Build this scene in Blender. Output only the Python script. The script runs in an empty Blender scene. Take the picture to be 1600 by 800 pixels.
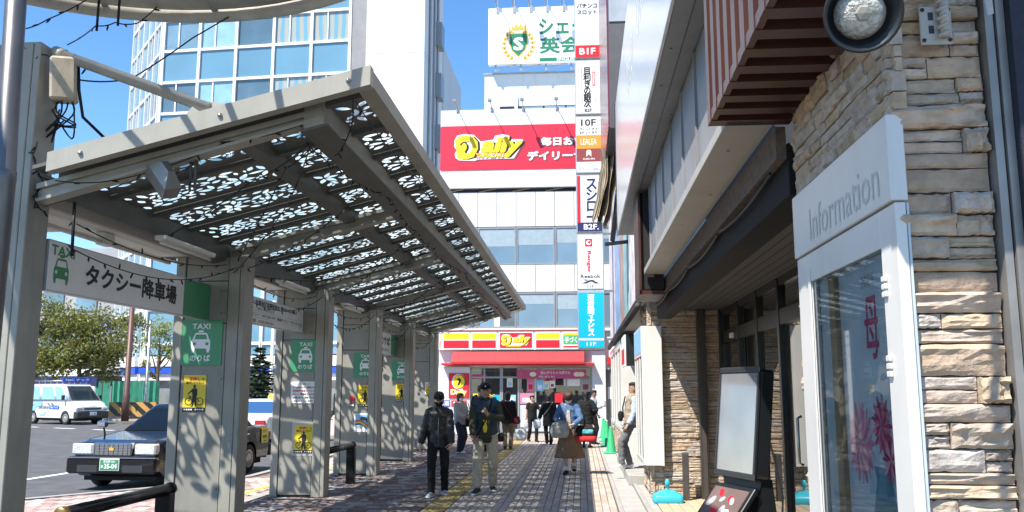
import bpy, bmesh, math, random
from mathutils import Vector, Matrix, noise
R = math.radians
PI = math.pi
random.seed(7)
SC = bpy.context.scene
COL = SC.collection
# ---------------------------------------------------------------- camera
F, CX, CY, HC = 1366.0, 908.0, 610.0, 1.62
TH = math.atan((CY-400)/F)
PS = math.atan((CX-800)/F*math.cos(TH))
cd = bpy.data.cameras.new('camera')
cam = bpy.data.objects.new('camera', cd)
COL.objects.link(cam)
cam.location = (0, 0, HC)
cam.rotation_euler = (PI/2+TH, 0, PS)
cd.sensor_width = 36
cd.lens = F/1600*36
cd.clip_start = .05
cd.clip_end = 2000
SC.camera = cam
# ---------------------------------------------------------------- sky, sun, exposure
SUN = Vector((-.43, -.52, 1)).normalized()          # towards the sun
el = math.asin(SUN.z)
az = math.atan2(SUN.x, SUN.y)
W = bpy.data.worlds.new('World')
SC.world = W
W.use_nodes = True
nt = W.node_tree
bg = nt.nodes['Background']
sk = nt.nodes.new('ShaderNodeTexSky')
sk.sky_type = 'NISHITA'
sk.sun_disc = False
sk.sun_elevation = el
sk.sun_rotation = az
sk.altitude = 0
sk.air_density = 1.0
sk.dust_density = 0
sk.ozone_density = 5
hsv = nt.nodes.new('ShaderNodeHueSaturation')
hsv.inputs['Saturation'].default_value = 1.15
nt.links.new(sk.outputs[0], hsv.inputs['Color'])
nt.links.new(hsv.outputs[0], bg.inputs[0])
bg.inputs[1].default_value = .135
ld = bpy.data.lights.new('sun', 'SUN')
ld.energy = 5.0
ld.angle = R(.53)
ld.color = (1, .94, .85)
lo = bpy.data.objects.new('sun', ld)
COL.objects.link(lo)
lo.rotation_euler = SUN.to_track_quat('Z', 'Y').to_euler()
lo.location = (-10, -8, 25)
SC.view_settings.view_transform = 'Standard'
SC.view_settings.look = 'None'
SC.view_settings.exposure = .95
SC.view_settings.gamma = 1
SC.render.engine = 'CYCLES'
SC.cycles.max_bounces = 8
SC.cycles.transparent_max_bounces = 16

# ---------------------------------------------------------------- helpers
def at(px, py, X=None, Y=None, Z=None):
    """point of the place seen at photo pixel (px,py) on a known plane"""
    fw = Vector((-math.sin(PS)*math.cos(TH), math.cos(PS)*math.cos(TH), math.sin(TH)))
    rt = Vector((math.cos(PS), math.sin(PS), 0))
    up = rt.cross(fw)
    d = fw+rt*((px-800)/F)+up*((400-py)/F)
    t = X/d.x if X is not None else Y/d.y if Y is not None else (Z-HC)/d.z
    return Vector((0, 0, HC))+d*t

class MB:
    def __init__(s):
        s.v = []; s.f = []; s.m = []; s.sm = []
    def add(s, vs, fs, m=0, smooth=False):
        o = len(s.v)
        s.v += [tuple(v) for v in vs]
        for f in fs:
            s.f.append([i+o for i in f]); s.m.append(m); s.sm.append(smooth)
        return s
    def box(s, x0, x1, y0, y1, z0, z1, m=0, ch=0):
        if ch:
            c = ch
            vs = []
            for z, k in ((z0, c), (z0+c, 0), (z1-c, 0), (z1, c)):
                x0_, x1_, y0_, y1_ = x0+k, x1-k, y0+k, y1-k
                e = c if k == 0 else 0
                vs += [(x0_+e, y0_, z), (x1_-e, y0_, z), (x1_, y0_+e, z), (x1_, y1_-e, z), (x1_-e, y1_, z), (x0_+e, y1_, z), (x0_, y1_-e, z), (x0_, y0_+e, z)]
            fs = [list(range(7, -1, -1)), list(range(24, 32))]
            for r in range(3):
                for i in range(8):
                    j = (i+1) % 8
                    fs.append([r*8+i, r*8+j, r*8+8+j, r*8+8+i])
            return s.add(vs, fs, m)
        return s.add([(x0, y0, z0), (x1, y0, z0), (x1, y1, z0), (x0, y1, z0), (x0, y0, z1), (x1, y0, z1), (x1, y1, z1), (x0, y1, z1)],
                     [(3, 2, 1, 0), (4, 5, 6, 7), (0, 1, 5, 4), (1, 2, 6, 5), (2, 3, 7, 6), (3, 0, 4, 7)], m)
    def prism(s, poly, ax, a0, a1, m=0):
        """poly: 2-D points; ax: extruded axis"""
        n = len(poly)
        def P(p, a):
            return (a, p[0], p[1]) if ax == 'x' else (p[0], a, p[1]) if ax == 'y' else (p[0], p[1], a)
        vs = [P(p, a0) for p in poly]+[P(p, a1) for p in poly]
        fs = [list(range(n)), list(range(2*n-1, n-1, -1))]
        for i in range(n):
            j = (i+1) % n
            fs.append([j, i, n+i, n+j])
        return s.add(vs, fs, m)
    def tube(s, path, r, n=8, m=0, caps=True, flat=None):
        path = [Vector(p) for p in path]
        rs = r if isinstance(r, (list, tuple)) else [r]*len(path)
        vs = []; fs = []
        up0 = None
        for i, p in enumerate(path):
            t = (path[min(i+1, len(path)-1)]-path[max(i-1, 0)])
            t = t.normalized() if t.length > 1e-9 else Vector((0, 0, 1))
            if up0 is None:
                up0 = Vector((0, 0, 1)) if abs(t.z) < .9 else Vector((0, 1, 0))
            u = t.cross(up0)
            if u.length < 1e-4: u = t.orthogonal()
            u.normalize(); w = u.cross(t).normalized(); up0 = w
            for k in range(n):
                a = 2*PI*k/n
                ra, rb = rs[i] if isinstance(rs[i], (tuple, list)) else (rs[i], rs[i])
                vs.append(p+u*(math.cos(a)*ra)+w*(math.sin(a)*rb))
        for i in range(len(path)-1):
            for k in range(n):
                l = (k+1) % n
                fs.append([i*n+k, i*n+l, (i+1)*n+l, (i+1)*n+k])
        if caps:
            fs.append(list(range(n-1, -1, -1)))
            fs.append([(len(path)-1)*n+k for k in range(n)])
        return s.add(vs, fs, m, n > 5)
    def lathe(s, prof, n=20, m=0, mat=None, smooth=True):
        vs = []; fs = []
        for r, z in prof:
            for k in range(n):
                a = 2*PI*k/n
                v = Vector((r*math.cos(a), r*math.sin(a), z))
                vs.append(mat @ v if mat else v)
        for i in range(len(prof)-1):
            for k in range(n):
                l = (k+1) % n
                fs.append([i*n+k, i*n+l, (i+1)*n+l, (i+1)*n+k])
        return s.add(vs, fs, m, smooth)
    def quad(s, a, b, c, d, m=0):
        return s.add([a, b, c, d], [(0, 1, 2, 3)], m)
    def loft(s, rings, m=0, caps=True, smooth=True):
        n = len(rings[0]); vs = [p for r in rings for p in r]; fs = []
        for i in range(len(rings)-1):
            for k in range(n):
                l = (k+1) % n
                fs.append([i*n+k, i*n+l, (i+1)*n+l, (i+1)*n+k])
        if caps:
            fs.append(list(range(n-1, -1, -1))); fs.append([(len(rings)-1)*n+k for k in range(n)])
        return s.add(vs, fs, m, smooth)
    def mesh(s, name, mats):
        me = bpy.data.meshes.new(name)
        me.from_pydata(s.v, [], s.f)
        for m in (mats if isinstance(mats, (list, tuple)) else [mats]):
            me.materials.append(m)
        me.polygons.foreach_set('material_index', s.m)
        me.polygons.foreach_set('use_smooth', s.sm)
        me.update()
        return me

def link(name, me, parent=None, local=False):
    o = bpy.data.objects.new(name, me)
    COL.objects.link(o)
    if parent is not None:
        o.parent = parent
        if not local:
            p = parent; off = Vector((0, 0, 0))
            while p is not None:
                off += p.location; p = p.parent
            o.location = -off
    return o
def tag(o, label=None, cat=None, group=None, kind=None):
    if label: o['label'] = label
    if cat: o['category'] = cat
    if group: o['group'] = group
    if kind: o['kind'] = kind
    return o
def thing(name, label, cat, loc=(0, 0, 0), rz=0, group=None):
    o = bpy.data.objects.new(name, None)
    COL.objects.link(o)
    o.empty_display_size = .2
    o.location = loc; o.rotation_euler = (0, 0, rz)
    return tag(o, label, cat, group)
def part(name, mb, mats, parent, local=False, kind=None, label=None):
    o = link(name, mb.mesh(name, mats), parent, local)
    if kind: o['kind'] = kind
    if label: o['label'] = label
    return o
def struct(name, mb, mats):
    return tag(link(name, mb.mesh(name, mats)), kind='structure')
def copy_tree(o, parent=None):
    c = o.copy(); COL.objects.link(c)
    if parent: c.parent = parent
    for ch in list(o.children): copy_tree(ch, c)
    return c
def bevel(o, w=.01, seg=2, ang=30):
    b = o.modifiers.new('bevel', 'BEVEL'); b.width = w; b.segments = seg; b.limit_method = 'ANGLE'; b.angle_limit = R(ang)
    return o

# ---------------------------------------------------------------- materials
MC = {}
def M(name, col, rough=.6, metal=0, var=.08, vs=6, bump=0, bs=60, spec=.5, rnd=0, coat=0, dirt=0, hue=0):
    m = bpy.data.materials.new(name); m.use_nodes = True
    t = m.node_tree; b = t.nodes['Principled BSDF']
    b.inputs['Roughness'].default_value = rough; b.inputs['Metallic'].default_value = metal
    b.inputs['Specular IOR Level'].default_value = spec
    b.inputs['Coat Weight'].default_value = coat
    N = t.nodes.new; L = t.links.new
    g = N('ShaderNodeNewGeometry')
    nz = N('ShaderNodeTexNoise'); nz.inputs['Scale'].default_value = vs; nz.inputs['Detail'].default_value = 5
    L(g.outputs['Position'], nz.inputs['Vector'])
    mx = N('ShaderNodeMix'); mx.data_type = 'RGBA'
    mr = N('ShaderNodeMapRange'); mr.inputs[1].default_value = .3; mr.inputs[2].default_value = .7
    L(nz.outputs['Fac'], mr.inputs[0]); L(mr.outputs[0], mx.inputs[0])
    mx.inputs[6].default_value = tuple(c*(1-var) for c in col)+(1,)
    mx.inputs[7].default_value = tuple(min(1, c*(1+var)) for c in col)+(1,)
    out = mx.outputs[2]
    if rnd or hue:
        oi = N('ShaderNodeObjectInfo'); ad = N('ShaderNodeMath'); ad.operation = 'ADD'
        L(oi.outputs['Random'], ad.inputs[0]); L(g.outputs['Random Per Island'], ad.inputs[1])
        fr = N('ShaderNodeMath'); fr.operation = 'FRACT'; L(ad.outputs[0], fr.inputs[0])
        hs = N('ShaderNodeHueSaturation')
        m2 = N('ShaderNodeMapRange'); m2.inputs[3].default_value = 1-rnd; m2.inputs[4].default_value = 1+rnd
        L(fr.outputs[0], m2.inputs[0]); L(m2.outputs[0], hs.inputs['Value'])
        if hue:
            wn = N('ShaderNodeTexWhiteNoise'); wn.noise_dimensions = '1D'; L(fr.outputs[0], wn.inputs['W'])
            m3 = N('ShaderNodeMapRange'); m3.inputs[3].default_value = .5-hue; m3.inputs[4].default_value = .5+hue
            L(wn.outputs['Value'], m3.inputs[0]); L(m3.outputs[0], hs.inputs['Hue'])
            m4 = N('ShaderNodeMapRange'); m4.inputs[3].default_value = .6; m4.inputs[4].default_value = 1.4
            wn2 = N('ShaderNodeTexWhiteNoise'); wn2.noise_dimensions = '1D'
            a2 = N('ShaderNodeMath'); a2.inputs[1].default_value = 7.31; L(fr.outputs[0], a2.inputs[0]); L(a2.outputs[0], wn2.inputs['W'])
            L(wn2.outputs['Value'], m4.inputs[0]); L(m4.outputs[0], hs.inputs['Saturation'])
        L(out, hs.inputs['Color']); out = hs.outputs[0]
    if dirt:
        n2 = N('ShaderNodeTexNoise'); n2.inputs['Scale'].default_value = 1.7; n2.inputs['Detail'].default_value = 8; n2.inputs['Roughness'].default_value = .7
        mp = N('ShaderNodeMapping'); mp.inputs['Scale'].default_value = (1.6, 1.6, .35)
        L(g.outputs['Position'], mp.inputs[0]); L(mp.outputs[0], n2.inputs['Vector'])
        r2 = N('ShaderNodeMapRange'); r2.inputs[1].default_value = .5; r2.inputs[2].default_value = .75; r2.inputs[4].default_value = dirt
        L(n2.outputs['Fac'], r2.inputs[0])
        m5 = N('ShaderNodeMix'); m5.data_type = 'RGBA'; L(r2.outputs[0], m5.inputs[0]); L(out, m5.inputs[6])
        m5.inputs[7].default_value = (col[0]*.35, col[1]*.33, col[2]*.3, 1)
        out = m5.outputs[2]
    L(out, b.inputs['Base Color'])
    if bump:
        nb = N('ShaderNodeTexNoise'); nb.inputs['Scale'].default_value = bs; nb.inputs['Detail'].default_value = 4
        L(g.outputs['Position'], nb.inputs['Vector'])
        bp = N('ShaderNodeBump'); bp.inputs['Strength'].default_value = bump; bp.inputs['Distance'].default_value = .02
        L(nb.outputs['Fac'], bp.inputs['Height']); L(bp.outputs[0], b.inputs['Normal'])
    MC[name] = m
    return m
def flat(name, col, rough=.5, spec=.4):
    m = bpy.data.materials.new(name); m.use_nodes = True
    b = m.node_tree.nodes['Principled BSDF']
    b.inputs['Base Color'].default_value = tuple(col)+(1,); b.inputs['Roughness'].default_value = rough
    b.inputs['Specular IOR Level'].default_value = spec
    MC[name] = m
    return m
def glass(name, tint=(.75, .82, .84), mixf=.75, rough=.03, body=(.05, .06, .07), ior=1.6):
    """thin pane: partly see-through, with fresnel reflection"""
    m = bpy.data.materials.new(name); m.use_nodes = True
    t = m.node_tree; b = t.nodes['Principled BSDF']; o = t.nodes['Material Output']
    b.inputs['Base Color'].default_value = body+(1,); b.inputs['Roughness'].default_value = rough
    b.inputs['Specular IOR Level'].default_value = .9
    tr = t.nodes.new('ShaderNodeBsdfTransparent'); tr.inputs[0].default_value = tint+(1,)
    gl = t.nodes.new('ShaderNodeBsdfGlossy'); gl.inputs['Roughness'].default_value = rough
    fr = t.nodes.new('ShaderNodeFresnel'); fr.inputs[0].default_value = ior
    mx = t.nodes.new('ShaderNodeMixShader'); m2 = t.nodes.new('ShaderNodeMixShader')
    mx.inputs[0].default_value = mixf
    t.links.new(b.outputs[0], mx.inputs[1]); t.links.new(tr.outputs[0], mx.inputs[2])
    t.links.new(fr.outputs[0], m2.inputs[0]); t.links.new(mx.outputs[0], m2.inputs[1]); t.links.new(gl.outputs[0], m2.inputs[2])
    t.links.new(m2.outputs[0], o.inputs[0])
    MC[name] = m
    return m
white = flat('white_print', (.8, .8, .8)); black = flat('black_print', (.012, .012, .014)); red = flat('red_print', (.62, .015, .03))
yellow = flat('yellow_print', (.85, .62, .02)); green = flat('green_print', (.045, .25, .10)); navy = flat('navy_print', (.02, .025, .10))
grey_print = flat('grey_print', (.35, .35, .35)); cyan = flat('cyan_print', (.0, .42, .66)); orange = flat('orange_print', (.8, .27, .03))
maroon = flat('maroon_print', (.24, .05, .05)); dkgreen = flat('dark_green_print', (.01, .17, .09)); gold = flat('gold_print', (.62, .38, .06))
pink = flat('pink_print', (.7, .2, .35)); blue = flat('blue_print', (.02, .09, .5)); skyblue = flat('sky_blue_print', (.25, .55, .8)); dkgrey = flat('dark_grey_print', (.09, .09, .1))
cream = flat('cream_print', (.75, .68, .5)); magenta = flat('magenta_print', (.5, .03, .15))

# ---------------------------------------------------------------- lettering
def txt_mesh(body, bold=0, vert=False, shear=0, space=1.0, lead=1.0, align='CENTER'):
    cu = bpy.data.curves.new('lettering', 'FONT')
    cu.body = '\n'.join(body) if vert else body
    cu.align_x = align; cu.resolution_u = 2; cu.offset = 0; cu.shear = shear
    cu.space_character = space; cu.space_line = lead*(.8 if vert else 1)
    o = bpy.data.objects.new('lettering', cu); COL.objects.link(o)
    dg = bpy.context.evaluated_depsgraph_get()
    me = bpy.data.meshes.new_from_object(o.evaluated_get(dg), depsgraph=dg)
    bpy.data.objects.remove(o); bpy.data.curves.remove(cu)
    if bold > .004 and me.vertices:
        n = len(me.vertices); vs = [v.co.copy() for v in me.vertices]; fs = [list(q.vertices) for q in me.polygons]
        V2 = []; F2 = []
        for k, (dx, dy) in enumerate(((0, 0), (1, 0), (-1, 0), (0, 1), (0, -1), (.7, .7), (-.7, .7), (.7, -.7), (-.7, -.7))):
            V2 += [(v.x+dx*bold, v.y+dy*bold, k*.00012) for v in vs]; F2 += [[i+n*k for i in f] for f in fs]
        bpy.data.meshes.remove(me); me = bpy.data.meshes.new('lettering'); me.from_pydata(V2, [], F2)
    return me
def facing(f):
    return {'-y': Matrix(((1, 0, 0), (0, 0, -1), (0, 1, 0))), '+x': Matrix(((0, 0, 1), (1, 0, 0), (0, 1, 0))),
            '-x': Matrix(((0, 0, -1), (-1, 0, 0), (0, 1, 0))), '+y': Matrix(((-1, 0, 0), (0, 0, 1), (0, 1, 0)))}[f]
def text(body, c, w, h, f, mat, parent, bold=0, vert=False, keep=False, depth=0, name='lettering', local=False, shear=0, rot=None, space=1.0, align='CENTER', lead=1.0):
    """lettering fitted into w x h around c, on a surface facing f"""
    me = txt_mesh(body, bold, vert, shear, space, lead, align)
    if not me.vertices: return None
    xs = [v.co.x for v in me.vertices]; ys = [v.co.y for v in me.vertices]
    x0, x1, y0, y1 = min(xs), max(xs), min(ys), max(ys)
    sx = w/max(1e-6, x1-x0); sy = h/max(1e-6, y1-y0)
    if keep: sx = sy = min(sx, sy)
    Rm = rot if rot is not None else facing(f)
    for v in me.vertices:
        v.co = Vector(c)+Rm @ Vector(((v.co.x-(x0+x1)/2)*sx, (v.co.y-(y0+y1)/2)*sy, v.co.z))
    me.materials.clear(); me.materials.append(mat)
    if depth:
        bm = bmesh.new(); bm.from_mesh(me)
        r = bmesh.ops.extrude_face_region(bm, geom=bm.faces[:])
        n = Rm @ Vector((0, 0, 1))
        bmesh.ops.translate(bm, verts=[g for g in r['geom'] if isinstance(g, bmesh.types.BMVert)], vec=n*depth)
        bmesh.ops.recalc_face_normals(bm, faces=bm.faces[:])
        bm.to_mesh(me); bm.free()
    return link(name, me, parent, local)
def poly_mesh(loops, res=0, depth=0):
    """filled 2-D shape with even-odd holes -> mesh"""
    cu = bpy.data.curves.new('shape', 'CURVE'); cu.dimensions = '2D'; cu.fill_mode = 'BOTH'; cu.extrude = depth
    for lp in loops:
        sp = cu.splines.new('POLY'); sp.points.add(len(lp)-1)
        for p, q in zip(sp.points, lp): p.co = (q[0], q[1], 0, 1)
        sp.use_cyclic_u = True
    o = bpy.data.objects.new('shape', cu); COL.objects.link(o)
    dg = bpy.context.evaluated_depsgraph_get()
    me = bpy.data.meshes.new_from_object(o.evaluated_get(dg), depsgraph=dg)
    bpy.data.objects.remove(o); bpy.data.curves.remove(cu)
    return me
def shape(name, loops, c, f, mat, parent, s=1.0, local=False, depth=0, rot=None):
    me = poly_mesh(loops)
    Rm = rot if rot is not None else facing(f)
    for v in me.vertices: v.co = Vector(c)+Rm @ Vector((v.co.x*s, v.co.y*s, 0))
    me.materials.clear(); me.materials.append(mat)
    if depth:
        bm = bmesh.new(); bm.from_mesh(me)
        r = bmesh.ops.extrude_face_region(bm, geom=bm.faces[:])
        n = Rm @ Vector((0, 0, 1))
        bmesh.ops.translate(bm, verts=[g for g in r['geom'] if isinstance(g, bmesh.types.BMVert)], vec=n*depth)
        bm.to_mesh(me); bm.free()
    return link(name, me, parent, local)
def ell(cx, cy, rx, ry, n=14, a=0, a0=0, a1=2*PI):
    return [(cx+math.cos(a)*rx*math.cos(t)-math.sin(a)*ry*math.sin(t), cy+math.sin(a)*rx*math.cos(t)+math.cos(a)*ry*math.sin(t)) for t in [a0+(a1-a0)*i/n for i in range(n)]]
def rect(x0, x1, y0, y1): return [(x0, y0), (x1, y0), (x1, y1), (x0, y1)]
def rrect(x0, x1, y0, y1, r, n=4):
    p = []
    for cx, cy, a in ((x1-r, y1-r, 0), (x0+r, y1-r, PI/2), (x0+r, y0+r, PI), (x1-r, y0+r, 1.5*PI)):
        p += [(cx+r*math.cos(a+PI/2*i/n), cy+r*math.sin(a+PI/2*i/n)) for i in range(n+1)]
    return p
# ================================================================ ground
asphalt = M('asphalt', (.085, .085, .088), .9, var=.25, vs=2.5, bump=.5, bs=90)
conc = M('concrete', (.36, .35, .33), .9, var=.1, vs=4, bump=.2, bs=80, dirt=.25)
kerbm = M('kerb_stone', (.33, .32, .30), .85, var=.12, vs=8, bump=.2, dirt=.3)
grout = M('paver_joint', (.105, .095, .083), .95, var=.2, vs=9)
beigepav = M('beige_paver', (.40, .335, .285), .88, var=.12, vs=14, bump=.25, bs=120, rnd=.14, hue=.008)
mixpav = [M('grey_paver', (.27, .255, .24), .88, var=.15, vs=14, bump=.25, bs=120, rnd=.15),
          M('brown_paver', (.15, .115, .105), .88, var=.18, vs=14, bump=.25, bs=120, rnd=.25, hue=.01),
          M('red_paver', (.17, .118, .105), .88, var=.18, vs=14, bump=.25, bs=120, rnd=.25, hue=.01)]
pinkpav = [M('pink_paver', (.40, .29, .26), .88, var=.12, vs=14, rnd=.15), M('pale_paver', (.46, .41, .37), .88, var=.12, vs=14, rnd=.12), M('rose_paver', (.30, .19, .17), .88, var=.12, vs=14, rnd=.15)]
tactm = M('yellow_tactile', (.37, .275, .105), .8, var=.25, vs=5, bump=.2, rnd=.12, dirt=.3)
paint = M('road_paint', (.72, .72, .70), .7, var=.15, vs=12, bump=.2, bs=60)
ypaint = M('yellow_paint', (.62, .48, .10), .7, var=.15, vs=12)
farground = M('earth', (.2, .19, .17), .9)
struct('ground', MB().box(-600, 600, -300, 900, -.6, -.16), farground)
mb = MB(); mb.box(-70, -6.2, -20, 52, -.5, -.12)
road = struct('road', mb, asphalt)
mb = MB(); mb.prism([(-6.4, 32), (-16, 32), (-22, 49), (-60, 51.5), (-60, 75), (-6.4, 75)], 'z', -.3, -.005)
struct('far_pavement', mb, M('far_paving', (.40, .34, .31), .9, var=.2, vs=3))
fore = [(-4.98, 5), (-4.98, 32), (-6.4, 32), (-6.4, 16.6), (-7.05, 14.9), (-9.4, 11.6), (-12, 5)]
mb = MB(); mb.prism(fore, 'z', -.3, -.012)
forecourt = struct('forecourt', mb, grout)
walk = struct('pavement', MB().box(-4.98, .49, -3, 36, -.3, -.012), grout)
mb = MB()
mb.prism([(-6.4, 32.2), (-6.25, 32.2), (-6.25, 16.6), (-6.95, 14.83), (-9.3, 11.5), (-11.9, 5), (-12.06, 5), (-9.43, 11.6), (-7.08, 14.9), (-6.4, 16.65)], 'z', -.3, .012)
struct('kerb', mb, kerbm)
struct('kerb_line', MB().box(-5.08, -4.9, 6, 32, -.3, .012), kerbm)

pav_me = {}
def paver_mesh(w, d, mat):
    k = (w, d, mat.name)
    if k not in pav_me:
        c = .006
        mb = MB(); t = .045
        vs = [(0, 0, -t), (w, 0, -t), (w, d, -t), (0, d, -t), (c, c, 0), (w-c, c, 0), (w-c, d-c, 0), (c, d-c, 0), (0, 0, -c), (w, 0, -c), (w, d, -c), (0, d, -c)]
        fs = [(4, 5, 6, 7)]
        for i in range(4):
            j = (i+1) % 4
            fs += [(8+i, 8+j, 4+j, 4+i), (i, j, 8+j, 8+i)]
        mb.add(vs, fs)
        pav_me[k] = mb
    return pav_me[k]
def lay(root, cells, mats, nbig, stuffname):
    """cells: (dist,x,y,w,d,matindex); nearest nbig become single pavers"""
    cells.sort(key=lambda c: c[0])
    shared = {}
    for c in cells[:nbig]:
        k = (round(c[3], 3), round(c[4], 3), c[5])
        if k not in shared: shared[k] = paver_mesh(c[3]-.006, c[4]-.006, mats[c[5]]).mesh('paver', mats[c[5]])
        o = bpy.data.objects.new('paver', shared[k]); COL.objects.link(o); o.parent = root
        o.location = (c[1], c[2], random.uniform(-.002, .0015))
    mb = MB()
    for c in cells[nbig:]:
        z = random.uniform(-.002, .0015); w = c[3]-.006; d = c[4]-.006; x, y = c[1], c[2]; k = .005
        mb.add([(x, y, z-.02), (x+w, y, z-.02), (x+w, y+d, z-.02), (x, y+d, z-.02), (x+k, y+k, z), (x+w-k, y+k, z), (x+w-k, y+d-k, z), (x+k, y+d-k, z)],
               [(4, 5, 6, 7), (0, 1, 5, 4), (1, 2, 6, 5), (2, 3, 7, 6), (3, 0, 4, 7)], c[5])
    if mb.v: part(stuffname, mb, mats, root, kind='stuff')
rp = random.Random(3)
cells = []
y = 9.0
while y < 33.2:                                    # right half: narrow beige pavers laid lengthwise
    for i in range(23):
        x = -1.86+i*.102
        yy = y+(.125 if i % 2 else 0)
        cells.append((math.hypot(x, max(yy, 11.6)-2*(yy < 11.6)*0)+(50 if yy < 11.5 else 0), x, yy, .102, .25, 0))
    y += .25
y = 9.0; r = 0
while y < 33.2:                                    # left half: mixed grey and brown blocks
    x = -4.88+(.05 if r % 2 else 0)
    while x < -2.24:
        w = rp.choice((.1, .2, .2, .2))
        w = min(w, -2.21-x)
        if w < .05: break
        if not (-3.32 < x+w/2 < -3.22):
            cells.append((math.hypot(x, y)+(50 if y < 11.5 else 0), x, y, w, .2, 1+rp.choices((0, 1, 2), (.3, .48, .22))[0]))
        x += w
    y += .2; r += 1
lay(walk, cells, [beigepav]+mixpav, 290, 'pavers')
mb = MB(); y = 9.0
while y < 33: 
    mb.box(-3.325, -3.215, y, y+.594, -.05, -.001, 0, .004); y += .6
part('border_pavers', mb, mixpav[0], walk, kind='stuff')
y = 9.0; mb = MB()
tile = MB().box(0, .31, 0, .294, -.05, .0, 0, .004)
for k in range(4):
    tile.prism(ell(.05+.07*k, .147, .015, .12, 8), 'z', .0, .005)
tm = tile.mesh('tactile_tile', tactm)
while y < 33:
    o = bpy.data.objects.new('tactile_tile', tm); COL.objects.link(o); o.parent = walk; o.location = (-2.195, y, random.uniform(-.001, .002)); y += .3
cells = []
y = 11.0; r = 0
while y < 32:
    lim = -6.25 if y > 16.6 else (-6.25-.7*(16.6-y)/1.77 if y > 14.83 else -6.95-2.35*(14.83-y)/3.3)
    x = -5.1-(.1 if r % 2 else 0)
    while x > lim+.25:
        cells.append((0, x-.2, y, .2, .2 if y < 24 else .4, rp.choices((0, 1, 2), (.45, .35, .2))[0])); x -= .2
    y += .2 if y < 24 else .4; r += 1
lay(forecourt, cells, pinkpav, 0, 'pavers')
struct('yellow_line', MB().box(-5.42, -5.30, 9, 31, -.01, .004), ypaint)
# gutter strip in front of the buildings on the right
struct('gutter_bed', MB().box(.49, 1.12, -3, 36, -.3, -.03), grout)
gut = struct('gutter_cover', MB().box(.5, .56, -3, 36, -.1, .004), kerbm)
y = 8.0; k = 0
while y < 33:
    L_ = 2.0
    o = part('concrete_slab', MB().box(.568, .868, y, y+L_-.012, -.08, .0, 0, .006), conc, gut, label='pale concrete drain cover slab'); y += L_
y = 8.0; mb = MB()
struct('building_kerb', MB().box(.876, .945, 7.5, 36, -.1, .03, 0, .008), kerbm)
struct('building_apron', MB().box(.95, 1.06, 7.5, 36, -.1, .012), conc)
# road markings
mb = MB()
p0 = at(35, 750, Z=-.116); p1 = at(125, 736, Z=-.116)
d = (p1-p0).normalized(); n = Vector((-d.y, d.x, 0))*.08
a, b = p0-d*8, p1+d*9
mb.quad(a-n, b-n, b+n, a+n)
struct('lane_line', mb, paint)
mb = MB()
for q0, q1 in (((36, 666.5), (60, 667.5)), ((85, 668.5), (117, 670)), ((146, 671), (178, 672.5)), ((10, 665.5), (20, 666)), ((205, 673), (235, 674))):
    a = at(*q0, Z=-.116); b = at(*q1, Z=-.116)
    d = (b-a).normalized(); n = Vector((-d.y, d.x, 0))*.12
    mb.quad(a-n, a+n, b+n, b-n)
struct('dashed_line', mb, paint)

# ================================================================ taxi shelter
paintg = M('shelter_paint', (.30, .292, .25), .5, var=.1, vs=3, bump=.05, bs=40, dirt=.42)
paintl = M('shelter_cream', (.33, .322, .28), .45, var=.07, vs=3, dirt=.3)
panelm = M('shelter_panel', (.265, .26, .225), .5, var=.08, vs=3, bump=.04, dirt=.4)
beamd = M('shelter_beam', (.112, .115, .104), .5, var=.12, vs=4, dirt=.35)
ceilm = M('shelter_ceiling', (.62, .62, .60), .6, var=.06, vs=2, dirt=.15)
leafm = M('leaf_cut_panel', (.125, .126, .115), .5, var=.08, vs=3, dirt=.2)
gapm = flat('joint_shadow_gap', (.03, .03, .03), .8)
steel = M('steel', (.42, .42, .41), .35, metal=.9, var=.1)
cord = flat('black_cord', (.008, .008, .008), .5)
# frosted roof sheet above the cut panels
sheetm = bpy.data.materials.new('frosted_roof_sheet'); sheetm.use_nodes = True
t = sheetm.node_tree; t.nodes.remove(t.nodes['Principled BSDF'])
tr = t.nodes.new('ShaderNodeBsdfTransparent'); tr.inputs[0].default_value = (.93, .97, .97, 1)
tl = t.nodes.new('ShaderNodeBsdfTranslucent'); tl.inputs[0].default_value = (.50, .57, .58, 1)
mx = t.nodes.new('ShaderNodeMixShader'); mx.inputs[0].default_value = .28
t.links.new(tr.outputs[0], mx.inputs[1]); t.links.new(tl.outputs[0], mx.inputs[2]); t.links.new(mx.outputs[0], t.nodes['Material Output'].inputs[0])

shel = thing('taxi_shelter', 'grey steel taxi shelter with sloping roof of leaf pattern cut panels', 'shelter', (-4.4, 10, 0))
PZ = lambda X: 3.89+.25*(X+2.05)
YF, YE = 6.3, 25.3
CY_ = [6.5]+[10.0+3.5*k for k in range(5)]
for k, y in enumerate(CY_):
    x0, x1 = (-4.8, -3.95) if k else (-5.05, -4.38)
    zt = 3.2 if k else 4.45
    mb = MB()
    mb.box(x0+.02, x1-.02, y+.03, y+.27, 0, zt-.02, 1)
    for a, b in ((x0, x0+.115), (x1-.20, x1-.065), (x1-.06, x1)):
        mb.box(a, b, y, y+.29, .0, zt, 0, .006)
    c = part('column', mb, [paintg, gapm], shel)
    mb = MB()
    for z0, z1 in ((.035, 2.40), (2.41, 2.90), (2.91, zt-.01)):
        mb.box(x0+.125, x1-.21, y+.014, y+.26, z0, z1, 0, .004)
    part('column_panel', mb, panelm, c)
    mb = MB()
    for z in (2.52, 2.78, 1.2, 1.75, .5):
        for xx in (x1-.235, x1-.28 if z > 2.5 else x0+.15):
            mb.lathe([(0, .006), (.008, .005), (.011, 0)], 8, 0, Matrix.Translation((xx, y+.014, z)) @ Matrix.Rotation(PI/2, 4, 'X'))
    part('rivets', mb, beamd, c, kind='stuff')
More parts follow.
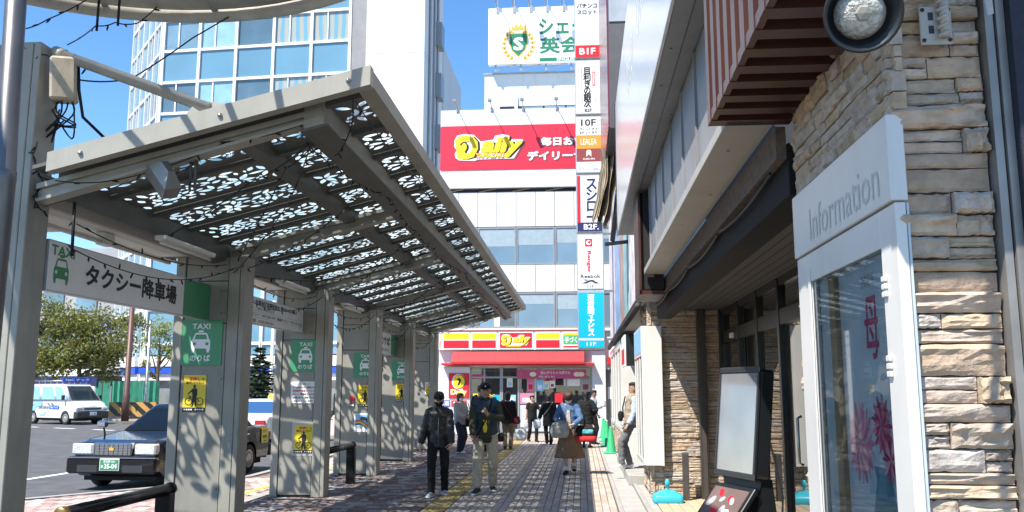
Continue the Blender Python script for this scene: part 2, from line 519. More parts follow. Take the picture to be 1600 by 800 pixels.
# cantilever beams
def cant(y, w, X0, X1, d0, d1, mats, name='cantilever_beam'):
    mb = MB()
    for (a, b, o) in ((0, w, 0), (-.035, w+.035, .0)):
        pts = [(X0, PZ(X0)-.07), (X1, PZ(X1)-.07), (X1, PZ(X1)-.07-d1), (X0, PZ(X0)-.07-d0)]
        if o == 0 and a == 0:
            mb.prism([(X0, PZ(X0)-.095), (X1, PZ(X1)-.095), (X1, PZ(X1)-.045-d1), (X0, PZ(X0)-.045-d0)], 'y', y+a, y+b)
        else:
            mb.prism([(X0, PZ(X0)-.05), (X1, PZ(X1)-.05), (X1, PZ(X1)-.093), (X0, PZ(X0)-.093)], 'y', y+a, y+b)
            mb.prism([(X0, PZ(X0)-.043-d0), (X1, PZ(X1)-.043-d1), (X1, PZ(X1)-.07-d1), (X0, PZ(X0)-.07-d0)], 'y', y+a, y+b)
    return part(name, mb, mats, shel)
cant(6.58, .07, -4.35, -2.03, .13, .08, paintl, 'front_beam')
for y in CY_[1:]: cant(y+.11, .07, -4.3, -2.03, .14, .13, paintg)
def slab(X0, X1, y0, y1, lo, hi, mat, name):
    mb = MB(); mb.prism([(X0, PZ(X0)+lo), (X1, PZ(X1)+lo), (X1, PZ(X1)+hi), (X0, PZ(X0)+hi)], 'y', y0, y1)
    return part(name, mb, mat, shel)
slab(-4.12, -1.58, YF, YF+.10, -.075, .08, paintl, 'front_fascia')
mb = MB()
for X in (-3.85, -2.75, -1.75):
    mb.lathe([(0, .02), (.016, .016), (.022, 0)], 10, 0, Matrix.Translation((X, YF, PZ(X))) @ Matrix.Rotation(PI/2, 4, 'X'))
part('bolts', mb, steel, shel, kind='stuff')
slab(-1.70, -1.58, YF+.102, YE, -.06, .065, paintg, 'edge_fascia')
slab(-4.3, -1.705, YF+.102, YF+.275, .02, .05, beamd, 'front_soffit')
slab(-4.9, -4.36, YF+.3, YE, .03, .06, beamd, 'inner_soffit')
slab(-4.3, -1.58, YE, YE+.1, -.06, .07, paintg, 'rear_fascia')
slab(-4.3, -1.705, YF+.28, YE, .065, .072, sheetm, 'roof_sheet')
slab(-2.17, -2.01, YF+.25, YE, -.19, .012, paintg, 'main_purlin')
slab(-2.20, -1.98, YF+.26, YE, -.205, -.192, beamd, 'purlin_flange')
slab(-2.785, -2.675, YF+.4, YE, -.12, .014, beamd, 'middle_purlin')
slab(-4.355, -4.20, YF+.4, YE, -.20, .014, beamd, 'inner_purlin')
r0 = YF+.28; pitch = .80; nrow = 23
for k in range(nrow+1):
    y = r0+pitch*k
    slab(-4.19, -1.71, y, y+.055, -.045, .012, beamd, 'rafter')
rl = random.Random(11)
def cat_(P):
    P = [Vector(q) for q in P]; out = []
    P = [P[0]]+P+[P[-1]]
    for a, b, c, d in zip(P, P[1:], P[2:], P[3:]):
        for i in range(5):
            t_ = i/5; out.append(.5*((2*b)+(c-a)*t_+(2*a-5*b+4*c-d)*t_*t_+(3*b-a-3*c+d)*t_**3))
    return out+[P[-1]]
def leaf(cx, cy, L_, w, a):
    n = 5; p = []
    for i in range(n+1): p.append((L_*(i/n), w*math.sin(PI*(i/n)**.85)))
    for i in range(n-1, 0, -1): p.append((L_*(i/n), -w*math.sin(PI*(i/n)**.85)))
    ca, sa = math.cos(a), math.sin(a)
    return [(cx+x*ca-y*sa, cy+x*sa+y*ca) for x, y in p]
def leaf_tile(Wd, D, seed, mg=1):
    rr = random.Random(seed); loops = []; occ = []
    def try_leaf(cx, cy, L_, w, a, g=.016):
        pts = [(cx+L_*t*math.cos(a), cy+L_*t*math.sin(a), w*math.sin(PI*t**.85)) for t in (.1, .3, .5, .7, .9)]
        for x, y, r in pts:
            if not (.02 < x < Wd-.02 and .13*mg < y < D-.13*mg): return False
            for X, Y, r2 in occ:
                if math.hypot(x-X, y-Y) < r+r2+g*.45: return False
        occ.extend(pts); loops.append(leaf(cx, cy, L_, w, a)); return True
    for n in range(int(80*Wd)):                         # flowers
        cx, cy = rr.uniform(0, Wd), rr.uniform(.05, D-.05); k = rr.choice((5, 6, 7)); a0 = rr.uniform(0, 6)
        if any(math.hypot(cx-X, cy-Y) < .13 for X, Y, _ in occ): continue
        for i in range(k):
            a = a0+2*PI*i/k+rr.uniform(-.1, .1); Lp = rr.uniform(.12, .16)
            try_leaf(cx+.022*math.cos(a), cy+.022*math.sin(a), Lp, rr.uniform(.025, .033), a, .006)
    for n in range(int(420*Wd)):
        Lp = rr.uniform(.06, .12)
        try_leaf(rr.uniform(0, Wd), rr.uniform(.05, D), Lp, Lp*.24, rr.uniform(0, 6.28), .012)
    loops.insert(0, rect(0, Wd, 0, D))
    me = poly_mesh(loops); me.materials.clear(); me.materials.append(leafm)
    return me
strips = [(-4.20, -2.785), (-2.675, -2.17), (-2.01, -1.705)]
tiles = {(i, v): leaf_tile((b-a)/math.cos(math.atan(.3))*math.cos(math.atan(.3)), pitch-.06, 20+i*5+v) for i, (a, b) in enumerate(strips) for v in range(3)}
for (i, v), me in tiles.items():
    for q in me.vertices: q.co.z = .25*q.co.x
for k in range(nrow):
    for i, (a, b) in enumerate(strips):
        o = bpy.data.objects.new('leaf_panel', tiles[(i, rl.randrange(3))]); COL.objects.link(o); o.parent = shel
        o.location = Vector((a, r0+pitch*k+.057, PZ(a)))-shel.location
# roadside wing of the roof
wt = [leaf_tile(1.4/1.55, (pitch-.06)/1.55, 70+v, .4) for v in range(2)]
for me in wt:
    for q in me.vertices: q.co.x *= 1.55; q.co.y *= 1.55
for me in wt:
    for q in me.vertices: q.co.z = -.12*q.co.x
for k in range(1, nrow):
    o = bpy.data.objects.new('leaf_panel', wt[k % 2]); COL.objects.link(o); o.parent = shel
    o.location = Vector((-6.3, r0+pitch*k+.057, 3.72))-shel.location
mb = MB()
for k in range(1, nrow+1): mb.prism([(-6.3, 3.63), (-4.9, 3.46), (-4.9, 3.54), (-6.3, 3.70)], 'y', r0+pitch*k, r0+pitch*k+.05)
part('wing_rafters', mb, beamd, shel)
mb = MB(); mb.box(-6.42, -6.32, 7.1, 25.3, 3.62, 3.8); part('wing_fascia', mb, paintg, shel)
mb = MB()
for y0, y1, xl in [(6.8, 9.98, -5.0)]+[(CY_[k]+.3, CY_[k+1]-.01, -4.95) for k in range(1, 5)]:
    mb = MB(); mb.box(xl, -4.5, y0, y1, 3.2, 3.26)
    if xl < -4.99: mb.box(-6.2, -5.003, 6.8, 8.3, 3.2, 3.26)
    part('ceiling_panel', mb, ceilm, shel)
    mb = MB(); mb.box(-4.495, -4.36, y0+.02, y1-.02, 3.14, 3.255, 0, .01); part('eaves_channel', mb, paintg, shel)
# strut from the first column to the front of the roof
a, b = Vector((-4.33, 6.62, 4.40)), Vector((-2.86, 6.35, 3.79))
part('strut', MB().tube([a, a+(b-a)*.06, a+(b-a)*.061, b], [.056, .056, .045, .045], 14), paintl, shel)
T = PZ(-2.9)+.06
mb = MB(); mb.prism([(-3.08, PZ(-3.08)+.065), (-2.98, 3.83), (-2.86, 3.845), (-2.74, 3.825), (-2.35, PZ(-2.35)+.065)], 'y', YF+.045, YF+.06)
for X, Z in ((-2.74, 3.775), (-2.64, 3.79)): mb.lathe([(0, .03), (.025, .02), (.03, 0)], 10, 0, Matrix.Translation((X, YF+.045, Z)) @ Matrix.Rotation(PI/2, 4, 'X'))
part('strut_bracket', mb, paintl, shel)

# lamps under the eaves
lampw = flat('lamp_white', (.72, .71, .68), .35)
def fluoro(loc, lab, L_=1.2):
    r = thing('fluorescent_lamp', lab, 'lamp', loc, 0, 'strip lamps along the shelter eaves')
    part('housing', MB().box(-.06, .06, 0, L_, -.05, .0, 0, .012), lampw, r, True)
    part('tube', MB().tube([(0, .03, -.075), (0, L_-.03, -.075)], .017, 8), lampw, r, True)
    return r
for k, (y, lab) in enumerate(((8.15, 'white strip lamp under the eaves nearest the camera, above the taxi drop-off sign'), (11.6, 'white strip lamp under the eaves above the sign listing taxi phone numbers'),
                              (14.9, 'white strip lamp under the eaves, third from the camera'), (18.4, 'white strip lamp under the eaves above the small hanging sign'), (21.9, 'farthest small white strip lamp under the shelter eaves'))):
    fluoro((-4.10, y, 3.13), lab)
r = thing('ceiling_tube_lamp', 'bare white tube lamp below the pale ceiling behind the taxi drop-off sign', 'lamp', (-4.8, 7.0, 3.1))
part('tube', MB().tube([(0, 0, 0), (0, 1.3, 0)], .025, 8), lampw, r, True)
part('tube', MB().tube([(0, 1.5, 0), (0, 2.8, 0)], .025, 8), lampw, r, True)
part('holder', MB().box(-.05, .05, 1.3, 1.5, -.03, .098, 0, .01), lampw, r, True)

# floodlight hung from the front beam
darkst = M('dark_bronze', (.09, .085, .08), .4, metal=.4, var=.2, dirt=.3)
r = thing('floodlight', 'box-shaped grey floodlight clamped to the front beam of the shelter', 'floodlight', (-3.26, 6.50, 3.31))
r.scale = (.85, .85, .85)
T = Matrix.Rotation(R(-40), 4, 'Y') @ Matrix.Rotation(R(-12), 4, 'X') @ Matrix.Rotation(R(-128), 4, 'Z')
mb = MB(); f0 = [(-.12, -.1, -.18), (.12, -.1, -.18), (.12, .02, -.18), (-.12, .02, -.18)]
def tx(l): return [T @ Vector(p) for p in l]
mb.loft([tx([(-.075, -.15, -.17), (.075, -.15, -.17), (.075, -.15, .17), (-.075, -.15, .17)]), tx([(-.085, -.02, -.18), (.085, -.02, -.18), (.085, -.02, .18), (-.085, -.02, .18)]), tx([(-.03, .1, -.07), (.03, .1, -.07), (.03, .1, .07), (-.03, .1, .07)])], smooth=False)
part('housing', mb, M('aluminium_housing', (.25, .245, .23), .4, metal=.5, dirt=.3), r, True)
mb = MB(); mb.add(tx([(-.068, -.152, -.16), (.068, -.152, -.16), (.068, -.152, .16), (-.068, -.152, .16)]), [(0, 1, 2, 3)]); part('lens', mb, M('lens_glass', (.05, .045, .04), .15), r, True)
mb = MB(); mb.tube([(.03, .1, .02), (.12, .16, .08), (.17, .22, .16)], .012, 6)
for x in (.15, .2): mb.box(x, x+.02, .17, .19, -.12, .3)
part('clamp', mb, darkst, r, True)
# junction box and foreground pole
r = thing('junction_box', 'weathered beige junction box hung on the first column, trailing cables', 'junction box', (-4.22, 6.62, 3.97))
o = part('casing', MB().box(-.1, .1, -.1, .1, 0, .36, 0, .02), M('aged_plastic', (.42, .36, .26), .5, var=.15, dirt=.5), r, True); o.rotation_euler = (R(4), R(-3), R(25))
mb = MB()
for i in range(7):
    q = rl.uniform; mb.tube(cat_([(-.06+.02*i, q(-.05, .05), .01), (-.08+.03*i+q(-.06, .06), q(-.05, .05), -.1), (q(-.25, .1), .05, q(-.34, -.16)), (q(-.3, .02), .1, q(-.2, .02))]), .007, 5)
mb.tube([(.1, 0, .3), (.12, 0, .1), (.11, .1, -.1), (.2, .4, -.25)], .014, 6)
part('cables', mb, cord, r, True)
a = at(25, 0, Y=4.2); b = at(3, 340, Y=4.2); d = (b-a).normalized()
tag(link('steel_pole', MB().tube([a-d*1.4, b-d*.25, b-d*.24, b-d*.2, b-d*.19, Vector((b.x-.03, b.y, .0))], [.052, .052, .056, .056, .054, .058], 20).mesh('steel_pole', M('pole_steel', (.14, .14, .145), .4, metal=.6, var=.15, dirt=.3))), 'dark grey steel pole standing at the left edge of view', 'pole')
# ring canopy overhead
r = thing('ring_canopy', 'round off-white ring canopy high overhead at the top left', 'canopy', (-3.2, 4.7, 4.86))
ringm = M('ring_paint', (.46, .44, .39), .55, var=.1, dirt=.4)
part('rim', MB().lathe([(2.44, .0), (2.46, .0), (2.46, .16), (2.40, .16), (2.40, .02), (2.44, .0)], 72), ringm, r, True)
part('inner_ring', MB().lathe([(2.05, .08), (2.37, .08), (2.37, .13), (2.05, .13), (2.05, .08)], 72), ringm, r, True)
mb = MB()
for k in range(16):
    a = 2*PI*k/16; c, s_ = math.cos(a), math.sin(a)
    mb.tube([(.3*c, .3*s_, .15), (2.42*c, 2.42*s_, .1)], .03, 6)
part('spokes', mb, ringm, r, True)
part('hub', MB().lathe([(0, .02), (.3, .02), (.3, .2), (0, .2)], 20), ringm, r, True)
part('post', MB().tube([(-2.4, -1.0, .08), (-2.4, -1.0, -4.86)], .07, 12), ringm, r, True)

# guard rails between the columns
railm = M('black_rail', (.02, .02, .022), .25, metal=.5, var=.2, spec=.7)
def rail(y0, y1, posts, lab, x=-4.06, z=.66):
    r = thing('guard_rail', lab, 'guard rail', (x, y0, 0), 0, 'guard rails between shelter columns')
    part('bar', MB().tube([(0, 0, z), (0, y1-y0, z)], .055, 14), railm, r, True)
    for yy in (0, y1-y0):
        part('end_cap', MB().lathe([(0, -.012), (.045, -.012), (.062, 0), (.062, .05), (.055, .05)] if yy == 0 else [(.055, -.05), (.062, -.05), (.062, 0), (.045, .012), (0, .012)], 16, 0, Matrix.Translation((0, yy, z)) @ Matrix.Rotation(-PI/2, 4, 'X')), M('brass_cap', (.35, .22, .07), .35, metal=.8) if yy == 0 and y0 < 8 else railm, r, True)
    for p in posts: part('post', MB().box(-.075, .075, p-.06, p+.06, 0, z-.03, 0, .008), railm, r, True)
rail(6.75, 8.62, [.35, 1.75], 'black tubular guard rail with brass end cap nearest the camera')
rail(13.9, 15.62, [1.62], 'black tubular guard rail beside the second column')
# ================================================================ signs and posters on the columns
signg = M('green_sign', (.055, .27, .125), .4, var=.04)
sign_w = M('white_sign', (.74, .74, .72), .4, var=.03, dirt=.08)
postery = M('yellow_poster', (.72, .55, .02), .4, var=.03)
aluf = M('aluminium', (.5, .5, .5), .4, metal=.7, var=.06)
def car_icon():
    body = [(-.5, -.33), (-.5, .08), (-.44, .16), (-.32, .46), (-.24, .5), (.24, .5), (.32, .46), (.44, .16), (.5, .08), (.5, -.33), (.44, -.5), (.34, -.5), (.30, -.3), (-.30, -.3), (-.34, -.5), (-.44, -.5)]
    return [body, [(-.33, .17), (-.26, .41), (.26, .41), (.33, .17)], ell(-.33, -.06, .085, .085, 10), ell(.33, -.06, .085, .085, 10), ]
def px_box(x0, x1, y0, y1, Y):
    a = at(x0, y1, Y=Y); b = at(x1, y0, Y=Y)
    return a.x, b.x, a.z, b.z
def taxi_sign(k, px, lab):
    y = CY_[k]+.012
    x0, x1, z0, z1 = px_box(*px, y); w = x1-x0; h = z1-z0; cx = (x0+x1)/2; cz = (z0+z1)/2
    r = thing('taxi_rank_sign', lab, 'sign', (cx, y, cz), 0, 'green taxi rank signs on the columns')
    part('plate', MB().box(x0, x1, y-.008, y-.002, z0, z1), signg, r)
    text('TAXI', (cx, y-.0095, z0+h*.86), w*.42, h*.12, '-y', white, r, .02, space=1.05)
    shape('taxi_pictogram', car_icon()+[rect(-.13, .13, .53, .62)], (cx, y-.0095, z0+h*.50), '-y', white, r, w*.45)
    text('のりば', (cx, y-.0095, z0+h*.16), w*.48, h*.15, '-y', white, r, .03)
taxi_sign(1, (279, 349, 500, 571), 'largest green taxi rank sign, on the column nearest the camera')
taxi_sign(2, (453, 502, 531, 581), 'green taxi rank sign above the white notice board')
taxi_sign(3, (552, 590, 551, 590), 'green taxi rank sign on the column with the rainbow poster')
taxi_sign(4, (612, 644, 563, 594), 'smallest, farthest green taxi rank sign')
def bike_poster(k, px, lab, whiteb=False):
    y = CY_[k]+.012
    x0, x1, z0, z1 = px_box(*px, y); w = x1-x0; h = z1-z0; cx = (x0+x1)/2; cz = (z0+z1)/2
    r = thing('bicycle_poster', lab, 'poster', (cx, y, cz), 0, 'walk-your-bicycle posters on the columns')
    part('sheet', MB().box(x0, x1, y-.006, y-.002, z0, z1), sign_w if whiteb else postery, r)
    if whiteb: part('yellow_field', MB().box(x0+w*.08, x1-w*.08, y-.0075, y-.0061, z0+h*.1, z0+h*.7), yellow, r)
    Y = y-.0085
    part('black_band', MB().box(x0, x1, y-.0075, y-.0061, z0, z0+h*.11), black, r)
    for i in range(9):
        if i != 4: part('print_dash', MB().box(x0+w*(.06+.1*i), x0+w*(.13+.1*i), y-.009, y-.0076, z0+h*.035, z0+h*.075), white, r)
    text('手押し', (cx-w*.0, Y, z0+h*.89), w*.5, h*.1, '-y', red, r, .035)
    text('で', (cx+w*.36, Y, z0+h*.875), w*.11, h*.07, '-y', black, r, .02)
    text('通行して下さい!', (cx, Y, z0+h*.785), w*.78, h*.065, '-y', black, r, .02)
    s = w*.9; zc = z0+h*.28
    lo = []
    for sx in (-.27, .27): lo += [ell(sx, 0, .19, .19, 20), ell(sx, 0, .155, .155, 20)]
    shape('bicycle_wheels', lo, (cx, Y, zc), '-y', black, r, s)
    mb = MB()
    for a, b in (((-.27, 0), (-.19, .25)), ((-.2, .2), (.1, .2)), ((-.19, .17), (-.02, -.02)), ((.1, .24), (-.02, -.02)), ((-.02, -.02), (.27, 0)), ((.1, .18), (.27, 0)), ((-.3, .27), (-.17, .25)), ((.04, .26), (.16, .26))):
        a = Vector(a)*s; b = Vector(b)*s; d = (b-a).normalized(); n = Vector((-d.y, d.x))*s*.016
        mb.add([(cx+q.x, Y-.0003, zc+q.y) for q in (a-n, b-n, b+n, a+n)], [(0, 1, 2, 3)])
    part('bicycle_frame', mb, black, r)
    fig = [[(-.09, .62), (.09, .62), (.14, .56), (.15, .3), (.09, .28), (.1, .0), (.12, -.2), (.2, -.24), (.06, -.24), (.01, .1), (-.05, -.24), (-.2, -.24), (-.1, -.19), (-.09, .28), (-.12, .46), (-.3, .33), (-.33, .37), (-.12, .58)]]
    shape('walker_figure', fig, (cx, Y-.0006, zc), '-y', black, r, s)
    shape('walker_head', [ell(.0, .71, .065, .08, 12)], (cx, Y-.0006, zc), '-y', black, r, s)
bike_poster(1, (285, 323, 586, 643), 'yellow bicycle poster on the nearest column, below the largest taxi sign')
bike_poster(2, (459, 490, 664, 708), 'low-hung yellow bicycle poster in a clear sleeve, under the white notice board')
bike_poster(3, (559, 582, 602, 635), 'yellow bicycle poster above the rainbow poster')
bike_poster(4, (618, 637, 600, 627), 'yellow bicycle poster beside the black-jacketed man')
bike_poster(5, (664, 681, 597, 618), 'smallest bicycle poster, white with a yellow square, on the farthest column', True)
y = CY_[2]+.012
x0, x1, z0, z1 = px_box(455, 494, 659, 712, y)
tag(link('poster_sleeve', MB().box(x0, x1, y-.0015, y+.001, z0, z1).mesh('poster_sleeve', M('cloudy_sleeve', (.42, .42, .40), .3))), 'cloudy clear plastic sleeve behind the low yellow poster', 'sleeve')
x0, x1, z0, z1 = px_box(454, 495, 596, 630, y); w = x1-x0; h = z1-z0
r = thing('notice_board', 'white rounded notice board with lines of small print, between green sign and yellow poster', 'notice', ((x0+x1)/2, y, z0))
o = shape('plate', [rrect(x0, x1, z0, z1, .03)], (0, y-.003, 0), '-y', sign_w, r, 1, depth=.004)
for i, (s_, m_, ww) in enumerate((('タクシーの乗車について', dkgrey, .5), ('のりばはタクシー乗場です', black, .85), ('近距離等も歓迎しています', red, .85), ('タクシー乗場のりものは', black, .85), ('お気軽に並んでご乗車できます', black, .85), ('京葉地区タクシー協議会', dkgrey, .75))):
    text(s_, ((x0+x1)/2, y-.009, z1-h*(.12+.155*i)), w*ww, h*(.07 if i in (0, 5) else .095), '-y', m_, r, .02)
y = CY_[3]+.012
x0, x1, z0, z1 = px_box(553, 583, 646, 675, y); w = x1-x0; h = z1-z0
r = thing('rainbow_poster', 'square poster with a rainbow arc over blue water on the third column', 'poster', ((x0+x1)/2, y, z0))
part('sheet', MB().box(x0, x1, y-.006, y-.002, z0, z1), white, r)
part('blue_field', MB().box(x0+.02, x1-.02, y-.007, y-.0061, z0+h*.42, z1-.02), skyblue, r)
for i, c in enumerate((red, orange, yellow, green, blue)):
    A = [(x0+w*.05+w*.9*t, z0+h*(.62-.36*t*t)+.02*math.sin(t*5)-i*.02) for t in [j/10 for j in range(11)]]
    shape('rainbow_band', [A+[(p[0], p[1]-.018) for p in reversed(A)]], (0, y-.0078-.0002*i, 0), '-y', c, r)
for cx_, cz_, rx, rz, c in ((.5, .72, .2, .1, dkgrey), (.75, .6, .12, .12, navy), (.3, .25, .2, .08, grey_print), (.8, .2, .14, .1, skyblue)):
    shape('print_patch', [ell(x0+w*cx_, z0+h*cz_, w*rx, h*rz)], (0, y-.0074-.0001*cx_, 0), '-y', c, r)
x0, x1, z0, z1 = px_box(546.5, 554, 619, 636, y-.01)
r = thing('small_sticker', 'small sticker, red above and dark below, left of the third bicycle poster', 'sticker', (x0, y, z0))
part('sheet', MB().box(x0, x1, y-.018, y-.013, z0, z1), dkgrey, r); part('red_print', MB().box(x0, x1, y-.0195, y-.0181, (z0+z1)/2, z1-.0), red, r)
part('print_line', MB().box(x0+.01, x1-.01, y-.0195, y-.0181, z0+.02, z0+.05), white, r)

# hanging boards between the columns (face the walkway)
X = -4.36
Yp = lambda px, py: at(px, py, X=X).y
ya, yb, yc = 6.80, Yp(287, 455), 9.98
z0, z1 = 2.43, 2.86
r = thing('drop_off_sign', 'long white hanging board reading taxi drop-off, with green end panel', 'sign', (X, ya, z0))
part('board', MB().box(X-.06, X-.002, ya, yc, z0, z1), aluf, r)
part('white_face', MB().box(X-.001, X+.003, ya, yb, z0+.012, z1-.012), sign_w, r)
part('green_end', MB().box(X-.001, X+.003, yb+.003, yc, z0+.012, z1-.012), signg, r)
a = at(80, 390, X=X); b = at(117, 395, X=X); w = b.y-a.y
text('TAXI', (X+.0045, (a.y+b.y)/2, z1-.08), w, .085, '+x', green, r, .03)
shape('taxi_pictogram', car_icon()+[rect(-.15, .15, .53, .66)], (X+.0045, Yp(95, 425), z1-.25), '+x', green, r, .215)
a = Yp(133, 430); b = Yp(276, 450)
text('タクシー降車場', (X+.0045, (a+b)/2, z0+.205), b-a, .20, '+x', black, r, .035)
ya, yb = 10.3, 13.48
r = thing('phone_number_sign', 'white hanging board listing taxi company names and phone numbers', 'sign', (X, ya, 2.5))
z0, z1 = 2.50, 2.87
part('board', MB().box(X-.06, X-.002, ya, yb, z0, z1), aluf, r)
part('white_face', MB().box(X-.001, X+.003, ya, yb, z0+.01, z1-.01), sign_w, r)
text('タクシー運営協議会・京葉地区協議委員会 ☎047-422-0333', (X+.0045, 11.75, z1-.075), 2.8, .075, '+x', navy, r, .025)
for i, l in enumerate(('577-2052   松山台タク    047-442-1313', '034-1165   ムトータクシー   047-338-1174   船橋タクシー 047-334-1241', '0120-578-750   日個連千葉   0120-578-254')):
    text(l, (X+.0045, 11.2+(.75 if i == 1 else 0), z1-.15-.085*i), 2.9 if i == 1 else 1.9, .05, '+x', dkgrey, r, .01)
    part('rule', MB().box(X+.003, X+.0042, ya+.1, yb-.05, z1-.192-.085*i, z1-.188-.085*i), grey_print, r)
ya, yb = 17.3, 20.3
r = thing('small_hanging_sign', 'short white hanging taxi board with green end, past the third column', 'sign', (X, ya, 2.4))
part('board', MB().box(X-.06, X-.002, ya, yb+.2, 2.42, 2.9), aluf, r)
part('white_face', MB().box(X-.001, X+.003, ya, yb-.35, 2.43, 2.89), sign_w, r)
part('green_end', MB().box(X-.001, X+.003, yb-.348, yb+.2, 2.43, 2.89), signg, r)
text('タクシーのりば', (X+.0045, 18.75, 2.72), 2.1, .2, '+x', black, r, .035)
text('船橋 市川', (X+.0045, 19.2, 2.52), 1.0, .07, '+x', dkgrey, r, .02)

# ================================================================ string lights and cords
rs = random.Random(5)
def cat(a, b, sag, n=14):
    return [a.lerp(b, i/n)-Vector((0, 0, sag*4*(i/n)*(1-i/n))) for i in range(n+1)]
def string(pts, lab, sag=.12, step=.16, r_=.0055, bulb=.011, group='strings of fairy lights on the shelter'):
    pts = [Vector(p) for p in pts]
    path = []
    for a, b in zip(pts, pts[1:]): path += cat(a, b, sag)[(1 if path else 0):]
    r = thing('fairy_light_string', lab, 'string lights', pts[0], 0, group)
    part('wire', MB().tube(path, r_, 5), cord, r)
    mb = MB(); acc = 0
    for a, b in zip(path, path[1:]):
        acc += (b-a).length
        if acc > step:
            acc = 0
            d = Vector((rs.uniform(-1, 1), rs.uniform(-1, 1), rs.uniform(-1.4, .6))).normalized()
            mb.tube([a, a+d*.012, a+d*.04, a+d*.058], [.004, bulb*.8, bulb*.75, .002], 5)
    part('bulbs', mb, cord, r, kind='stuff')
P = lambda X, y, dz=-.26: (X, y, PZ(X)+dz)
string([P(-2.20, 6.7), P(-2.0, 9), P(-2.1, 12), P(-2.0, 15), P(-2.1, 18), P(-2.0, 21.5), P(-2.1, 25)], 'fairy lights running along the main purlin of the shelter roof', .05)
string([P(-1.74, 6.5, -.1), P(-1.72, 9, -.1), P(-1.74, 13.5, -.1), P(-1.72, 19, -.1), P(-1.73, 25, -.1)], 'fairy lights running inside the outer edge of the shelter roof', .06, .2)
for k, y in enumerate(CY_[1:5]):
    nm = ('nearest column', 'second column', 'third column', 'fourth column')[k]
    string([(-4.1, y+.2, 3.05), (-2.15, y-2.5+1.0*(k == 0), PZ(-2.15)-.25)], 'fairy lights sloping up from the %s towards the camera' % nm, .12)
    string([(-4.08, y+.2, 3.02), (-2.2, y+2.3, PZ(-2.2)-.28)], 'fairy lights sloping up and away from the %s' % nm, .22, .17)
string([(-4.1, 6.4, 3.25), (-3.6, 6.55, 3.30), (-2.8, 6.56, 3.58), (-2.1, 6.56, 3.74)], 'pale fairy lights pinned along the front beam by the floodlight', .03, .2, .005)
string([P(-2.15, 6.7), P(-2.9, 8.3), (-4.1, 10.0, 3.0)], 'fairy lights from the front beam tip down to the nearest column', .05, .2)
string([P(-2.15, 6.75), P(-2.6, 7.4, -.18), P(-4.15, 10.2, -.2)], 'second fairy light run crossing the near roof panels', .03, .2)
string([P(-2.15, 6.7), P(-3.0, 7.6, -.15), P(-4.2, 8.4, -.22)], 'third fairy light run fanning left from the front beam tip', .03, .2)
string([P(-1.75, 6.45, -.08), (-1.8, 6.65, PZ(-1.8)-.2), P(-2.1, 7.2, -.25)], 'short fairy light loop hanging in the near outer roof corner', .06, .12)
for k, (y0, y1) in enumerate(((6.6, 10.05), (10.2, 13.5), (13.7, 17.0), (17.2, 20.5), (20.7, 24))):
    nm = ('taxi drop-off board', 'phone number board', 'bay past the second column', 'small hanging taxi stand board', 'farthest bay of the shelter')[k]
    z = 3.06
    string([(-4.05, y0, 3.12), (-4.05, y0+.02, 2.74), (-4.07, y1, 3.08)], 'drooping fairy lights in front of the %s' % nm, .2, .2)
    string([(-4.05, y0+.05, 2.95), (-4.08, y1-.3, z)], 'upper fairy light swag in front of the %s' % nm, .12, .25)
    tag(link('hanging_cord', MB().tube([(-4.05, y0, 3.12), (-4.045, y0+.01, 2.68)], .014, 6).mesh('hanging_cord', cord)), 'stiff black cord hanging at the near end of the %s' % nm, 'cord')
# cords by the ring canopy
string([at(40, 45, Y=6.5), at(75, 30, Y=6.6), at(135, 0, Y=6.7)], 'fairy lights from the first column top to the ring canopy, leftmost', .01, .12)
string([at(105, 70, Y=6.5), at(150, 40, Y=6.7), at(180, 35, Y=6.8), at(215, 36, Y=6.9), at(255, 0, Y=7.0)], 'fairy lights drooping below the ring canopy against the sky', .015, .14)
for px, py, nm in ((151, 48, 'left'), (184, 40, 'right')):
    a = at(px, py, Y=6.8); tag(link('hanging_cord', MB().tube([a, (a.x, a.y, a.z+.45)], .012, 6).mesh('hanging_cord', cord)), '%s one of two stiff black cords hanging from the ring canopy' % nm, 'cord')
string([(-4.55, 6.5, 4.42), (-4.34, 6.52, 4.34), (-4.1, 6.62, 4.27), (-3.95, 6.7, 4.27)], 'fairy lights wound round the top of the first column and strut', .02, .06)
string([(-4.34, 6.5, 3.6), (-4.36, 6.48, 3.5), (-4.33, 6.6, 3.3), (-4.34, 6.5, 3.15), (-4.3, 6.62, 3.05)], 'tangle of fairy lights on the first column below the junction box', .03, .045)
mb = MB(); mb.tube(cat(at(125, 125, Y=6.6), at(205, 123, Y=7.0), .02, 8)+cat(at(205, 123, Y=7.0), at(300, 60, Y=7.1), .01, 8)[1:]+[at(360, 25, Y=7.1)], .007, 6)
tag(link('black_cable', mb.mesh('black_cable', cord)), 'thin cable looping from the junction box across the sky to the ring canopy', 'cable')
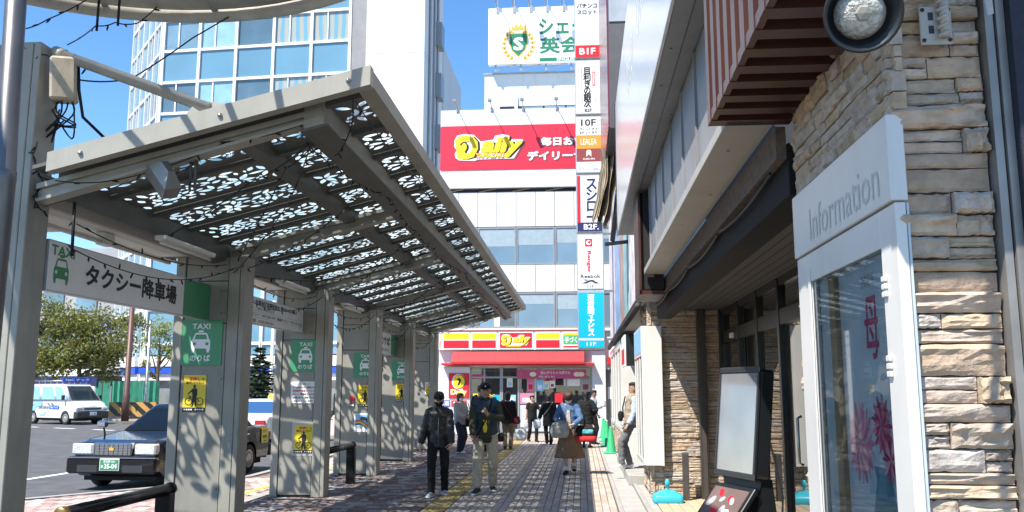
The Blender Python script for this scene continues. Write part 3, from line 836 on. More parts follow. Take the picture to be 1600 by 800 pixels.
# ================================================================ stone-clad building on the right
stonem = M('ledge_stone', (.43, .345, .265), .9, var=.2, vs=16, bump=.4, bs=45, rnd=.14, hue=.007, dirt=.35)
stoned = M('wall_core', (.06, .05, .045), .95)
stone_var = []
for sd in range(18):
    rr = random.Random(900+sd); nx, nz = 9, 6; vs = []; fs = []
    lev = [rr.uniform(.55, 1.0) for _ in range(3)]; cut = sorted(rr.uniform(.15, .85) for _ in range(2)); brk = rr.uniform(.2, .8); shift = rr.choice((0, 0, 1))
    for j in range(nz+1):
        for i in range(nx+1):
            u, v = i/nx, j/nz
            onu = i in (0, nx); onv = j in (0, nz)
            k_ = sum(v+.06*noise.noise(Vector((u*4, sd, 0))) > c_ for c_ in cut); k_ = (k_+shift*(u > brk)) % 3
            n = noise.noise(Vector((u*3+sd*7, v*2, sd)))*.22+noise.noise(Vector((u*10+sd, v*5, sd*3)))*.14
            d_ = lev[k_]*(1+n)
            if onu or onv: d_ *= .72
            ju = rr.uniform(-.02, .02) if 0 < i < nx else 0
            jv = rr.uniform(-.07, .07)
            vs.append((u+ju, -d_, min(1, max(0, v+(jv if onv else jv*.4)))))
    for j in range(nz):
        for i in range(nx):
            a = j*(nx+1)+i; fs.append((a, a+1, a+nx+2, a+nx+1))
    ring = [i for i in range(nx+1)]+[j*(nx+1)+nx for j in range(1, nz+1)]+[nz*(nx+1)+i for i in range(nx-1, -1, -1)]+[j*(nx+1) for j in range(nz-1, 0, -1)]
    o0 = len(vs)
    for q in ring: vs.append((vs[q][0], .3, vs[q][2]))
    for k in range(len(ring)):
        l = (k+1) % len(ring); fs.append((ring[l], ring[k], o0+k, o0+l))
    mb = MB().add(vs, fs)
    stone_var.append(mb.mesh('stone', stonem))
def lay_stones(root, f, plane, u0, u1, z0, z1, hr=(.05, .11), lr=(.13, .38), dr=(.03, .065), seed=1, holes=(), lim=300):
    rr = random.Random(seed); z = z0; cnt = 0
    while z < z1-.02:
        h = rr.uniform(*hr)
        if z1-z-h < .04: h = z1-z
        u = u0-rr.uniform(0, .1)*0
        while u < u1-.01:
            L_ = rr.uniform(*lr)
            if u1-u-L_ < .08: L_ = u1-u
            hs = [h] if h < .075 or rr.random() < .65 else [h*.5, h*.5]
            zz = z
            for hh in hs:
                if not any(a < u+L_*.5 < b and c < zz+hh*.5 < d for a, b, c, d in holes):
                    o = bpy.data.objects.new('stone', rr.choice(stone_var)); COL.objects.link(o); o.parent = root
                    dep = rr.uniform(*dr)*min(1, hh/.075)
                    o.scale = (L_-.004, dep, hh-.003)
                    off = Vector((0, 0, 0)); p = root
                    while p is not None: off += p.location; p = p.parent
                    if f == '-y': o.location = Vector((u+.002, plane, zz))-off
                    else:
                        o.location = Vector((plane, u+L_-.002, zz))-off; o.rotation_euler = (0, 0, -PI/2)
                    cnt += 1
                zz += hh
            u += L_
        z += h
bld = thing('stone_clad_building', 'right-hand building clad in beige ledge stone with a dark glazed entrance', 'building', (1.5, 9, 0))
mb = MB(); mb.box(1.16, 1.45, 3.16, 4.58, 0, 4.1); pw = part('stone_pillar', mb, stoned, bld)
lay_stones(pw, '-y', 3.17, 1.118, 1.455, 1.0, 3.45, (.04, .115), (.1, .34), (.03, .085), 4)
lay_stones(pw, '-x', 1.165, 3.12, 4.62, .7, 3.55, (.04, .10), (.14, .42), (.03, .062), 5, holes=[(3.14, 4.5, .3, 2.56)])
mb = MB(); mb.box(1.06, 2.6, 13.78, 14.3, 0, 3.3); rw = part('return_wall', mb, stoned, bld)
lay_stones(rw, '-y', 13.78, 1.24, 2.2, .02, 3.05, (.045, .10), (.16, .5), (.03, .048), 6)
lay_stones(rw, '-y', 13.78, 1.03, 1.238, .02, .5, (.07, .11), (.1, .2), (.03, .06), 16)
lay_stones(rw, '-y', 13.78, 1.03, 1.238, 2.61, 3.05, (.07, .11), (.1, .2), (.03, .06), 17)
mb = MB(); mb.box(1.10, 1.3, 14.301, 15.6, 0, 3.0); sw = part('street_wall', mb, stoned, bld)
lay_stones(sw, '-x', 1.09, 13.72, 15.6, .02, .52, (.07, .11), (.2, .4), (.03, .05), 7)
lay_stones(sw, '-x', 1.09, 13.72, 15.6, 2.63, 3.0, (.07, .11), (.15, .35), (.03, .07), 8)
dk = M('dark_frame', (.035, .035, .036), .35, metal=.4, var=.15, spec=.5)
greym = M('grey_cladding', (.24, .24, .245), .45, var=.08, vs=2, dirt=.3)
soff = M('soffit_cream', (.40, .385, .35), .45, var=.05, vs=2, dirt=.2)
mb = MB(); mb.box(.80, 1.06, 4.62, 10.9, 3.05, 3.12, 0, .004); part('soffit', mb, soff, bld)
mb = MB()
for y, x in ((5.2, .9), (6.4, .97), (7.6, .9), (8.8, .97), (10, .9)): mb.lathe([(.012, -.004), (0, -.004)], 8, 0, Matrix.Translation((x, y, 3.05)))
part('soffit_screws', mb, dk, bld)
y = 4.62
while y < 10.8:
    part('fascia_panel', MB().box(.885, .93, y+.01, y+.87, 3.121, 4.14, 0, .004), greym, bld)
    part('fascia_rib', MB().box(.868, .886, y+.85, y+.885, 3.121, 4.14), greym, bld); y += .88
part('backing_wall', MB().box(.94, 1.06, 3.0, 13.7, 3.14, 8), stoned, bld)
part('black_beam', MB().box(1.13, 1.34, 4.7, 13.0, 2.66, 2.95, 0, .006), M('matt_black_beam', (.014, .014, .015), .7, spec=.2), bld)
part('cable_tray', MB().box(1.07, 1.125, 4.7, 13.6, 2.86, 3.04), M('rusty_tray', (.13, .10, .08), .8, var=.3, vs=20), bld)
mb = MB()
for k in range(4): mb.tube(cat(Vector((1.10, 5+2*k, 2.85)), Vector((1.09, 6.8+2*k, 2.84)), .04, 8), .008, 5)
part('loose_wires', mb, cord, bld)
mb = MB(); x = 1.35
k = 0
while x < 2.2:
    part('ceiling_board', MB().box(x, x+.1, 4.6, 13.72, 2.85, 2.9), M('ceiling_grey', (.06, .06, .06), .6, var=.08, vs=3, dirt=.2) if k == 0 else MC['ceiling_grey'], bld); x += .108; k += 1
# glazed entrance, receding along the walk
doorgl = glass('door_glass', (.35, .38, .38), .35, .02, (.012, .013, .014))
Ys = [13.7, 12.29, 11.0, 9.8, 8.6, 7.4, 6.2, 4.7]
for y in Ys: part('mullion', MB().box(2.16, 2.26, y-.05, y+.05, .02, 2.82, 0, .006), dk, bld)
for a, b in zip(Ys[1:], Ys):
    part('transom', MB().box(2.17, 2.25, a+.052, b-.052, 2.33, 2.50, 0, .005), dk, bld)
    part('head_rail', MB().box(2.17, 2.25, a+.052, b-.052, 2.76, 2.845), dk, bld)
    part('sill_rail', MB().box(2.17, 2.25, a+.052, b-.052, .021, .12), dk, bld)
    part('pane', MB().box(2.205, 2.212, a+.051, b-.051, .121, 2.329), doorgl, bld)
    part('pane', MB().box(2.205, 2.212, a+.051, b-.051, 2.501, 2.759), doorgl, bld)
part('door_closer', MB().box(2.12, 2.165, 12.6, 12.75, 2.36, 2.43, 0, .006), lampw, bld)
part('door_pull', MB().tube([(2.15, 8.9, .9), (2.11, 8.9, .92), (2.11, 8.9, 1.35), (2.15, 8.9, 1.37)], .014, 8), steel, bld)
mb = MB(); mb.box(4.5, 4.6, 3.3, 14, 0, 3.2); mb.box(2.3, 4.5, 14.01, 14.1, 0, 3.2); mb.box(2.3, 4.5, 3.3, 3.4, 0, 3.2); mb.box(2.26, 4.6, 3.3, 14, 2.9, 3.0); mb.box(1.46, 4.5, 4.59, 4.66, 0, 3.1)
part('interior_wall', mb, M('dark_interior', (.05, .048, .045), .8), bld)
deck = M('deck_board', (.50, .40, .275), .6, var=.12, vs=5, bump=.1, rnd=.08, dirt=.15)
x = 1.075; 
while x < 2.15:
    o = bpy.data.objects.new('floor_board', None) if 0 else part('floor_board', MB().box(x, x+.142, 3.3, 13.72, -.05, .02, 0, .004), deck, bld); x += .15
mb = MB(); mb.box(1.78, 1.9, 13.56, 13.70, .02, 2.85, 0, .004); mb.box(1.81, 1.87, 13.54, 13.56, .02, 2.85, 1)
part('shutter_channel', mb, [M('channel_brown', (.075, .068, .06), .4, metal=.5, var=.15), stoned], bld)
part('corner_strip', MB().box(2.12, 2.155, 13.66, 13.72, .02, 2.85), dk, bld)
r = thing('low_post', 'short dark steel post on the tan deck by the sunlit stone wall', 'post', (1.53, 13.45, .02))
part('shaft', MB().box(-.045, .045, -.05, .05, 0, .68, 0, .006), darkst, r, True)
part('side_bar', MB().box(-.5, -.046, -.01, .01, .26, .285), darkst, r, True)
# steel channel and dark blue wall at the right edge
mb = MB(); mb.box(1.462, 1.49, 3.10, 3.4, 0, 4.2); mb.box(1.497, 1.525, 3.09, 3.4, 0, 4.2); mb.box(1.491, 1.496, 3.15, 3.4, 0, 4.2)
part('shutter_guide', mb, M('galvanised', (.30, .285, .265), .45, metal=.5, var=.18, vs=5, dirt=.3), bld)
r = thing('dark_blue_wall', 'dark navy rough-painted wall at the right edge of view', 'wall', (2.2, 3.1, 0))
part('wall', MB().box(1.527, 5, 3.05, 3.29, 0, 5), M('navy_render', (.018, .021, .036), .7, var=.25, vs=70, bump=.3, bs=180), r)
part('paper_scrap', MB().quad(at(1537, -10, Y=3.045), at(1549, -12, Y=3.044), at(1553, 21, Y=3.045), at(1543, 24, Y=3.043)), M('torn_paper', (.4, .4, .4), .8), r)
for o_ in r.children:
    pass
# information showcase on the pillar
showg = glass('case_glass', (.93, .97, .97), .97, .02, (.02, .025, .025))
wht = M('white_enamel', (.67, .655, .62), .32, var=.05, vs=2.5, dirt=.14, spec=.5)
r = thing('information_case', 'tall white wall showcase with Information header, near right', 'showcase', (1.1, 3.8, 1))
part('header', MB().box(1.100, 1.16, 3.12, 4.53, 2.285, 2.60, 0, .003), wht, r)
text('Information', (1.0985, 3.72, 2.40), .98, .155, '-x', M('faded_letter', (.50, .50, .49), .4), r, .003)
part('back_panel', MB().box(1.152, 1.16, 3.12, 4.50, .3, 2.275), M('case_back', (.46, .53, .58), .5), r)
for (a, b, z0, z1) in ((3.12, 3.29, .3, 2.278), (4.29, 4.53, .3, 2.278), (3.291, 4.289, 2.14, 2.278), (3.291, 4.289, .3, .42)):
    part('frame', MB().box(1.112, 1.15, a, b, z0, z1, 0, .003), wht, r)
part('door_edge', MB().box(1.104, 1.111, 4.285, 4.315, .42, 2.20), wht, r)
part('glass_door', MB().quad((1.119, 4.288, .421), (1.119, 3.292, .421), (1.119, 3.292, 2.139), (1.119, 4.288, 2.139)), showg, r)
part('timber_strip', MB().box(1.13, 1.151, 3.98, 4.07, .43, 2.13), M('timber', (.36, .24, .13), .6, var=.15, vs=8), r)
for py in (435, 570): 
    a = at(1412, py, X=1.09)
    for dz in (.028, 0, -.028): part('hinge', MB().box(1.102, 1.1115, 3.24, 3.285, a.z+dz-.011, a.z+dz+.011, 0, .003), wht, r)
PX = 1.148
part('poster', MB().box(PX, PX+.003, 3.31, 3.90, .45, 2.1), M('poster_paper', (.50, .58, .64), .6), r)
a = at(1362, 512, X=PX); text('母', (PX-.001, a.y, a.z), .16, .25, '-x', magenta, r, .01)
a = at(1352, 440, X=PX); text('2024', (PX-.001, a.y-.02, a.z), .16, .05, '-x', grey_print, r)
pinks = [M('petal_pink', (.62, .2, .32), .6, rnd=.2), M('petal_pale', (.72, .42, .5), .6, rnd=.15), M('petal_red', (.45, .03, .10), .6, rnd=.2)]
def flower(px, py, rad, n, mats_, layers):
    c = at(px, py, X=PX-.002)
    for L_ in range(layers):
        for i in range(n):
            a0 = 2*PI*(i+.5*L_)/n; rr_ = rad*(1-.22*L_)
            shape('petal', [ell(rr_*.55*math.cos(a0), rr_*.55*math.sin(a0), rr_*.46, rr_*.085, 12, a0)], (PX-.002-.0007*L_-.00002*i, c.y, c.z), '-x', mats_[(i+L_) % len(mats_)], r)
a = at(1384, 770, X=PX)
shape('vase', [[(-.11, -.3), (.11, -.3), (.15, -.05), (.09, .08), (.11, .14), (-.11, .14), (-.09, .08), (-.15, -.05)]], (PX-.0008, a.y, a.z-.05), '-x', M('vase_teal', (.10, .27, .34), .5), r)
flower(1345, 690, .17, 20, pinks[:2], 3); flower(1378, 665, .12, 13, [pinks[2], pinks[0]], 3); flower(1393, 720, .10, 10, [pinks[1], pinks[2]], 2)
# louvre with copper fins
copper = M('copper_fin', (.085, .034, .025), .35, metal=.25, var=.18, vs=4, spec=.5)
fin_b = flat('fin_back', (.015, .012, .012), .7)
def louvre(y0, y1, X0, X1, zb, zt, pitch, lab):
    r = thing('fin_louvre', lab, 'louvre', (X0, y0, zb), 0, 'copper-brown fin louvres')
    part('backing', MB().box(X0+.03, X1, y0, y1, zb+.055, zt), fin_b, r)
    n = int(round((y1-y0)/pitch))
    part('sun_stop_strip', MB().box(X0+.004, X0+.034, y0, y1, zb+.004, zb+.06), copper, r)  # added strip, keeps sun from slipping through between the fin corners
    mb = MB(); mb.prism([(0, 0), (X1-X0, 0), (X1-X0, .07), (.065, .07), (.065, zt-zb), (0, zt-zb)], 'y', 0, pitch*.48)
    me = mb.mesh('fin', copper)
    for k in range(n+1):
        o = bpy.data.objects.new('fin', me); COL.objects.link(o); o.parent = r; o.location = (0, k*pitch, 0)
    return r
louvre(2.60, 4.60, .71, 1.145, 3.05, 4.13, .2, 'large copper-brown fin louvre overhead beside the near stone pillar')  # near end lengthened out of view to shade the upper pillar
louvre(10.95, 11.75, .74, 1.05, 2.80, 4.1, .1, 'smaller brown fin louvre at the far end of the cream soffit')
# glossy sign box
r = thing('fascia_sign', 'long glossy white sign box with scribbled white lettering, overhanging at upper right', 'sign', (.63, 8, 4.2))
m = bpy.data.materials.new('glossy_sign_face'); m.use_nodes = True; t = m.node_tree; b = t.nodes['Principled BSDF']
b.inputs['Roughness'].default_value = .2; b.inputs['Specular IOR Level'].default_value = .5
b.inputs['Base Color'].default_value = (.56, .56, .55, 1)
part('face', MB().box(.63, .64, 2.2, 14.3, 4.16, 6.36), m, r)
part('casing', MB().box(.641, .93, 2.2, 14.3, 4.15, 6.38, 0, .006), greym, r)
part('edge_trim', MB().box(.618, .645, 14.301, 14.33, 4.14, 6.4), dk, r)
part('bottom_trim', MB().box(.62, .64, 2.2, 14.3, 4.14, 4.158), steel, r)
part('casing_joint', MB().box(.775, .78, 2.2, 14.3, 4.146, 4.151), dk, r)
mb = MB()
for k in range(14): mb.lathe([(.014, -.003), (0, -.003)], 8, 0, Matrix.Translation((.70 if k % 3 else .86, 3.1+k*.8, 4.149)))
part('drain_holes', mb, dk, r)
for k, y in enumerate((6.2, 8.2, 10.2)): text('OooO', (.6285, y, 5.5), 1.3, .5, '-x', white, r)
# floodlight lamp, hinge bracket and small camera-like spot
r = thing('round_floodlight', 'round black floodlight with ribbed glass lens at upper right', 'floodlight', (.735, 2.22, 2.59))
r.scale = (.82, .82, .82)
T = Matrix.Translation((0, 0, 0)) @ Matrix.Rotation(R(112), 4, 'X') @ Matrix.Rotation(R(-4), 4, 'Y')
part('housing', MB().lathe([(.05, -.16), (.085, -.13), (.10, -.02), (.118, .03), (.122, .05), (.112, .05), (.095, .0), (0, -.01)], 32, 0, T), M('lamp_black', (.012, .014, .016), .4), r, True)
ln = M('ribbed_lens', (.42, .42, .38), .15, var=.35, vs=60, bump=.6, bs=90)
part('lens', MB().lathe([(0, .052), (.03, .05), (.05, .046), (.066, .034), (.078, .012), (.08, 0)], 32, 0, T), ln, r, True)
part('lens_centre', MB().lathe([(0, .060), (.022, .057), (.028, .05)], 6, 0, T, False), M('lens_cap', (.3, .29, .25), .3), r, True)
part('bracket', MB().tube([(0, .10, .05), (0, .12, .3), (.02, .1, 1.9)], .018, 8), MC['lamp_black'], r, True)
c = at(1462, 42, Y=3.1)
r = thing('hinge_bracket', 'white metal hinge bracket with chain bolted on the pillar top', 'bracket', c)
part('plate', MB().box(-.058, .052, -.012, .0, -.07, .075, 0, .003), M('bracket_paint', (.40, .39, .36), .5, dirt=.3), r, True)
mb = MB()
for z in (-.055, .06):
    for x in (-.048, .042): mb.lathe([(0, .006), (.007, .004), (.008, 0)], 8, 0, Matrix.Translation((x, -.012, z)) @ Matrix.Rotation(PI/2, 4, 'X'))
for z in (-.03, .02): mb.box(-.03, -.012, -.0135, -.0121, z, z+.03)
part('holes', mb, dk, r, True)
mb = MB(); mb.tube([(.02, -.03, -.05), (.02, -.03, .12)], .017, 10)
for k in range(5): mb.tube([(-.005, -.032, -.05+.032*k), (.02, -.05, -.04+.032*k), (.03, -.03, -.03+.032*k)], .008, 6)
part('hinge_pin', mb, MC['bracket_paint'], r, True)
r = thing('spot_fitting', 'small grey cylindrical spot fitting under the dark entrance ceiling', 'spotlight', (1.2, 5.73, 2.93))
part('barrel', MB().lathe([(.0, -.12), (.045, -.115), (.055, .1), (.05, .12), (.035, .115), (0, .11)], 16, 0, Matrix.Rotation(R(105), 4, 'X') @ Matrix.Rotation(R(-12), 4, 'Y')), M('spot_grey', (.22, .22, .22), .4, metal=.4), r, True)
part('arm', MB().tube([(0, .05, .02), (.02, .06, .14)], .014, 6), dk, r, True)
# blade sign stand outside the entrance
r = thing('light_box_stand', 'black floor-standing light box with glossy blank panel by the entrance', 'sign stand', (1.29, 7.45, 0), R(-69))
Tm = Matrix.Rotation(R(-7), 4, 'X')
def loc_box(x0, x1, y0, y1, z0, z1, ch=.012):
    mb = MB().box(x0, x1, y0, y1, z0, z1, 0, ch); return mb
o = part('cabinet', loc_box(-.30, .30, -.05, .085, 0, .86, .02), MC['lamp_black'], r, True); o.location = (0, 0, .93); o.rotation_euler = (R(-6), 0, 0)
mb = MB(); mb.box(-.31, .31, -.07, -.051, -.02, .03, 0, .006); mb.box(-.31, .31, -.07, -.051, .83, .88, 0, .006); mb.box(-.31, -.285, -.07, -.051, .031, .829); mb.box(.285, .31, -.07, -.051, .031, .829)
s_ = part('frame', mb, M('satin_black', (.05, .05, .052), .3, metal=.5), o, True)
part('panel', MB().box(-.284, .284, -.062, -.0512, .031, .829), M('gloss_panel', (.27, .265, .27), .09, metal=.3, var=.12, vs=3, spec=.9, coat=.5), o, True)
o = part('leaflet_board', MB().box(-.30, .30, -.02, .02, 0, .62, 0, .006), MC['lamp_black'], r, True); o.location = (0, -.42, .36); o.rotation_euler = (R(-38), 0, 0)
mb = MB(); mb.box(-.26, .26, -.026, -.0201, .05, .58); p_ = part('leaflet', mb, M('leaflet_paper', (.16, .11, .10), .25), o, True)
rr = random.Random(3)
for k in range(12):
    u, v, s1 = rr.uniform(-.2, .2), rr.uniform(.1, .53), rr.uniform(.03, .07)
    shape('print_patch', [ell(u, v, s1, s1*.6, 10, rr.uniform(0, 3))], (0, -.0265-.0003*k, 0), '-y', rr.choice((red, maroon, cream, red, grey_print, red)), o, 1, True)
part('foot', MB().prism([(-.14, 0), (.22, 0), (.12, .92), (.02, .92)], 'x', -.27, .27), MC['lamp_black'], r, True)
part('power_lead', MB().tube([(.3, .1, 1.2), (.36, .15, .8), (.34, .12, .3), (.4, .3, .03)], .008, 5), cord, r, True)
# blue banner base
r = thing('banner_base', 'turquoise plastic water-filled banner base on the tan deck', 'banner base', (1.235, 13.2, .012))
rings = []
for w, d, z, k in ((.20, .15, 0, .04), (.215, .165, .02, .05), (.215, .165, .09, .05), (.20, .15, .115, .05), (.10, .07, .17, .03), (.045, .045, .185, .02)):
    rings.append([(p[0], p[1], z) for p in rrect(-w, w, -d, d, k)])
turq = M('turquoise_plastic', (.04, .42, .55), .35, var=.04)
part('tank', MB().loft(rings), turq, r, True)
part('spout', MB().lathe([(.02, .18), (.02, .235), (.035, .24), (.038, .30), (.026, .315), (.026, .33), (0, .335)], 16), turq, r, True)

# white corner display case
r = thing('corner_case', 'white display case wrapped round the sunlit corner of the stone wall', 'showcase', (1.0, 14, .5))
part('end_panel', MB().box(.965, 1.235, 13.60, 13.72, .5, 2.60, 0, .005), wht, r)
part('panel_strip', MB().box(1.205, 1.237, 13.59, 13.599, .5, 2.6), wht, r)
part('header', MB().box(.935, 1.06, 13.721, 15.5, 2.15, 2.61), wht, r)
part('header_print', MB().box(.931, .934, 13.8, 15.45, 2.2, 2.58), MC['sky_blue_print'], r)
part('back', MB().box(1.0, 1.05, 13.721, 15.5, .5, 2.149), M('case_dark', (.12, .12, .13), .5), r)
for y in (13.721, 14.3, 14.88, 15.44): part('frame_post', MB().box(.94, .99, y, y+.06, .5, 2.149), wht, r)
part('frame_rail', MB().box(.94, .99, 13.782, 15.439, .5, .56), wht, r)
for y in (13.85, 14.45, 15.0): part('red_poster', MB().box(.985, .999, y, y+.38, 1.65, 2.1), red, r)
part('glass', MB().box(.955, .958, 13.79, 15.43, .57, 2.14), showg, r)

# the shops beyond along the right
shops = thing('right_shop_row', 'row of shops beyond the stone wall, with poster-covered upper wall', 'building', (1.2, 20, 0))
plas = M('off_white_wall', (.56, .55, .52), .7, var=.06, vs=2, dirt=.15)
part('block', MB().box(1.75, 6, 14.31, 30, 0, 14), M('shop_dark', (.03, .03, .032), .6), shops)
part('upper_wall', MB().box(.97, 1.74, 12.0, 28.5, 3.02, 9.5), plas, shops)
part('step', MB().box(.80, 1.74, 15.62, 20.6, 0, .17, 0, .01), conc, shops)
part('door_post', MB().box(1.3, 1.74, 15.62, 15.9, .171, 3.0), plas, shops)
part('plinth', MB().box(.97, 1.74, 20.62, 28.5, 0, .66), plas, shops)
lay_stones([c_ for c_ in shops.children if c_.name.startswith('plinth')][0], '-x', .96, 20.62, 28.4, .03, .64, (.09, .12), (.3, .6), (.02, .04), 9)
part('door_leaf', MB().box(1.60, 1.65, 16.0, 20.5, .171, 2.9), doorgl, shops)
for y in (16.0, 17.5, 19.0, 20.5): part('door_stile', MB().box(1.56, 1.599, y-.05, y+.05, .171, 2.9), dk, shops)
wc = part('window_case', MB().box(.93, 1.7, 20.9, 28, 2.62, 2.80), wht, shops)
part('window_case_base', MB().box(.93, 1.7, 20.9, 28, .661, .76), wht, shops)
part('window_back', MB().box(1.4, 1.45, 20.9, 28, .761, 2.619), M('window_grey', (.3, .32, .34), .4), shops)
for y in (20.9, 22.4, 24.0, 25.6, 27.2): part('window_post', MB().box(.93, 1.02, y, y+.14, .761, 2.619), wht, shops)
part('window_pane', MB().box(.96, .965, 21.05, 27.2, .77, 2.61), showg, shops)
part('end_wall', MB().box(1.021, 1.39, 20.9, 20.95, .761, 2.619), wht, shops)
bans = [((955, 962), (.62, .52, .54)), ((962.5, 969), (.22, .32, .52)), ((970, 976.5), (.36, .22, .18)), ((977, 984), (.24, .42, .42)), ((985, 994), (.68, .62, .6)), ((995, 1003), (.55, .5, .5))]
for i, ((p0, p1), c) in enumerate(bans):
    y1 = at(p0, 500, X=.96).y; y0 = at(p1, 500, X=.96).y
    part('banner', MB().box(.945, .969, y0, y1, 3.1, 7.5), M('banner_%s' % ('rose', 'blue', 'brown', 'teal', 'white', 'pale')[i], c, .5, var=.35, vs=2.2), shops)
mb = MB(); mb.tube([(.9, 13.75, 2.93), (.9, 28, 2.93)], .055, 8); mb.box(.86, .97, 13.75, 28, 2.985, 3.015)
part('gutter', mb, M('sooty_gutter', (.045, .043, .04), .7, var=.3, vs=9), shops)
r = thing('shop_sign', 'small black box sign with red and white face over the dark doorway', 'sign', (.9, 18, 2.2))
part('box', MB().box(.9, 1.29, 17.6, 17.75, 2.1, 2.72), dk, r); part('face', MB().box(.87, .899, 17.6, 18.9, 2.1, 2.72), white, r)
part('red_field', MB().box(.866, .8695, 17.7, 18.8, 2.15, 2.45), red, r)
r = thing('maroon_sign', 'tall glossy maroon projecting sign high above the glossy white sign', 'sign', (.6, 16, 6))
part('face', MB().box(.52, .55, 14.6, 19.5, 6.1, 14), M('maroon_gloss', (.14, .035, .05), .2, var=.2, spec=.6), r)
part('casing', MB().box(.551, .96, 14.6, 19.5, 6.08, 14), M('charcoal_case', (.085, .085, .09), .45), r)
part('glazed_end', MB().box(.56, .95, 14.58, 14.599, 8.0, 14), M('pale_end', (.32, .35, .40), .25), r)
# torn beige awning
r = thing('torn_awning', 'torn beige folded awning hanging from a bracket behind the white signs', 'awning', (.6, 16.8, 5.5))
tarp = M('beige_tarp', (.42, .35, .25), .8, var=.25, vs=5, bump=.3, bs=20, dirt=.4)
rr = random.Random(8)
for s in range(3):
    nu, nv = 14, 18; vs = []
    for j_ in range(nv+1):
        v_ = j_/nv
        for i_ in range(nu+1):
            u_ = i_/nu; rag = (1 if j_ < nv else rr.uniform(.9, 1.06))
            x = .80-.10*s-.24*(v_*rag)**1.6-.16*u_*(1-.3*v_)+noise.noise(Vector((u_*2, v_*3, s)))*.05
            y = 16.4+.5*u_+(.035 if i_ % 2 else -.035)+noise.noise(Vector((u_*3, v_*2, s+5)))*.06
            vs.append((x, y, 6.55-.12*s-(1.85-.2*s)*v_*rag+.05*math.sin(u_*9)))
    part('fold', MB().add(vs, [(j_*(nu+1)+i_, j_*(nu+1)+i_+1, (j_+1)*(nu+1)+i_+1, (j_+1)*(nu+1)+i_) for j_ in range(nv) for i_ in range(nu)]), tarp, r)
mb = MB(); mb.tube([(.78, 16.9, 6.4), (.80, 17.0, 5.4), (.66, 17, 4.5)], .03, 6); mb.tube([(.8, 17, 5.4), (.95, 17, 5.4)], .025, 6); mb.tube([(.96, 17, 4.5), (.5, 17, 4.45)], .04, 6); mb.tube([(.62, 16.9, 4.5), (.76, 16.95, 5.6)], .025, 6)
part('frame_arm', mb, darkst, r)

# projecting sign column (six light boxes)
r = thing('sign_column', 'tall vertical column of six white and coloured shop signs', 'sign', (.3, 24, 2.7))
SX0, SX1, SY = -.075, .665, 24
def sgn(z0, z1): 
    part('light_box', MB().box(SX0, SX1, SY, SY+.22, z0, z1, 0, .01), aluf, r)
    return part('sign_face', MB().box(SX0+.03, SX1-.03, SY-.006, SY-.001, z0+.03, z1-.03), sign_w, r)
xm = (SX0+SX1)/2; fy = SY-.008
def st(s, zc, w, h, m_, p, x=xm, bold=.02, **k): text(s, (x, fy-.002, zc), w, h, '-y', m_, p, bold, **k)
def sbox(x0, x1, z0, z1, m_, p, d=0): part('colour_field', MB().box(x0, x1, fy-.0015-d, fy+.0015-d, z0, z1), m_, p)
p = sgn(11.03, 12.86)
st('パチンコ', 12.62, .58, .15, navy, p, bold=.03); st('スロット', 12.42, .56, .14, navy, p, bold=.03)
sbox(SX0+.03, SX1-.03, 11.06, 11.42, red, p); st('B1F', 11.24, .46, .2, white, p, bold=.03)
p = sgn(9.36, 10.98)
st('目利きの銀次', 10.16, .22, 1.2, black, p, x=xm-.02, vert=True, bold=.03); st('B2F', 9.48, .2, .1, black, p)
sbox(xm+.13, xm+.21, 10.2, 10.62, red, p); st('船橋駅前', 10.41, .05, .38, white, p, x=xm+.17, vert=True)
for x in (xm-.17, xm+.2): sbox(x-.006, x+.006, 9.7, 10.75, black, p, .001) if x < xm else sbox(x-.006, x+.006, 9.7, 10.18, black, p)
p = sgn(7.65, 9.31)
st('10F', 9.12, .42, .2, black, p); st('フィットネス', 8.93, .5, .075, dkgrey, p); st('&ホットヨガ', 8.83, .5, .075, dkgrey, p)
sbox(SX0+.03, SX1-.03, 8.36, 8.75, orange, p); st('LEALEA', 8.56, .45, .17, white, p, bold=0)
sbox(SX0+.03, SX1-.03, 7.98, 8.357, maroon, p)
shape('crest', [[(-.07, -.1), (-.07, .06), (-.04, .1), (.04, .1), (.07, .06), (.07, -.1), (0, -.03)]], (xm, fy-.003, 8.22), '-y', cream, p); st('AURA SPA', 8.06, .34, .05, white, p)
st('2024.1.6', 7.87, .34, .06, grey_print, p, bold=0); st('グランドOPEN', 7.76, .58, .085, dkgrey, p, bold=0)
p = sgn(5.96, 7.60)
sbox(SX0+.03, SX0+.12, 6.16, 7.57, red, p); sbox(SX0+.03, SX1-.03, 5.99, 6.24, navy, p, .001); st('B2F.', 6.115, .42, .16, white, p, x=xm+.04, bold=.03)
st('スシロー', 6.93, .30, 1.12, navy, p, x=xm+.06, vert=True, bold=.03)
p = sgn(4.36, 5.91)
sbox(xm-.14, xm+.06, 5.56, 5.78, red, p); shape('swirl', [ell(0, 0, .07, .07), ell(.02, .01, .04, .04)], (xm-.04, fy-.003, 5.67), '-y', white, p)
text('Ranger', (xm-.04, fy-.002, 5.13), .62, .13, '-y', red, p, .03, rot=Matrix(((0, 1, 0), (0, 0, -1), (-1, 0, 0))))
text('キックボクシングジム', (xm+.2, fy-.002, 5.25), .95, .06, '-y', grey_print, p, 0, rot=Matrix(((0, 1, 0), (0, 0, -1), (-1, 0, 0))))
st('Reebok', 4.73, .54, .1, black, p, bold=.01)
shape('wedge_mark', [[(-.22, -.05), (-.1, -.05), (.1, .03), (.26, .05), (.0, .035)], [(.02, -.0), (.13, -.05), (.24, -.05), (.1, .01)], [(-.2, .05), (-.1, .05), (-.05, .03), (-.12, .02)]], (xm-.01, fy-.003, 4.59), '-y', black, p, 1)
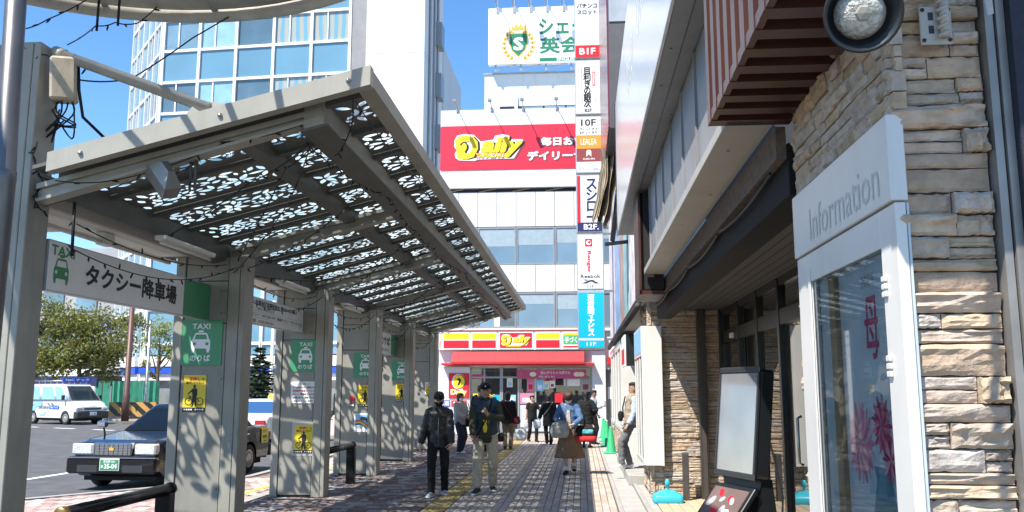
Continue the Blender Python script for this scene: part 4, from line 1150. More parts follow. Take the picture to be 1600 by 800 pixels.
sbox(SX0+.05, SX1-.05, 4.525, 4.53, grey_print, p); st('11F', 4.455, .2, .08, dkgrey, p, bold=0)
p = sgn(2.74, 4.31)
sbox(SX0+.03, SX1-.03, 2.77, 4.28, cyan, p); sbox(SX0+.03, SX1-.03, 2.97, 3.02, white, p, .002)
st('河合塾マナビス', 3.66, .2, 1.15, white, p, vert=True, bold=.04, x=xm); text('11F', (xm, fy-.0035, 2.87), .26, .1, '-y', white, p, .02)
mb = MB()
for z in (3.0, 4.33, 5.93, 7.62, 9.33, 11, 12.5): mb.box(SX1, 1.0, SY+.08, SY+.14, z-.03, z+.03)
part('bracket_arm', mb, steel, r)
# ================================================================ corner shop building
SYF = 33.4
wpanel = M('white_facade_panel', (.66, .67, .66), .45, var=.03, vs=1.5, dirt=.06)
corr = M('corrugated_sheet', (.70, .71, .67), .5, var=.04, vs=2, dirt=.1)
bluegl = M('sky_blue_glass', (.16, .25, .33), .06, var=.18, vs=.5, spec=.9)
framem = M('window_frame', (.32, .33, .34), .4, metal=.4)
shop = thing('corner_shop_building', 'white panelled building with red Daily sign and convenience shop on the ground floor', 'building', (-1, SYF, 0))
XL, XR = -5.42, 4.0
part('core', MB().box(XL, XR, SYF+.02, SYF+9, 2.4, 12.6), corr, shop)
part('side_wall', MB().box(XL, -4.2, SYF, SYF+.019, 0, 2.46), wpanel, shop)
part('back_of_shop', MB().box(XL, XR, SYF+3, SYF+3.1, 0, 2.4), M('shop_interior', (.32, .32, .31), .8, var=.4, vs=3), shop)
part('shop_floor', MB().box(XL, XR, SYF+.0, SYF+3, -.1, .06), conc, shop)
part('shop_ceiling', MB().box(XL, XR, SYF+.12, SYF+3, 2.41, 2.44), wpanel, shop)
rb_ = random.Random(12)
js = [XL]+[-4.70+.752*k for k in range(12)]
for z0, z1 in ((5.36, 6.40), (7.92, 9.30)):
    for a, b in zip(js, js[1:]): part('facade_panel', MB().box(a+.008, b-.008, SYF-.06, SYF+.019, z0, z1, 0, .006), wpanel, shop)
for z0, z1 in ((3.98, 5.34), (6.42, 7.90)):
    part('window_reveal', MB().box(XL, XR, SYF-.0, SYF+.019, z0, z1), framem, shop)
    for a, b in zip(js[0:1]+js[2::2], js[2::2]):
        fr = MB()
        for q in ((a+.01, b-.01, z0, z0+.06), (a+.01, b-.01, z1-.06, z1), (a+.01, a+.06, z0+.061, z1-.061), (b-.06, b-.01, z0+.061, z1-.061)):
            fr.box(q[0], q[1], SYF-.05, SYF-.001, q[2], q[3])
        w = part('window_frame', fr, framem, shop)
        part('pane', MB().box(a+.061, b-.061, SYF-.02, SYF-.012, z0+.062, z1-.062), bluegl, w)
        q = rb_.random(); wd_ = b-a-.13
        if wd_ > .4:
            if q < .45: part('blind', MB().box(a+.063, b-.063, SYF-.024, SYF-.0205, z1-.063-(z1-z0)*rb_.uniform(.15, .5), z1-.063), M('pale_blind', (.32, .40, .45), .3) if 'pale_blind' not in MC else MC['pale_blind'], w)
            elif q < .8:
                u_ = a+.063+wd_*rb_.uniform(.4, .6); part('curtain', MB().box(u_, u_+wd_*.16, SYF-.024, SYF-.0205, z0+.063, z1-.063), MC['cream_print'], w); part('dark_room', MB().box(u_+wd_*.165, b-.065, SYF-.023, SYF-.0205, z0+.063, z1-.063), M('dim_room', (.10, .12, .14), .12, var=.4, vs=2) if 'dim_room' not in MC else MC['dim_room'], w)
part('ledge', MB().box(XL, XR, SYF-.10, SYF+.019, 3.86, 3.97), wpanel, shop)
part('dark_gap', MB().box(XL, XR, SYF-.0, SYF+.019, 9.31, 9.44), MC['interior_wall'] if 'interior_wall' in MC else black, shop)
for k in range(7): part('gap_strut', MB().tube([(-5.2+1.3*k, SYF-.03, 9.32), (-4.5+1.3*k, SYF-.05, 9.44)], .025, 5), steel, shop)
# billboard of ribbed sheet
mb = MB(); n = 90; BX0, BX1 = XL-.02, 3.4
for i in range(n):
    a = BX0+(BX1-BX0)*i/n; b = BX0+(BX1-BX0)*(i+1)/n; m_ = a+(b-a)*.7
    mb.quad((a, SYF-.16, 9.46), (m_, SYF-.16, 9.46), (m_, SYF-.16, 12.64), (a, SYF-.16, 12.64))
    mb.quad((m_, SYF-.16, 9.46), (b, SYF-.153, 9.46), (b, SYF-.153, 12.64), (m_, SYF-.16, 12.64))
mb.box(BX0, BX1, SYF-.143, SYF+.019, 9.45, 12.64)
part('billboard', mb, corr, shop)
part('red_band', MB().prism(rrect(BX0, BX1+.2, 10.17, 11.98, .06), 'y', SYF-.175, SYF-.163), M('red_sheet', (.62, .02, .05), .45, var=.05, vs=3), shop)
LD = [(90,300),(120,258),(200,246),(280,260),(330,320),(335,400),(310,450),(290,490),(220,510),(150,508),(105,490),(99,455),(104,412),(93,370)]
LH = [(182,318),(240,316),(272,350),(268,404),(240,442),(204,448),(190,430),(212,392),(212,356)]
LC = [(140,350),(158,326),(190,314),(188,328),(166,338),(154,362)]
LO = [(78,300),(108,245),(190,230),(290,243),(345,298),(362,318),(500,300),(520,256),(600,243),(670,256),(682,298),(818,303),(824,340),(722,512),(330,517),(300,532),(210,527),(130,522),(90,492),(83,450),(104,410),(78,370)]
def daily(c, w, par, Y, d=True):
    """yellow script word with black shadow on a white ground"""
    x, z = c; k = w/750
    N = lambda L_, o=0: [((p[0]-455+o)*k, (390-p[1]-o*.25)*k) for p in L_]
    shape('logo_shadow', [N(LO, 22)], (x, Y+.004, z), '-y', maroon, par)
    shape('logo_ground', [N(LO)], (x, Y, z), '-y', white, par)
    for m_, o, dy in ((black, 24, .004), (yellow, 0, .010)):
        shape('logo_letter', [N(LD, o), N(LH, o)], (x, Y-dy, z), '-y', m_, par)
        if m_ is yellow: shape('logo_curl', [N(LC)], (x, Y-dy-.003, z), '-y', black, par)
        text('aily', (x+(590-455+o)*k, Y-dy, z+(390-382-o*.25)*k), 455*k, 232*k, '-y', m_, par, .055, shear=.22)
    if d:
        text('YAMAZAKI', (x+(465-455)*k, Y-.014, z+(390-472)*k), 312*k, 66*k, '-y', red, par, .03, shear=.12)
        text('YAMAZAKI', (x+(465-455)*k, Y-.019, z+(390-472)*k), 300*k, 54*k, '-y', yellow, par, .035, shear=.12)
a = at(765, 233, Y=SYF)
daily((a.x, a.z), 2.75, shop, SYF-.186)
for s_, p0, p1 in (('毎日おいしい', (845, 230), (948, 214)), ('デイリーヤマザキ', (824, 253), (968, 235))):
    a = at(*p0, Y=SYF); b = at(*p1, Y=SYF)
    for m_, o, dy, bd in ((maroon, .045, .18, .05), (white, 0, .186, .05)):
        text(s_, ((a.x+b.x)/2+o, SYF-dy, (a.z+b.z)/2-o), b.x-a.x, b.z-a.z, '-y', m_, shop, bd)
for px in (716, 769, 818, 870, 921):
    a = at(px, 161, Y=SYF); x, z = a.x, 12.66
    mb = MB().tube([(x, SYF-.1, z), (x, SYF-.5, z+.1), (x, SYF-.95, z+.12)], .016, 6); mb.box(x-.07, x+.07, SYF-1.06, SYF-.86, z+.04, z+.13, 0, .01); mb.box(x-.05, x+.05, SYF-.2, SYF-.1, z-.1, z+.05)
    part('sign_lamp', mb, framem, shop)
# shop fascia
zA, zB = 3.14, 3.84
part('fascia_box', MB().box(XL, .86, SYF-.22, SYF+.0, zA, zB), white, shop)
part('fascia_lid', MB().box(XL-.02, .88, SYF-.25, SYF+.0, zB, zB+.05), maroon, shop)
edges = [(-5.4, -5.29), (-5.25, -4.20), (-4.15, -3.17), (-3.10, -1.78), (-1.72, -.75), (-.70, .86)]
for i, (a, b) in enumerate(edges):
    p = part('fascia_panel', MB().box(a+.01, b-.01, SYF-.24, SYF-.221, zA+.02, zB-.02), sign_w, shop)
    Y = SYF-.242
    if i == 3:
        part('red_field', MB().box(a+.05, b-.05, Y-.003, Y+.001, zA+.07, zB-.06), red, p); daily(((a+b)/2, (zA+zB)/2), 1.12, p, Y-.006, False)
        text('YAMAZAKI', ((a+b)/2-.1, Y-.022, zA+.13), .55, .07, '-y', yellow, p, .03)
    elif i == 5:
        part('yellow_field', MB().box(a+.05, b-.05, Y-.003, Y+.001, zB-.16, zB-.07), yellow, p); part('green_field', MB().box(a+.05, b-.05, Y-.003, Y+.001, zA+.20, zB-.17), M('bright_green', (.06, .42, .14), .5), p); part('red_field', MB().box(a+.05, b-.05, Y-.003, Y+.001, zA+.08, zA+.14), red, p)
        text('手づくりおにぎり', ((a+b)/2, Y-.005, (zA+zB)/2+.02), 1.35, .24, '-y', white, p, .03)
    else:
        part('yellow_field', MB().box(a+.04, b-.04, Y-.003, Y+.001, zB-.29, zB-.07), yellow, p); part('red_field', MB().box(a+.04, b-.04, Y-.003, Y+.001, zA+.07, zA+.36), red, p)
# red awning
awn = M('red_awning', (.50, .016, .022), .6, var=.06, vs=3)
for k in range(6):
    a = -4.85+k*.83; b = a+.825
    part('awning_section', MB().prism([(SYF-.22, 3.07), (SYF-.60, 2.68), (SYF-.60, 2.60), (SYF-.56, 2.60), (SYF-.2, 2.98)], 'x', a, b), awn, shop)
part('awning_valance', MB().box(-5.25, .50, SYF-.50, SYF-.02, 2.56, 2.64), awn, shop)
part('awning_valance', MB().box(.99, 1.6, SYF-.4, SYF-.02, 2.58, 2.85), awn, shop)
# shopfront
part('pilaster', MB().box(XL, -4.20, SYF-.15, SYF-.001, 0, 2.5), wpanel, shop)
part('right_wall', MB().box(.42, .92, SYF-.12, SYF+.4, 0, 3.1), wpanel, shop)
part('right_wall', MB().box(1.3, XR, SYF-.1, SYF+.4, 0, 3.1), wpanel, shop)
part('grey_door', MB().box(.925, 1.295, SYF+.1, SYF+.16, 0, 2.4), greym, shop)
part('notice', MB().box(1.0, 1.2, SYF+.085, SYF+.099, 1.3, 1.75), white, shop)
fx = [-4.19, -3.66, -3.04, -2.98, -2.36, -1.72, -.56, .40]
for x in fx: part('shop_mullion', MB().box(x-.03, x+.03, SYF-.06, SYF+.02, .06, 2.46), aluf if x in (-2.36, -1.72) else framem, shop)
part('shop_transom', MB().box(-4.16, .37, SYF-.055, SYF+.015, 2.08, 2.14), framem, shop)
shopgl = glass('shop_glass', (.7, .75, .78), .72, .02, (.03, .035, .04))
for i, (a, b) in enumerate(zip(fx, fx[1:])):
    if b-a < .1: continue
    part('shop_pane', MB().box(a+.031, b-.031, SYF-.02, SYF-.014, .07, 2.075), shopgl, shop)
    part('top_pane', MB().box(a+.031, b-.031, SYF-.02, SYF-.014, 2.145, 2.45), shopgl, shop)
    if i in (4, 5, 6): part('frosted_film', MB().box(a+.035, b-.035, SYF-.026, SYF-.021, .1, 1.08), M('frosted', (.5, .54, .58), .4) if i == 4 else MC['frosted'], shop)
    if i in (1, 3): part('dark_door', MB().box(a+.035, b-.035, SYF-.026, SYF-.021, .1, 2.05), M('dark_door_film', (.03, .03, .032), .15) if i == 1 else MC['dark_door_film'], shop)
r = thing('pink_banner', 'pink banner with white print hung over the shop windows', 'banner', (-1.2, SYF-.2, 2.3))
part('sheet', MB().box(-2.42, .2, SYF-.20, SYF-.19, 2.06, 2.40), M('banner_pink', (.45, .07, .17), .5, var=.1), r)
text('白いデリシャスボウル', (-.95, SYF-.203, 2.28), 1.1, .13, '-y', white, r, .02); text('プレゼント!', (-1.3, SYF-.203, 2.13), .6, .08, '-y', white, r, .02)
for x in (-1.8, -.15, .0): shape('bowl_print', [ell(x, 2.22, .13, .09)], (0, SYF-.2025-.0004*(x+2), 0), '-y', cream, r)
r = thing('wall_sign', 'red Daily sign with yellow letter on the white shop pilaster', 'sign', (-4.8, SYF-.16, 1.9))
x0, x1, z0, z1 = px_box(701, 733, 583, 622, SYF-.16)
part('plate', MB().box(x0, x1, SYF-.19, SYF-.151, z0, z1, 0, .01), red, r)
xc = (x0+x1)/2
for m_, s_, dy in ((white, 1.12, .193), (black, 1.03, .196), (yellow, .95, .199)):
    shape('logo_letter', [ell(xc+(.02 if m_ is black else 0), z1-.32, .24*s_, .26*s_, 18), ] + ([[(xc-.12, z1-.25), (xc+.02, z1-.17), (xc+.1, z1-.26), (xc+.03, z1-.45), (xc-.06, z1-.47), (xc+.0, z1-.3), (xc-.04, z1-.25)]] if m_ is yellow else []), (0, SYF-dy, 0), '-y', m_, r)
text('Daily', (xc, SYF-.2, z0+.2), .62, .28, '-y', white, r, .09); text('Daily', (xc, SYF-.204, z0+.2), .58, .24, '-y', yellow, r, .03)
for a, b, s_, m_ in ((-5.2, -4.95, '酒', blue), (-4.9, -4.32, 'たばこ', red)):
    part('small_plate', MB().box(a, b, SYF-.17, SYF-.151, 1.02, 1.25), m_, r); text(s_, ((a+b)/2, SYF-.173, 1.135), (b-a)*.8, .17, '-y', white, r, .03)
for k in range(5): text('ATM', (-5.05+.17*k, SYF-.152, .9), .12, .1, '-y', pink, r, .02) if k in (0, 4) else None
posters = [((738, 760), (585, 592), magenta), ((739, 747), (615, 625), yellow), ((815, 823), (592, 608), black), ((824, 834), (592, 611), pink), ((838, 849), (594, 611), skyblue), ((849, 867), (587, 595), pink), ((849, 858), (594, 608), cream), ((859, 867), (595, 606), white),
           ((882, 918), (585, 591), yellow), ((882, 906), (592, 603), white), ((908, 922), (591, 612), grey_print), ((812, 834), (614, 631), pink), ((867, 879), (614, 629), red), ((792, 801), (590, 605), cream), ((792, 806), (617, 626), skyblue), ((868, 880), (590, 602), black), ((770, 782), (617, 627), cyan)]
for i, ((a, b), (c, d), m_) in enumerate(posters):
    x0, x1, z0, z1 = px_box(a, b, c, d, SYF-.03)
    q = part('window_poster', MB().box(x0, x1, SYF-.034, SYF-.028, z0, z1), m_, shop)
    if m_ in (pink, skyblue, cream, white, grey_print): 
        part('print', MB().box(x0+(x1-x0)*.2, x1-(x1-x0)*.2, SYF-.036, SYF-.0341, z0+(z1-z0)*.15, z0+(z1-z0)*.55), random.choice((red, white, maroon, skyblue)), q)
text('Daily', (-3.35, SYF-.03, 1.42), .32, .12, '-y', yellow, shop, .03)
for k, z in enumerate((1.34, 1.18, 1.42, 1.22)): text('本日営業中', (-2.68 if k > 1 else -3.35, SYF-.031, z), .4, .06, '-y', white, shop, .02)
# rooftop block and school sign
r = thing('rooftop_block', 'pale rooftop block with a dark window strip behind the red sign', 'building', (0, 40, 12))
pale = M('pale_render', (.52, .57, .60), .8, var=.06, vs=.8, dirt=.15)
part('block', MB().box(-4.45, 6, 40, 47, 9, 16.6), pale, r); part('lower_block', MB().box(-5.2, -4.46, 40.5, 47, 9, 15.0), pale, r)
part('parapet', MB().box(-4.5, 6, 39.95, 47, 16.601, 16.68), framem, r)
x0, x1, z0, z1 = px_box(781, 940, 163, 176, 40)
part('window_strip', MB().box(x0, x1, 39.97, 39.999, z0-.3, z1), fin_b, r)
for k in range(4): part('pane', MB().box(x0+.04+1.05*k, x0+1.0+1.05*k, 39.95, 39.969, z0-.28, z1-.04), bluegl if k != 0 else MC['dark_door_film'], r)
part('chute', MB().box(-3.0, -2.85, 39.9, 39.999, 12, 15.5), pale, r)
r = thing('school_sign', 'white rooftop billboard with green lettering and a gold laurel crest', 'billboard', (-2, 39.6, 17))
X0, X1, Z0, Z1 = -4.22, 2.2, 16.95, 19.75
part('board', MB().box(X0, X1, 39.5, 39.8, Z0, Z1), white, r)
mb = MB()
for x in (X0+.3, X0+1.5, X0+2.7, X0+3.9, X0+5.1): mb.box(x, x+.08, 39.6, 39.7, 16.6, Z0); mb.tube([(x, 39.65, 16.65), (x+1.1, 39.65, Z0)], .03, 5)
part('frame', mb, framem, r)
P_ = lambda px, py: at(px, py, Y=39.49)
c = P_(810, 70)
sh = [(-.40, .55), (.40, .55), (.40, .1), (.3, -.25), (0, -.56), (-.3, -.25), (-.40, .1)]
shape('shield_edge', [[(p[0]*1.14, p[1]*1.12) for p in sh]], (c.x, 39.492, c.z), '-y', gold, r); shape('shield', [sh], (c.x, 39.488, c.z), '-y', dkgreen, r)
text('S', (c.x, 39.484, c.z+.05), .48, .66, '-y', white, r, .04)
for sx in (-1, 1):
    for k in range(8):
        t_ = -1.2+2.1*k/7; px_, pz_ = sx*.68*math.cos(t_)*1.0, .75*math.sin(t_)
        for q in (-.5, .5): shape('laurel_leaf', [leaf(px_, pz_, .24, .06, (PI/2+t_*.9 if sx > 0 else PI/2-t_*.9)*1+q*.9)], (c.x, 39.491-.0005*k, c.z), '-y', gold, r)
shape('crown', [[(-.3, .72), (-.36, 1.0), (-.2, .88), (-.1, 1.08), (0, .9), (.1, 1.08), (.2, .88), (.36, 1.0), (.3, .72)]], (c.x, 39.49, c.z), '-y', gold, r)
for s_, p0, p1, m_ in (('シェーン', (842, 54), (943, 26), dkgreen), ('英会話', (843, 84), (940, 55), dkgreen)):
    a = P_(*p0); b = P_(*p1); text(s_, ((a.x+b.x)/2, 39.49, (a.z+b.z)/2), b.x-a.x, b.z-a.z, '-y', m_, r, .03)
a = P_(843, 96); b = P_(960, 87); part('green_band', MB().box(a.x, b.x, 39.492, 39.499, a.z, b.z), dkgreen, r); text('ENGLISH SCHOOL', (P_(905, 92).x, 39.489, (a.z+b.z)/2), 2.1, .16, '-y', white, r, .02)
for k in range(6):
    x = P_(775+25.5*k, 10).x; mb = MB().tube([(x, 39.6, Z1), (x, 39.3, Z1+.45), (x+.15, 38.9, Z1+.2)], .025, 5); mb.box(x-.06, x+.06, 39.2, 39.4, Z1+.35, Z1+.75); mb.box(x+.08, x+.22, 38.8, 39.0, Z1-.55, Z1-.25)
    mb.tube([(x+.15, 38.9, Z1+.2), (x+.15, 38.9, Z1-.3)], .02, 5); part('sign_lamp', mb, framem, r)

# ================================================================ white slab and glass tower
slabm = M('white_concrete', (.68, .68, .67), .7, var=.03, vs=.6, dirt=.06)
r = thing('white_slab_building', 'tall blank white concrete stair tower behind the shelter roof', 'building', (-11, 50, 0))
for z0, z1 in ((0, 13.9), (13.93, 21.9), (21.93, 40)): part('wall_lift', MB().box(-12.85, -9.25, 50, 57, z0, z1), slabm, r)
part('core', MB().box(-12.8, -9.3, 50.1, 57, 0, 40), stoned, r)
part('side_wing', MB().box(-12.8, -9.2, 57.01, 66, 0, 25.2), M('side_render', (.55, .57, .60), .7, var=.04, vs=.6), r)
part('corner_pilaster', MB().box(-13.9, -12.86, 50.6, 58, 0, 40), greym, r)
mb = MB()
for k, x in enumerate((-9.16, -9.14, -9.17)): mb.tube([(x, 51.5+1.5*k, 0), (x, 51.5+1.5*k, 39)], .08, 6)
part('drain_pipe', mb, framem, r)
mb = MB()
for z in (17, 20.5, 24, 28): mb.box(-9.25, -8.85, 54, 55.2, z, z+1.6)
part('air_conditioner', mb, framem, r, kind='stuff')
part('vent_hood', MB().box(-9.2, -8.9, 60, 61, 20, 21), greym, r)

tow = thing('glass_tower', 'office tower with blue glass panels in white frames behind the shelter', 'building', (-22, 60, 0))
mull = M('white_mullion', (.74, .74, .74), .4)
spb = M('blue_spandrel', (.13, .265, .36), .12, var=.06, vs=.4, spec=.8, rnd=.05)
wing_g = M('tower_window_glass', (.13, .22, .28), .07, var=.25, vs=.4, spec=.9, rnd=.3)
blind = M('blind_blue', (.2, .38, .48), .5, var=.15, vs=1.2)
curt = bpy.data.materials.new('striped_curtain'); curt.use_nodes = True; t = curt.node_tree
g = t.nodes.new('ShaderNodeNewGeometry'); wv = t.nodes.new('ShaderNodeTexWave'); wv.inputs['Scale'].default_value = .55; wv.inputs['Distortion'].default_value = 1.5; wv.bands_direction = 'X'
cr = t.nodes.new('ShaderNodeValToRGB'); cr.color_ramp.elements[0].color = (.14, .33, .45, 1); cr.color_ramp.elements[1].color = (.36, .36, .31, 1); cr.color_ramp.elements[0].position = .35; cr.color_ramp.elements[1].position = .7
t.links.new(g.outputs['Position'], wv.inputs[0]); t.links.new(wv.outputs[0], cr.inputs[0]); t.links.new(cr.outputs[0], t.nodes['Principled BSDF'].inputs[0]); t.nodes['Principled BSDF'].inputs['Roughness'].default_value = .25
def facade(A, d, n, mw, zs, deco, prefix=''):
    A = Vector(A); d = Vector(d).normalized(); nrm = Vector((-d.y, d.x, 0)) if (Vector((-d.y, d.x, 0)).y < 0) else Vector((d.y, -d.x, 0))
    def bar(u0, u1, o0, o1, z0, z1, mb):
        p = [A+d*u0+nrm*o0, A+d*u1+nrm*o0, A+d*u1+nrm*o1, A+d*u0+nrm*o1]
        mb.add([(q.x, q.y, z0) for q in p]+[(q.x, q.y, z1) for q in p], [(3, 2, 1, 0), (4, 5, 6, 7), (0, 1, 5, 4), (1, 2, 6, 5), (2, 3, 7, 6), (3, 0, 4, 7)])
        return mb
    zb, zt = zs[0][0], zs[-1][1]
    for i in range(n+1):
        part('mullion', bar(i*mw-.105, i*mw-.02, -.05, .16, zb, zt, MB()), mull, tow)
        part('mullion', bar(i*mw+.02, i*mw+.105, -.05, .16, zb, zt, MB()), mull, tow)
    for (z0, z1, kind) in zs:
        part('transom', bar(-.1, n*mw+.1, -.04, .12, z1-.10, z1+.10, MB()), mull, tow)
        for i in range(n):
            a, b = i*mw+.105, (i+1)*mw-.105
            if kind == 's': part('spandrel_panel', bar(a, b, -.05, .02, z0+.10, z1-.10, MB()), spb, tow)
            else:
                m_ = deco[(i+int(z0)) % len(deco)]
                part('pane', bar(a, b, -.05, .0, z0+.10, z1-.10, MB()), m_, tow)
                if (i+int(z0)) % 5 != 3 or n < 5:
                    part('window_bar', bar(a+(b-a)*.58, a+(b-a)*.58+.09, -.03, .08, z0+.10, z1-.10, MB()), mull, tow)
zs = []
for k in range(6, -3, -1):
    zw = 26.2-4.75*k+0
    if zw-2.4 > 3.5: zs += [(zw-2.4, zw, 's'), (zw, zw+2.35, 'w')]
zs = sorted(zs)
zs = [(3.95, zs[0][0], 's')]+zs if zs[0][0] > 4.6 else zs
facade((-16.05, 58.0, 0), (-.997, .078, 0), 5, 2.86, zs, (wing_g, curt, curt, wing_g, blind))
facade((-30.45, 59.12, 0), (-.636, .772, 0), 5, 2.0, zs, (wing_g, wing_g, spb))
facade((-12.9, 57.8, 0), (-.997, .078, 0), 1, 2.86, [(3.95, 9, 's')], (wing_g,))
mb = MB()
def tp(A, d, L_, o0, o1, z0, z1, mb):
    A = Vector(A); d = Vector(d).normalized(); nrm = Vector((-d.y, d.x, 0)); nrm = nrm if nrm.y < 0 else -nrm
    p = [A+nrm*o0, A+d*L_+nrm*o0, A+d*L_+nrm*o1, A+nrm*o1]
    return mb.add([(q.x, q.y, z0) for q in p]+[(q.x, q.y, z1) for q in p], [(3, 2, 1, 0), (4, 5, 6, 7), (0, 1, 5, 4), (1, 2, 6, 5), (2, 3, 7, 6), (3, 0, 4, 7)])
FA = ((-12.0, 57.7, 0), (-.997, .078, 0), 18.5); FB = ((-30.45, 59.12, 0), (-.636, .772, 0), 10)
for f_ in (FA, FB):
    part('core', tp(*f_, -6, -.06, 0, 42, MB()), stoned, tow)
    part('white_band', tp(*f_, -.04, .5, 3.25, 3.94, MB()), mull, tow)
    part('white_band', tp(*f_, -.04, .3, 2.3, 2.75, MB()), mull, tow)
    part('blue_stripe', tp(*f_, -.04, .45, 2.76, 3.24, MB()), MC['blue_print'], tow)
    for k in range(7): 
        A = Vector(f_[0])+Vector(f_[1]).normalized()*(f_[2]*k/6.01)
        part('ground_post', tp(A, f_[1], .16, -.03, .2, 0, 2.29, MB()), mull, tow)
    part('ground_glass', tp(*f_, -.04, .0, .3, 2.29, MB()), M('ground_glass', (.20, .22, .23), .1, var=.5, vs=.6, spec=.9) if f_ is FA else MC['ground_glass'], tow)
mb = MB()
for k in range(3): mb.tube([(-36.5+1.2*k, 66-1.3*k, 30.5-.4*k), (-37.6+1.2*k, 65-1.3*k, 30.9-.4*k)], .04, 5)
# other buildings far left
r = thing('far_left_building', 'grey building with signs glimpsed behind the big street tree', 'building', (-44, 70, 0))
fb = M('far_wall', (.34, .35, .37), .8, var=.1, vs=.4)
part('block', MB().box(-75, -37.5, 70, 85, 0, 13.5), fb, r)
for k in range(12):
    for z in (5.2, 8.2): part('window', MB().box(-74+2.9*k, -72.2+2.9*k, 69.9, 69.99, z, z+1.8), wing_g, r)
for a_, b_, c_, d_, m_, s_ in ((38, 128, 548, 566, M('teal_board', (.10, .33, .45), .5), '駅前歯科'), (92, 122, 545, 565, white, None), (100, 110, 570, 588, magenta, None), (38, 50, 520, 535, red, None)):
    x0, x1, z0, z1 = px_box(a_, b_, c_, d_, 69.8)
    q = part('sign_board', MB().box(x0, x1, 69.75 if s_ is None else 69.8, 69.89, z0, z1), m_, r)
    if s_: text('■駅前歯科 2F', ((x0*.7+x1*.3), 69.78, (z0+z1)/2), (x1-x0)*.5, (z1-z0)*.6, '-y', white, q, .02)
part('dark_entrance', MB().box(-50, -38, 69.9, 69.98, 0, 4.6), dk, r)

# ================================================================ trees
bark = M('bark', (.12, .09, .065), .95, var=.3, vs=12, bump=.5)
def leafmat(n, c): 
    m = M(n, c, .5, var=.2, vs=2, rnd=.35, hue=.02); return m
lv1 = leafmat('olive_leaf', (.155, .17, .052)); lv2 = leafmat('fresh_leaf', (.24, .26, .07)); lv3 = leafmat('fir_needle', (.055, .085, .045))
for m_, c_ in ((lv1, (.30, .30, .06, 1)), (lv2, (.34, .38, .06, 1))):
    t = m_.node_tree; tl = t.nodes.new('ShaderNodeBsdfTranslucent'); tl.inputs[0].default_value = c_; mx = t.nodes.new('ShaderNodeMixShader'); mx.inputs[0].default_value = .35
    t.links.new(t.nodes['Principled BSDF'].outputs[0], mx.inputs[1]); t.links.new(tl.outputs[0], mx.inputs[2]); t.links.new(mx.outputs[0], t.nodes['Material Output'].inputs[0])
def branch_tree(name, lab, base, h, blobs, seed, lm, nleaf, ls, trunk=.16, cat='tree', group='street trees across the road'):
    rr = random.Random(seed); b = Vector(base)
    r = thing(name, lab, cat, b, 0, group)
    mb = MB(); top = Vector((rr.uniform(-.2, .2), 0, h))
    mb.tube([(0, 0, 0), (top.x*.3, .05, h*.35), (top.x*.7, -.05, h*.7), top], [trunk, trunk*.8, trunk*.65, trunk*.3], 8)
    tips = []
    for (c, rad) in blobs:
        c = Vector(c); s0 = Vector((top.x*.5, 0, h*rr.uniform(.45, .7)))
        mid = s0.lerp(c, .5)+Vector((rr.uniform(-.15, .15), rr.uniform(-.15, .15), -.1))
        mb.tube([s0, mid, c], [trunk*.5, trunk*.3, trunk*.1], 6)
        for k in range(5):
            e = c+Vector((rr.gauss(0, 1), rr.gauss(0, 1), rr.gauss(0, .8)))*rad*.5
            mb.tube([mid.lerp(c, rr.uniform(.3, 1)), e], [trunk*.14, trunk*.05], 4)
    part('trunk', mb, bark, r, True)
    mb = MB(); tot = sum(q[1]**2 for q in blobs)
    for (c, rad) in blobs:
        subs = [Vector(c)+Vector((rr.gauss(0, 1), rr.gauss(0, 1), rr.gauss(0, .8))).normalized()*rad*rr.uniform(.35, 1) for _ in range(14)]
        for _ in range(int(nleaf*rad**2/tot)):
            s_ = rr.choice(subs)
            p = s_+Vector((rr.gauss(0, 1), rr.gauss(0, 1), rr.gauss(0, .8)))*rad*.23
            n = Vector((rr.gauss(0, 1), rr.gauss(0, 1), rr.gauss(.5, 1))).normalized(); u = n.orthogonal().normalized(); u = Matrix.Rotation(rr.uniform(0, 6.28), 3, n) @ u; w = n.cross(u)
            L_ = ls*rr.uniform(.7, 1.3)
            mb.add([p, p+u*L_*.5+w*L_*.22+n*L_*.06, p+u*L_, p+u*L_*.5-w*L_*.22+n*L_*.06], [(0, 1, 2), (0, 2, 3)])
    part('crown', mb, lm, r, True)
    return r
c = at(120, 655, Z=-.02); k = c.y/1366
bl = [((-1.6, 0, 3.3), 1.25), ((-.6, .3, 4.6), 1.35), ((.9, 0, 4.7), 1.3), ((1.9, .2, 3.6), 1.05), ((.1, -.6, 3.5), 1.2), ((-2.4, .3, 4.3), 1.1), ((-1.9, -.4, 5.6), 1.2), ((1.3, .3, 2.6), .8), ((-2.6, 0, 2.3), .7), ((2.4, 0, 4.9), .9), ((-2.6, .2, 3.3), 1.0), ((1.0, -.3, 3.4), 1.1), ((-.8, -.5, 2.7), .8)]
branch_tree('street_tree', 'big leafy street tree behind the white van', (c.x, c.y, 0), 5, [((q[0]*1.12, q[1], q[2]*1.1), r_*1.12) for q, r_ in bl], 3, lv1, 15000, .22)
c = at(243, 650, Z=0)
bl = [((.1, 0, 4.4), .75), ((-.9, 0, 4.9), .7), ((.7, 0, 5.2), .8), ((-.2, .2, 5.7), .75), ((-.8, -.1, 3.4), .45), ((-.5, 0, 2.6), .3), ((.9, 0, 3.9), .5), ((1.4, 0, 5.6), .6)]
branch_tree('street_tree', 'slim street tree with bare dark limbs just left of the nearest column', (c.x, c.y, 0), 4.6, bl, 9, lv2, 1700, .2, .15)
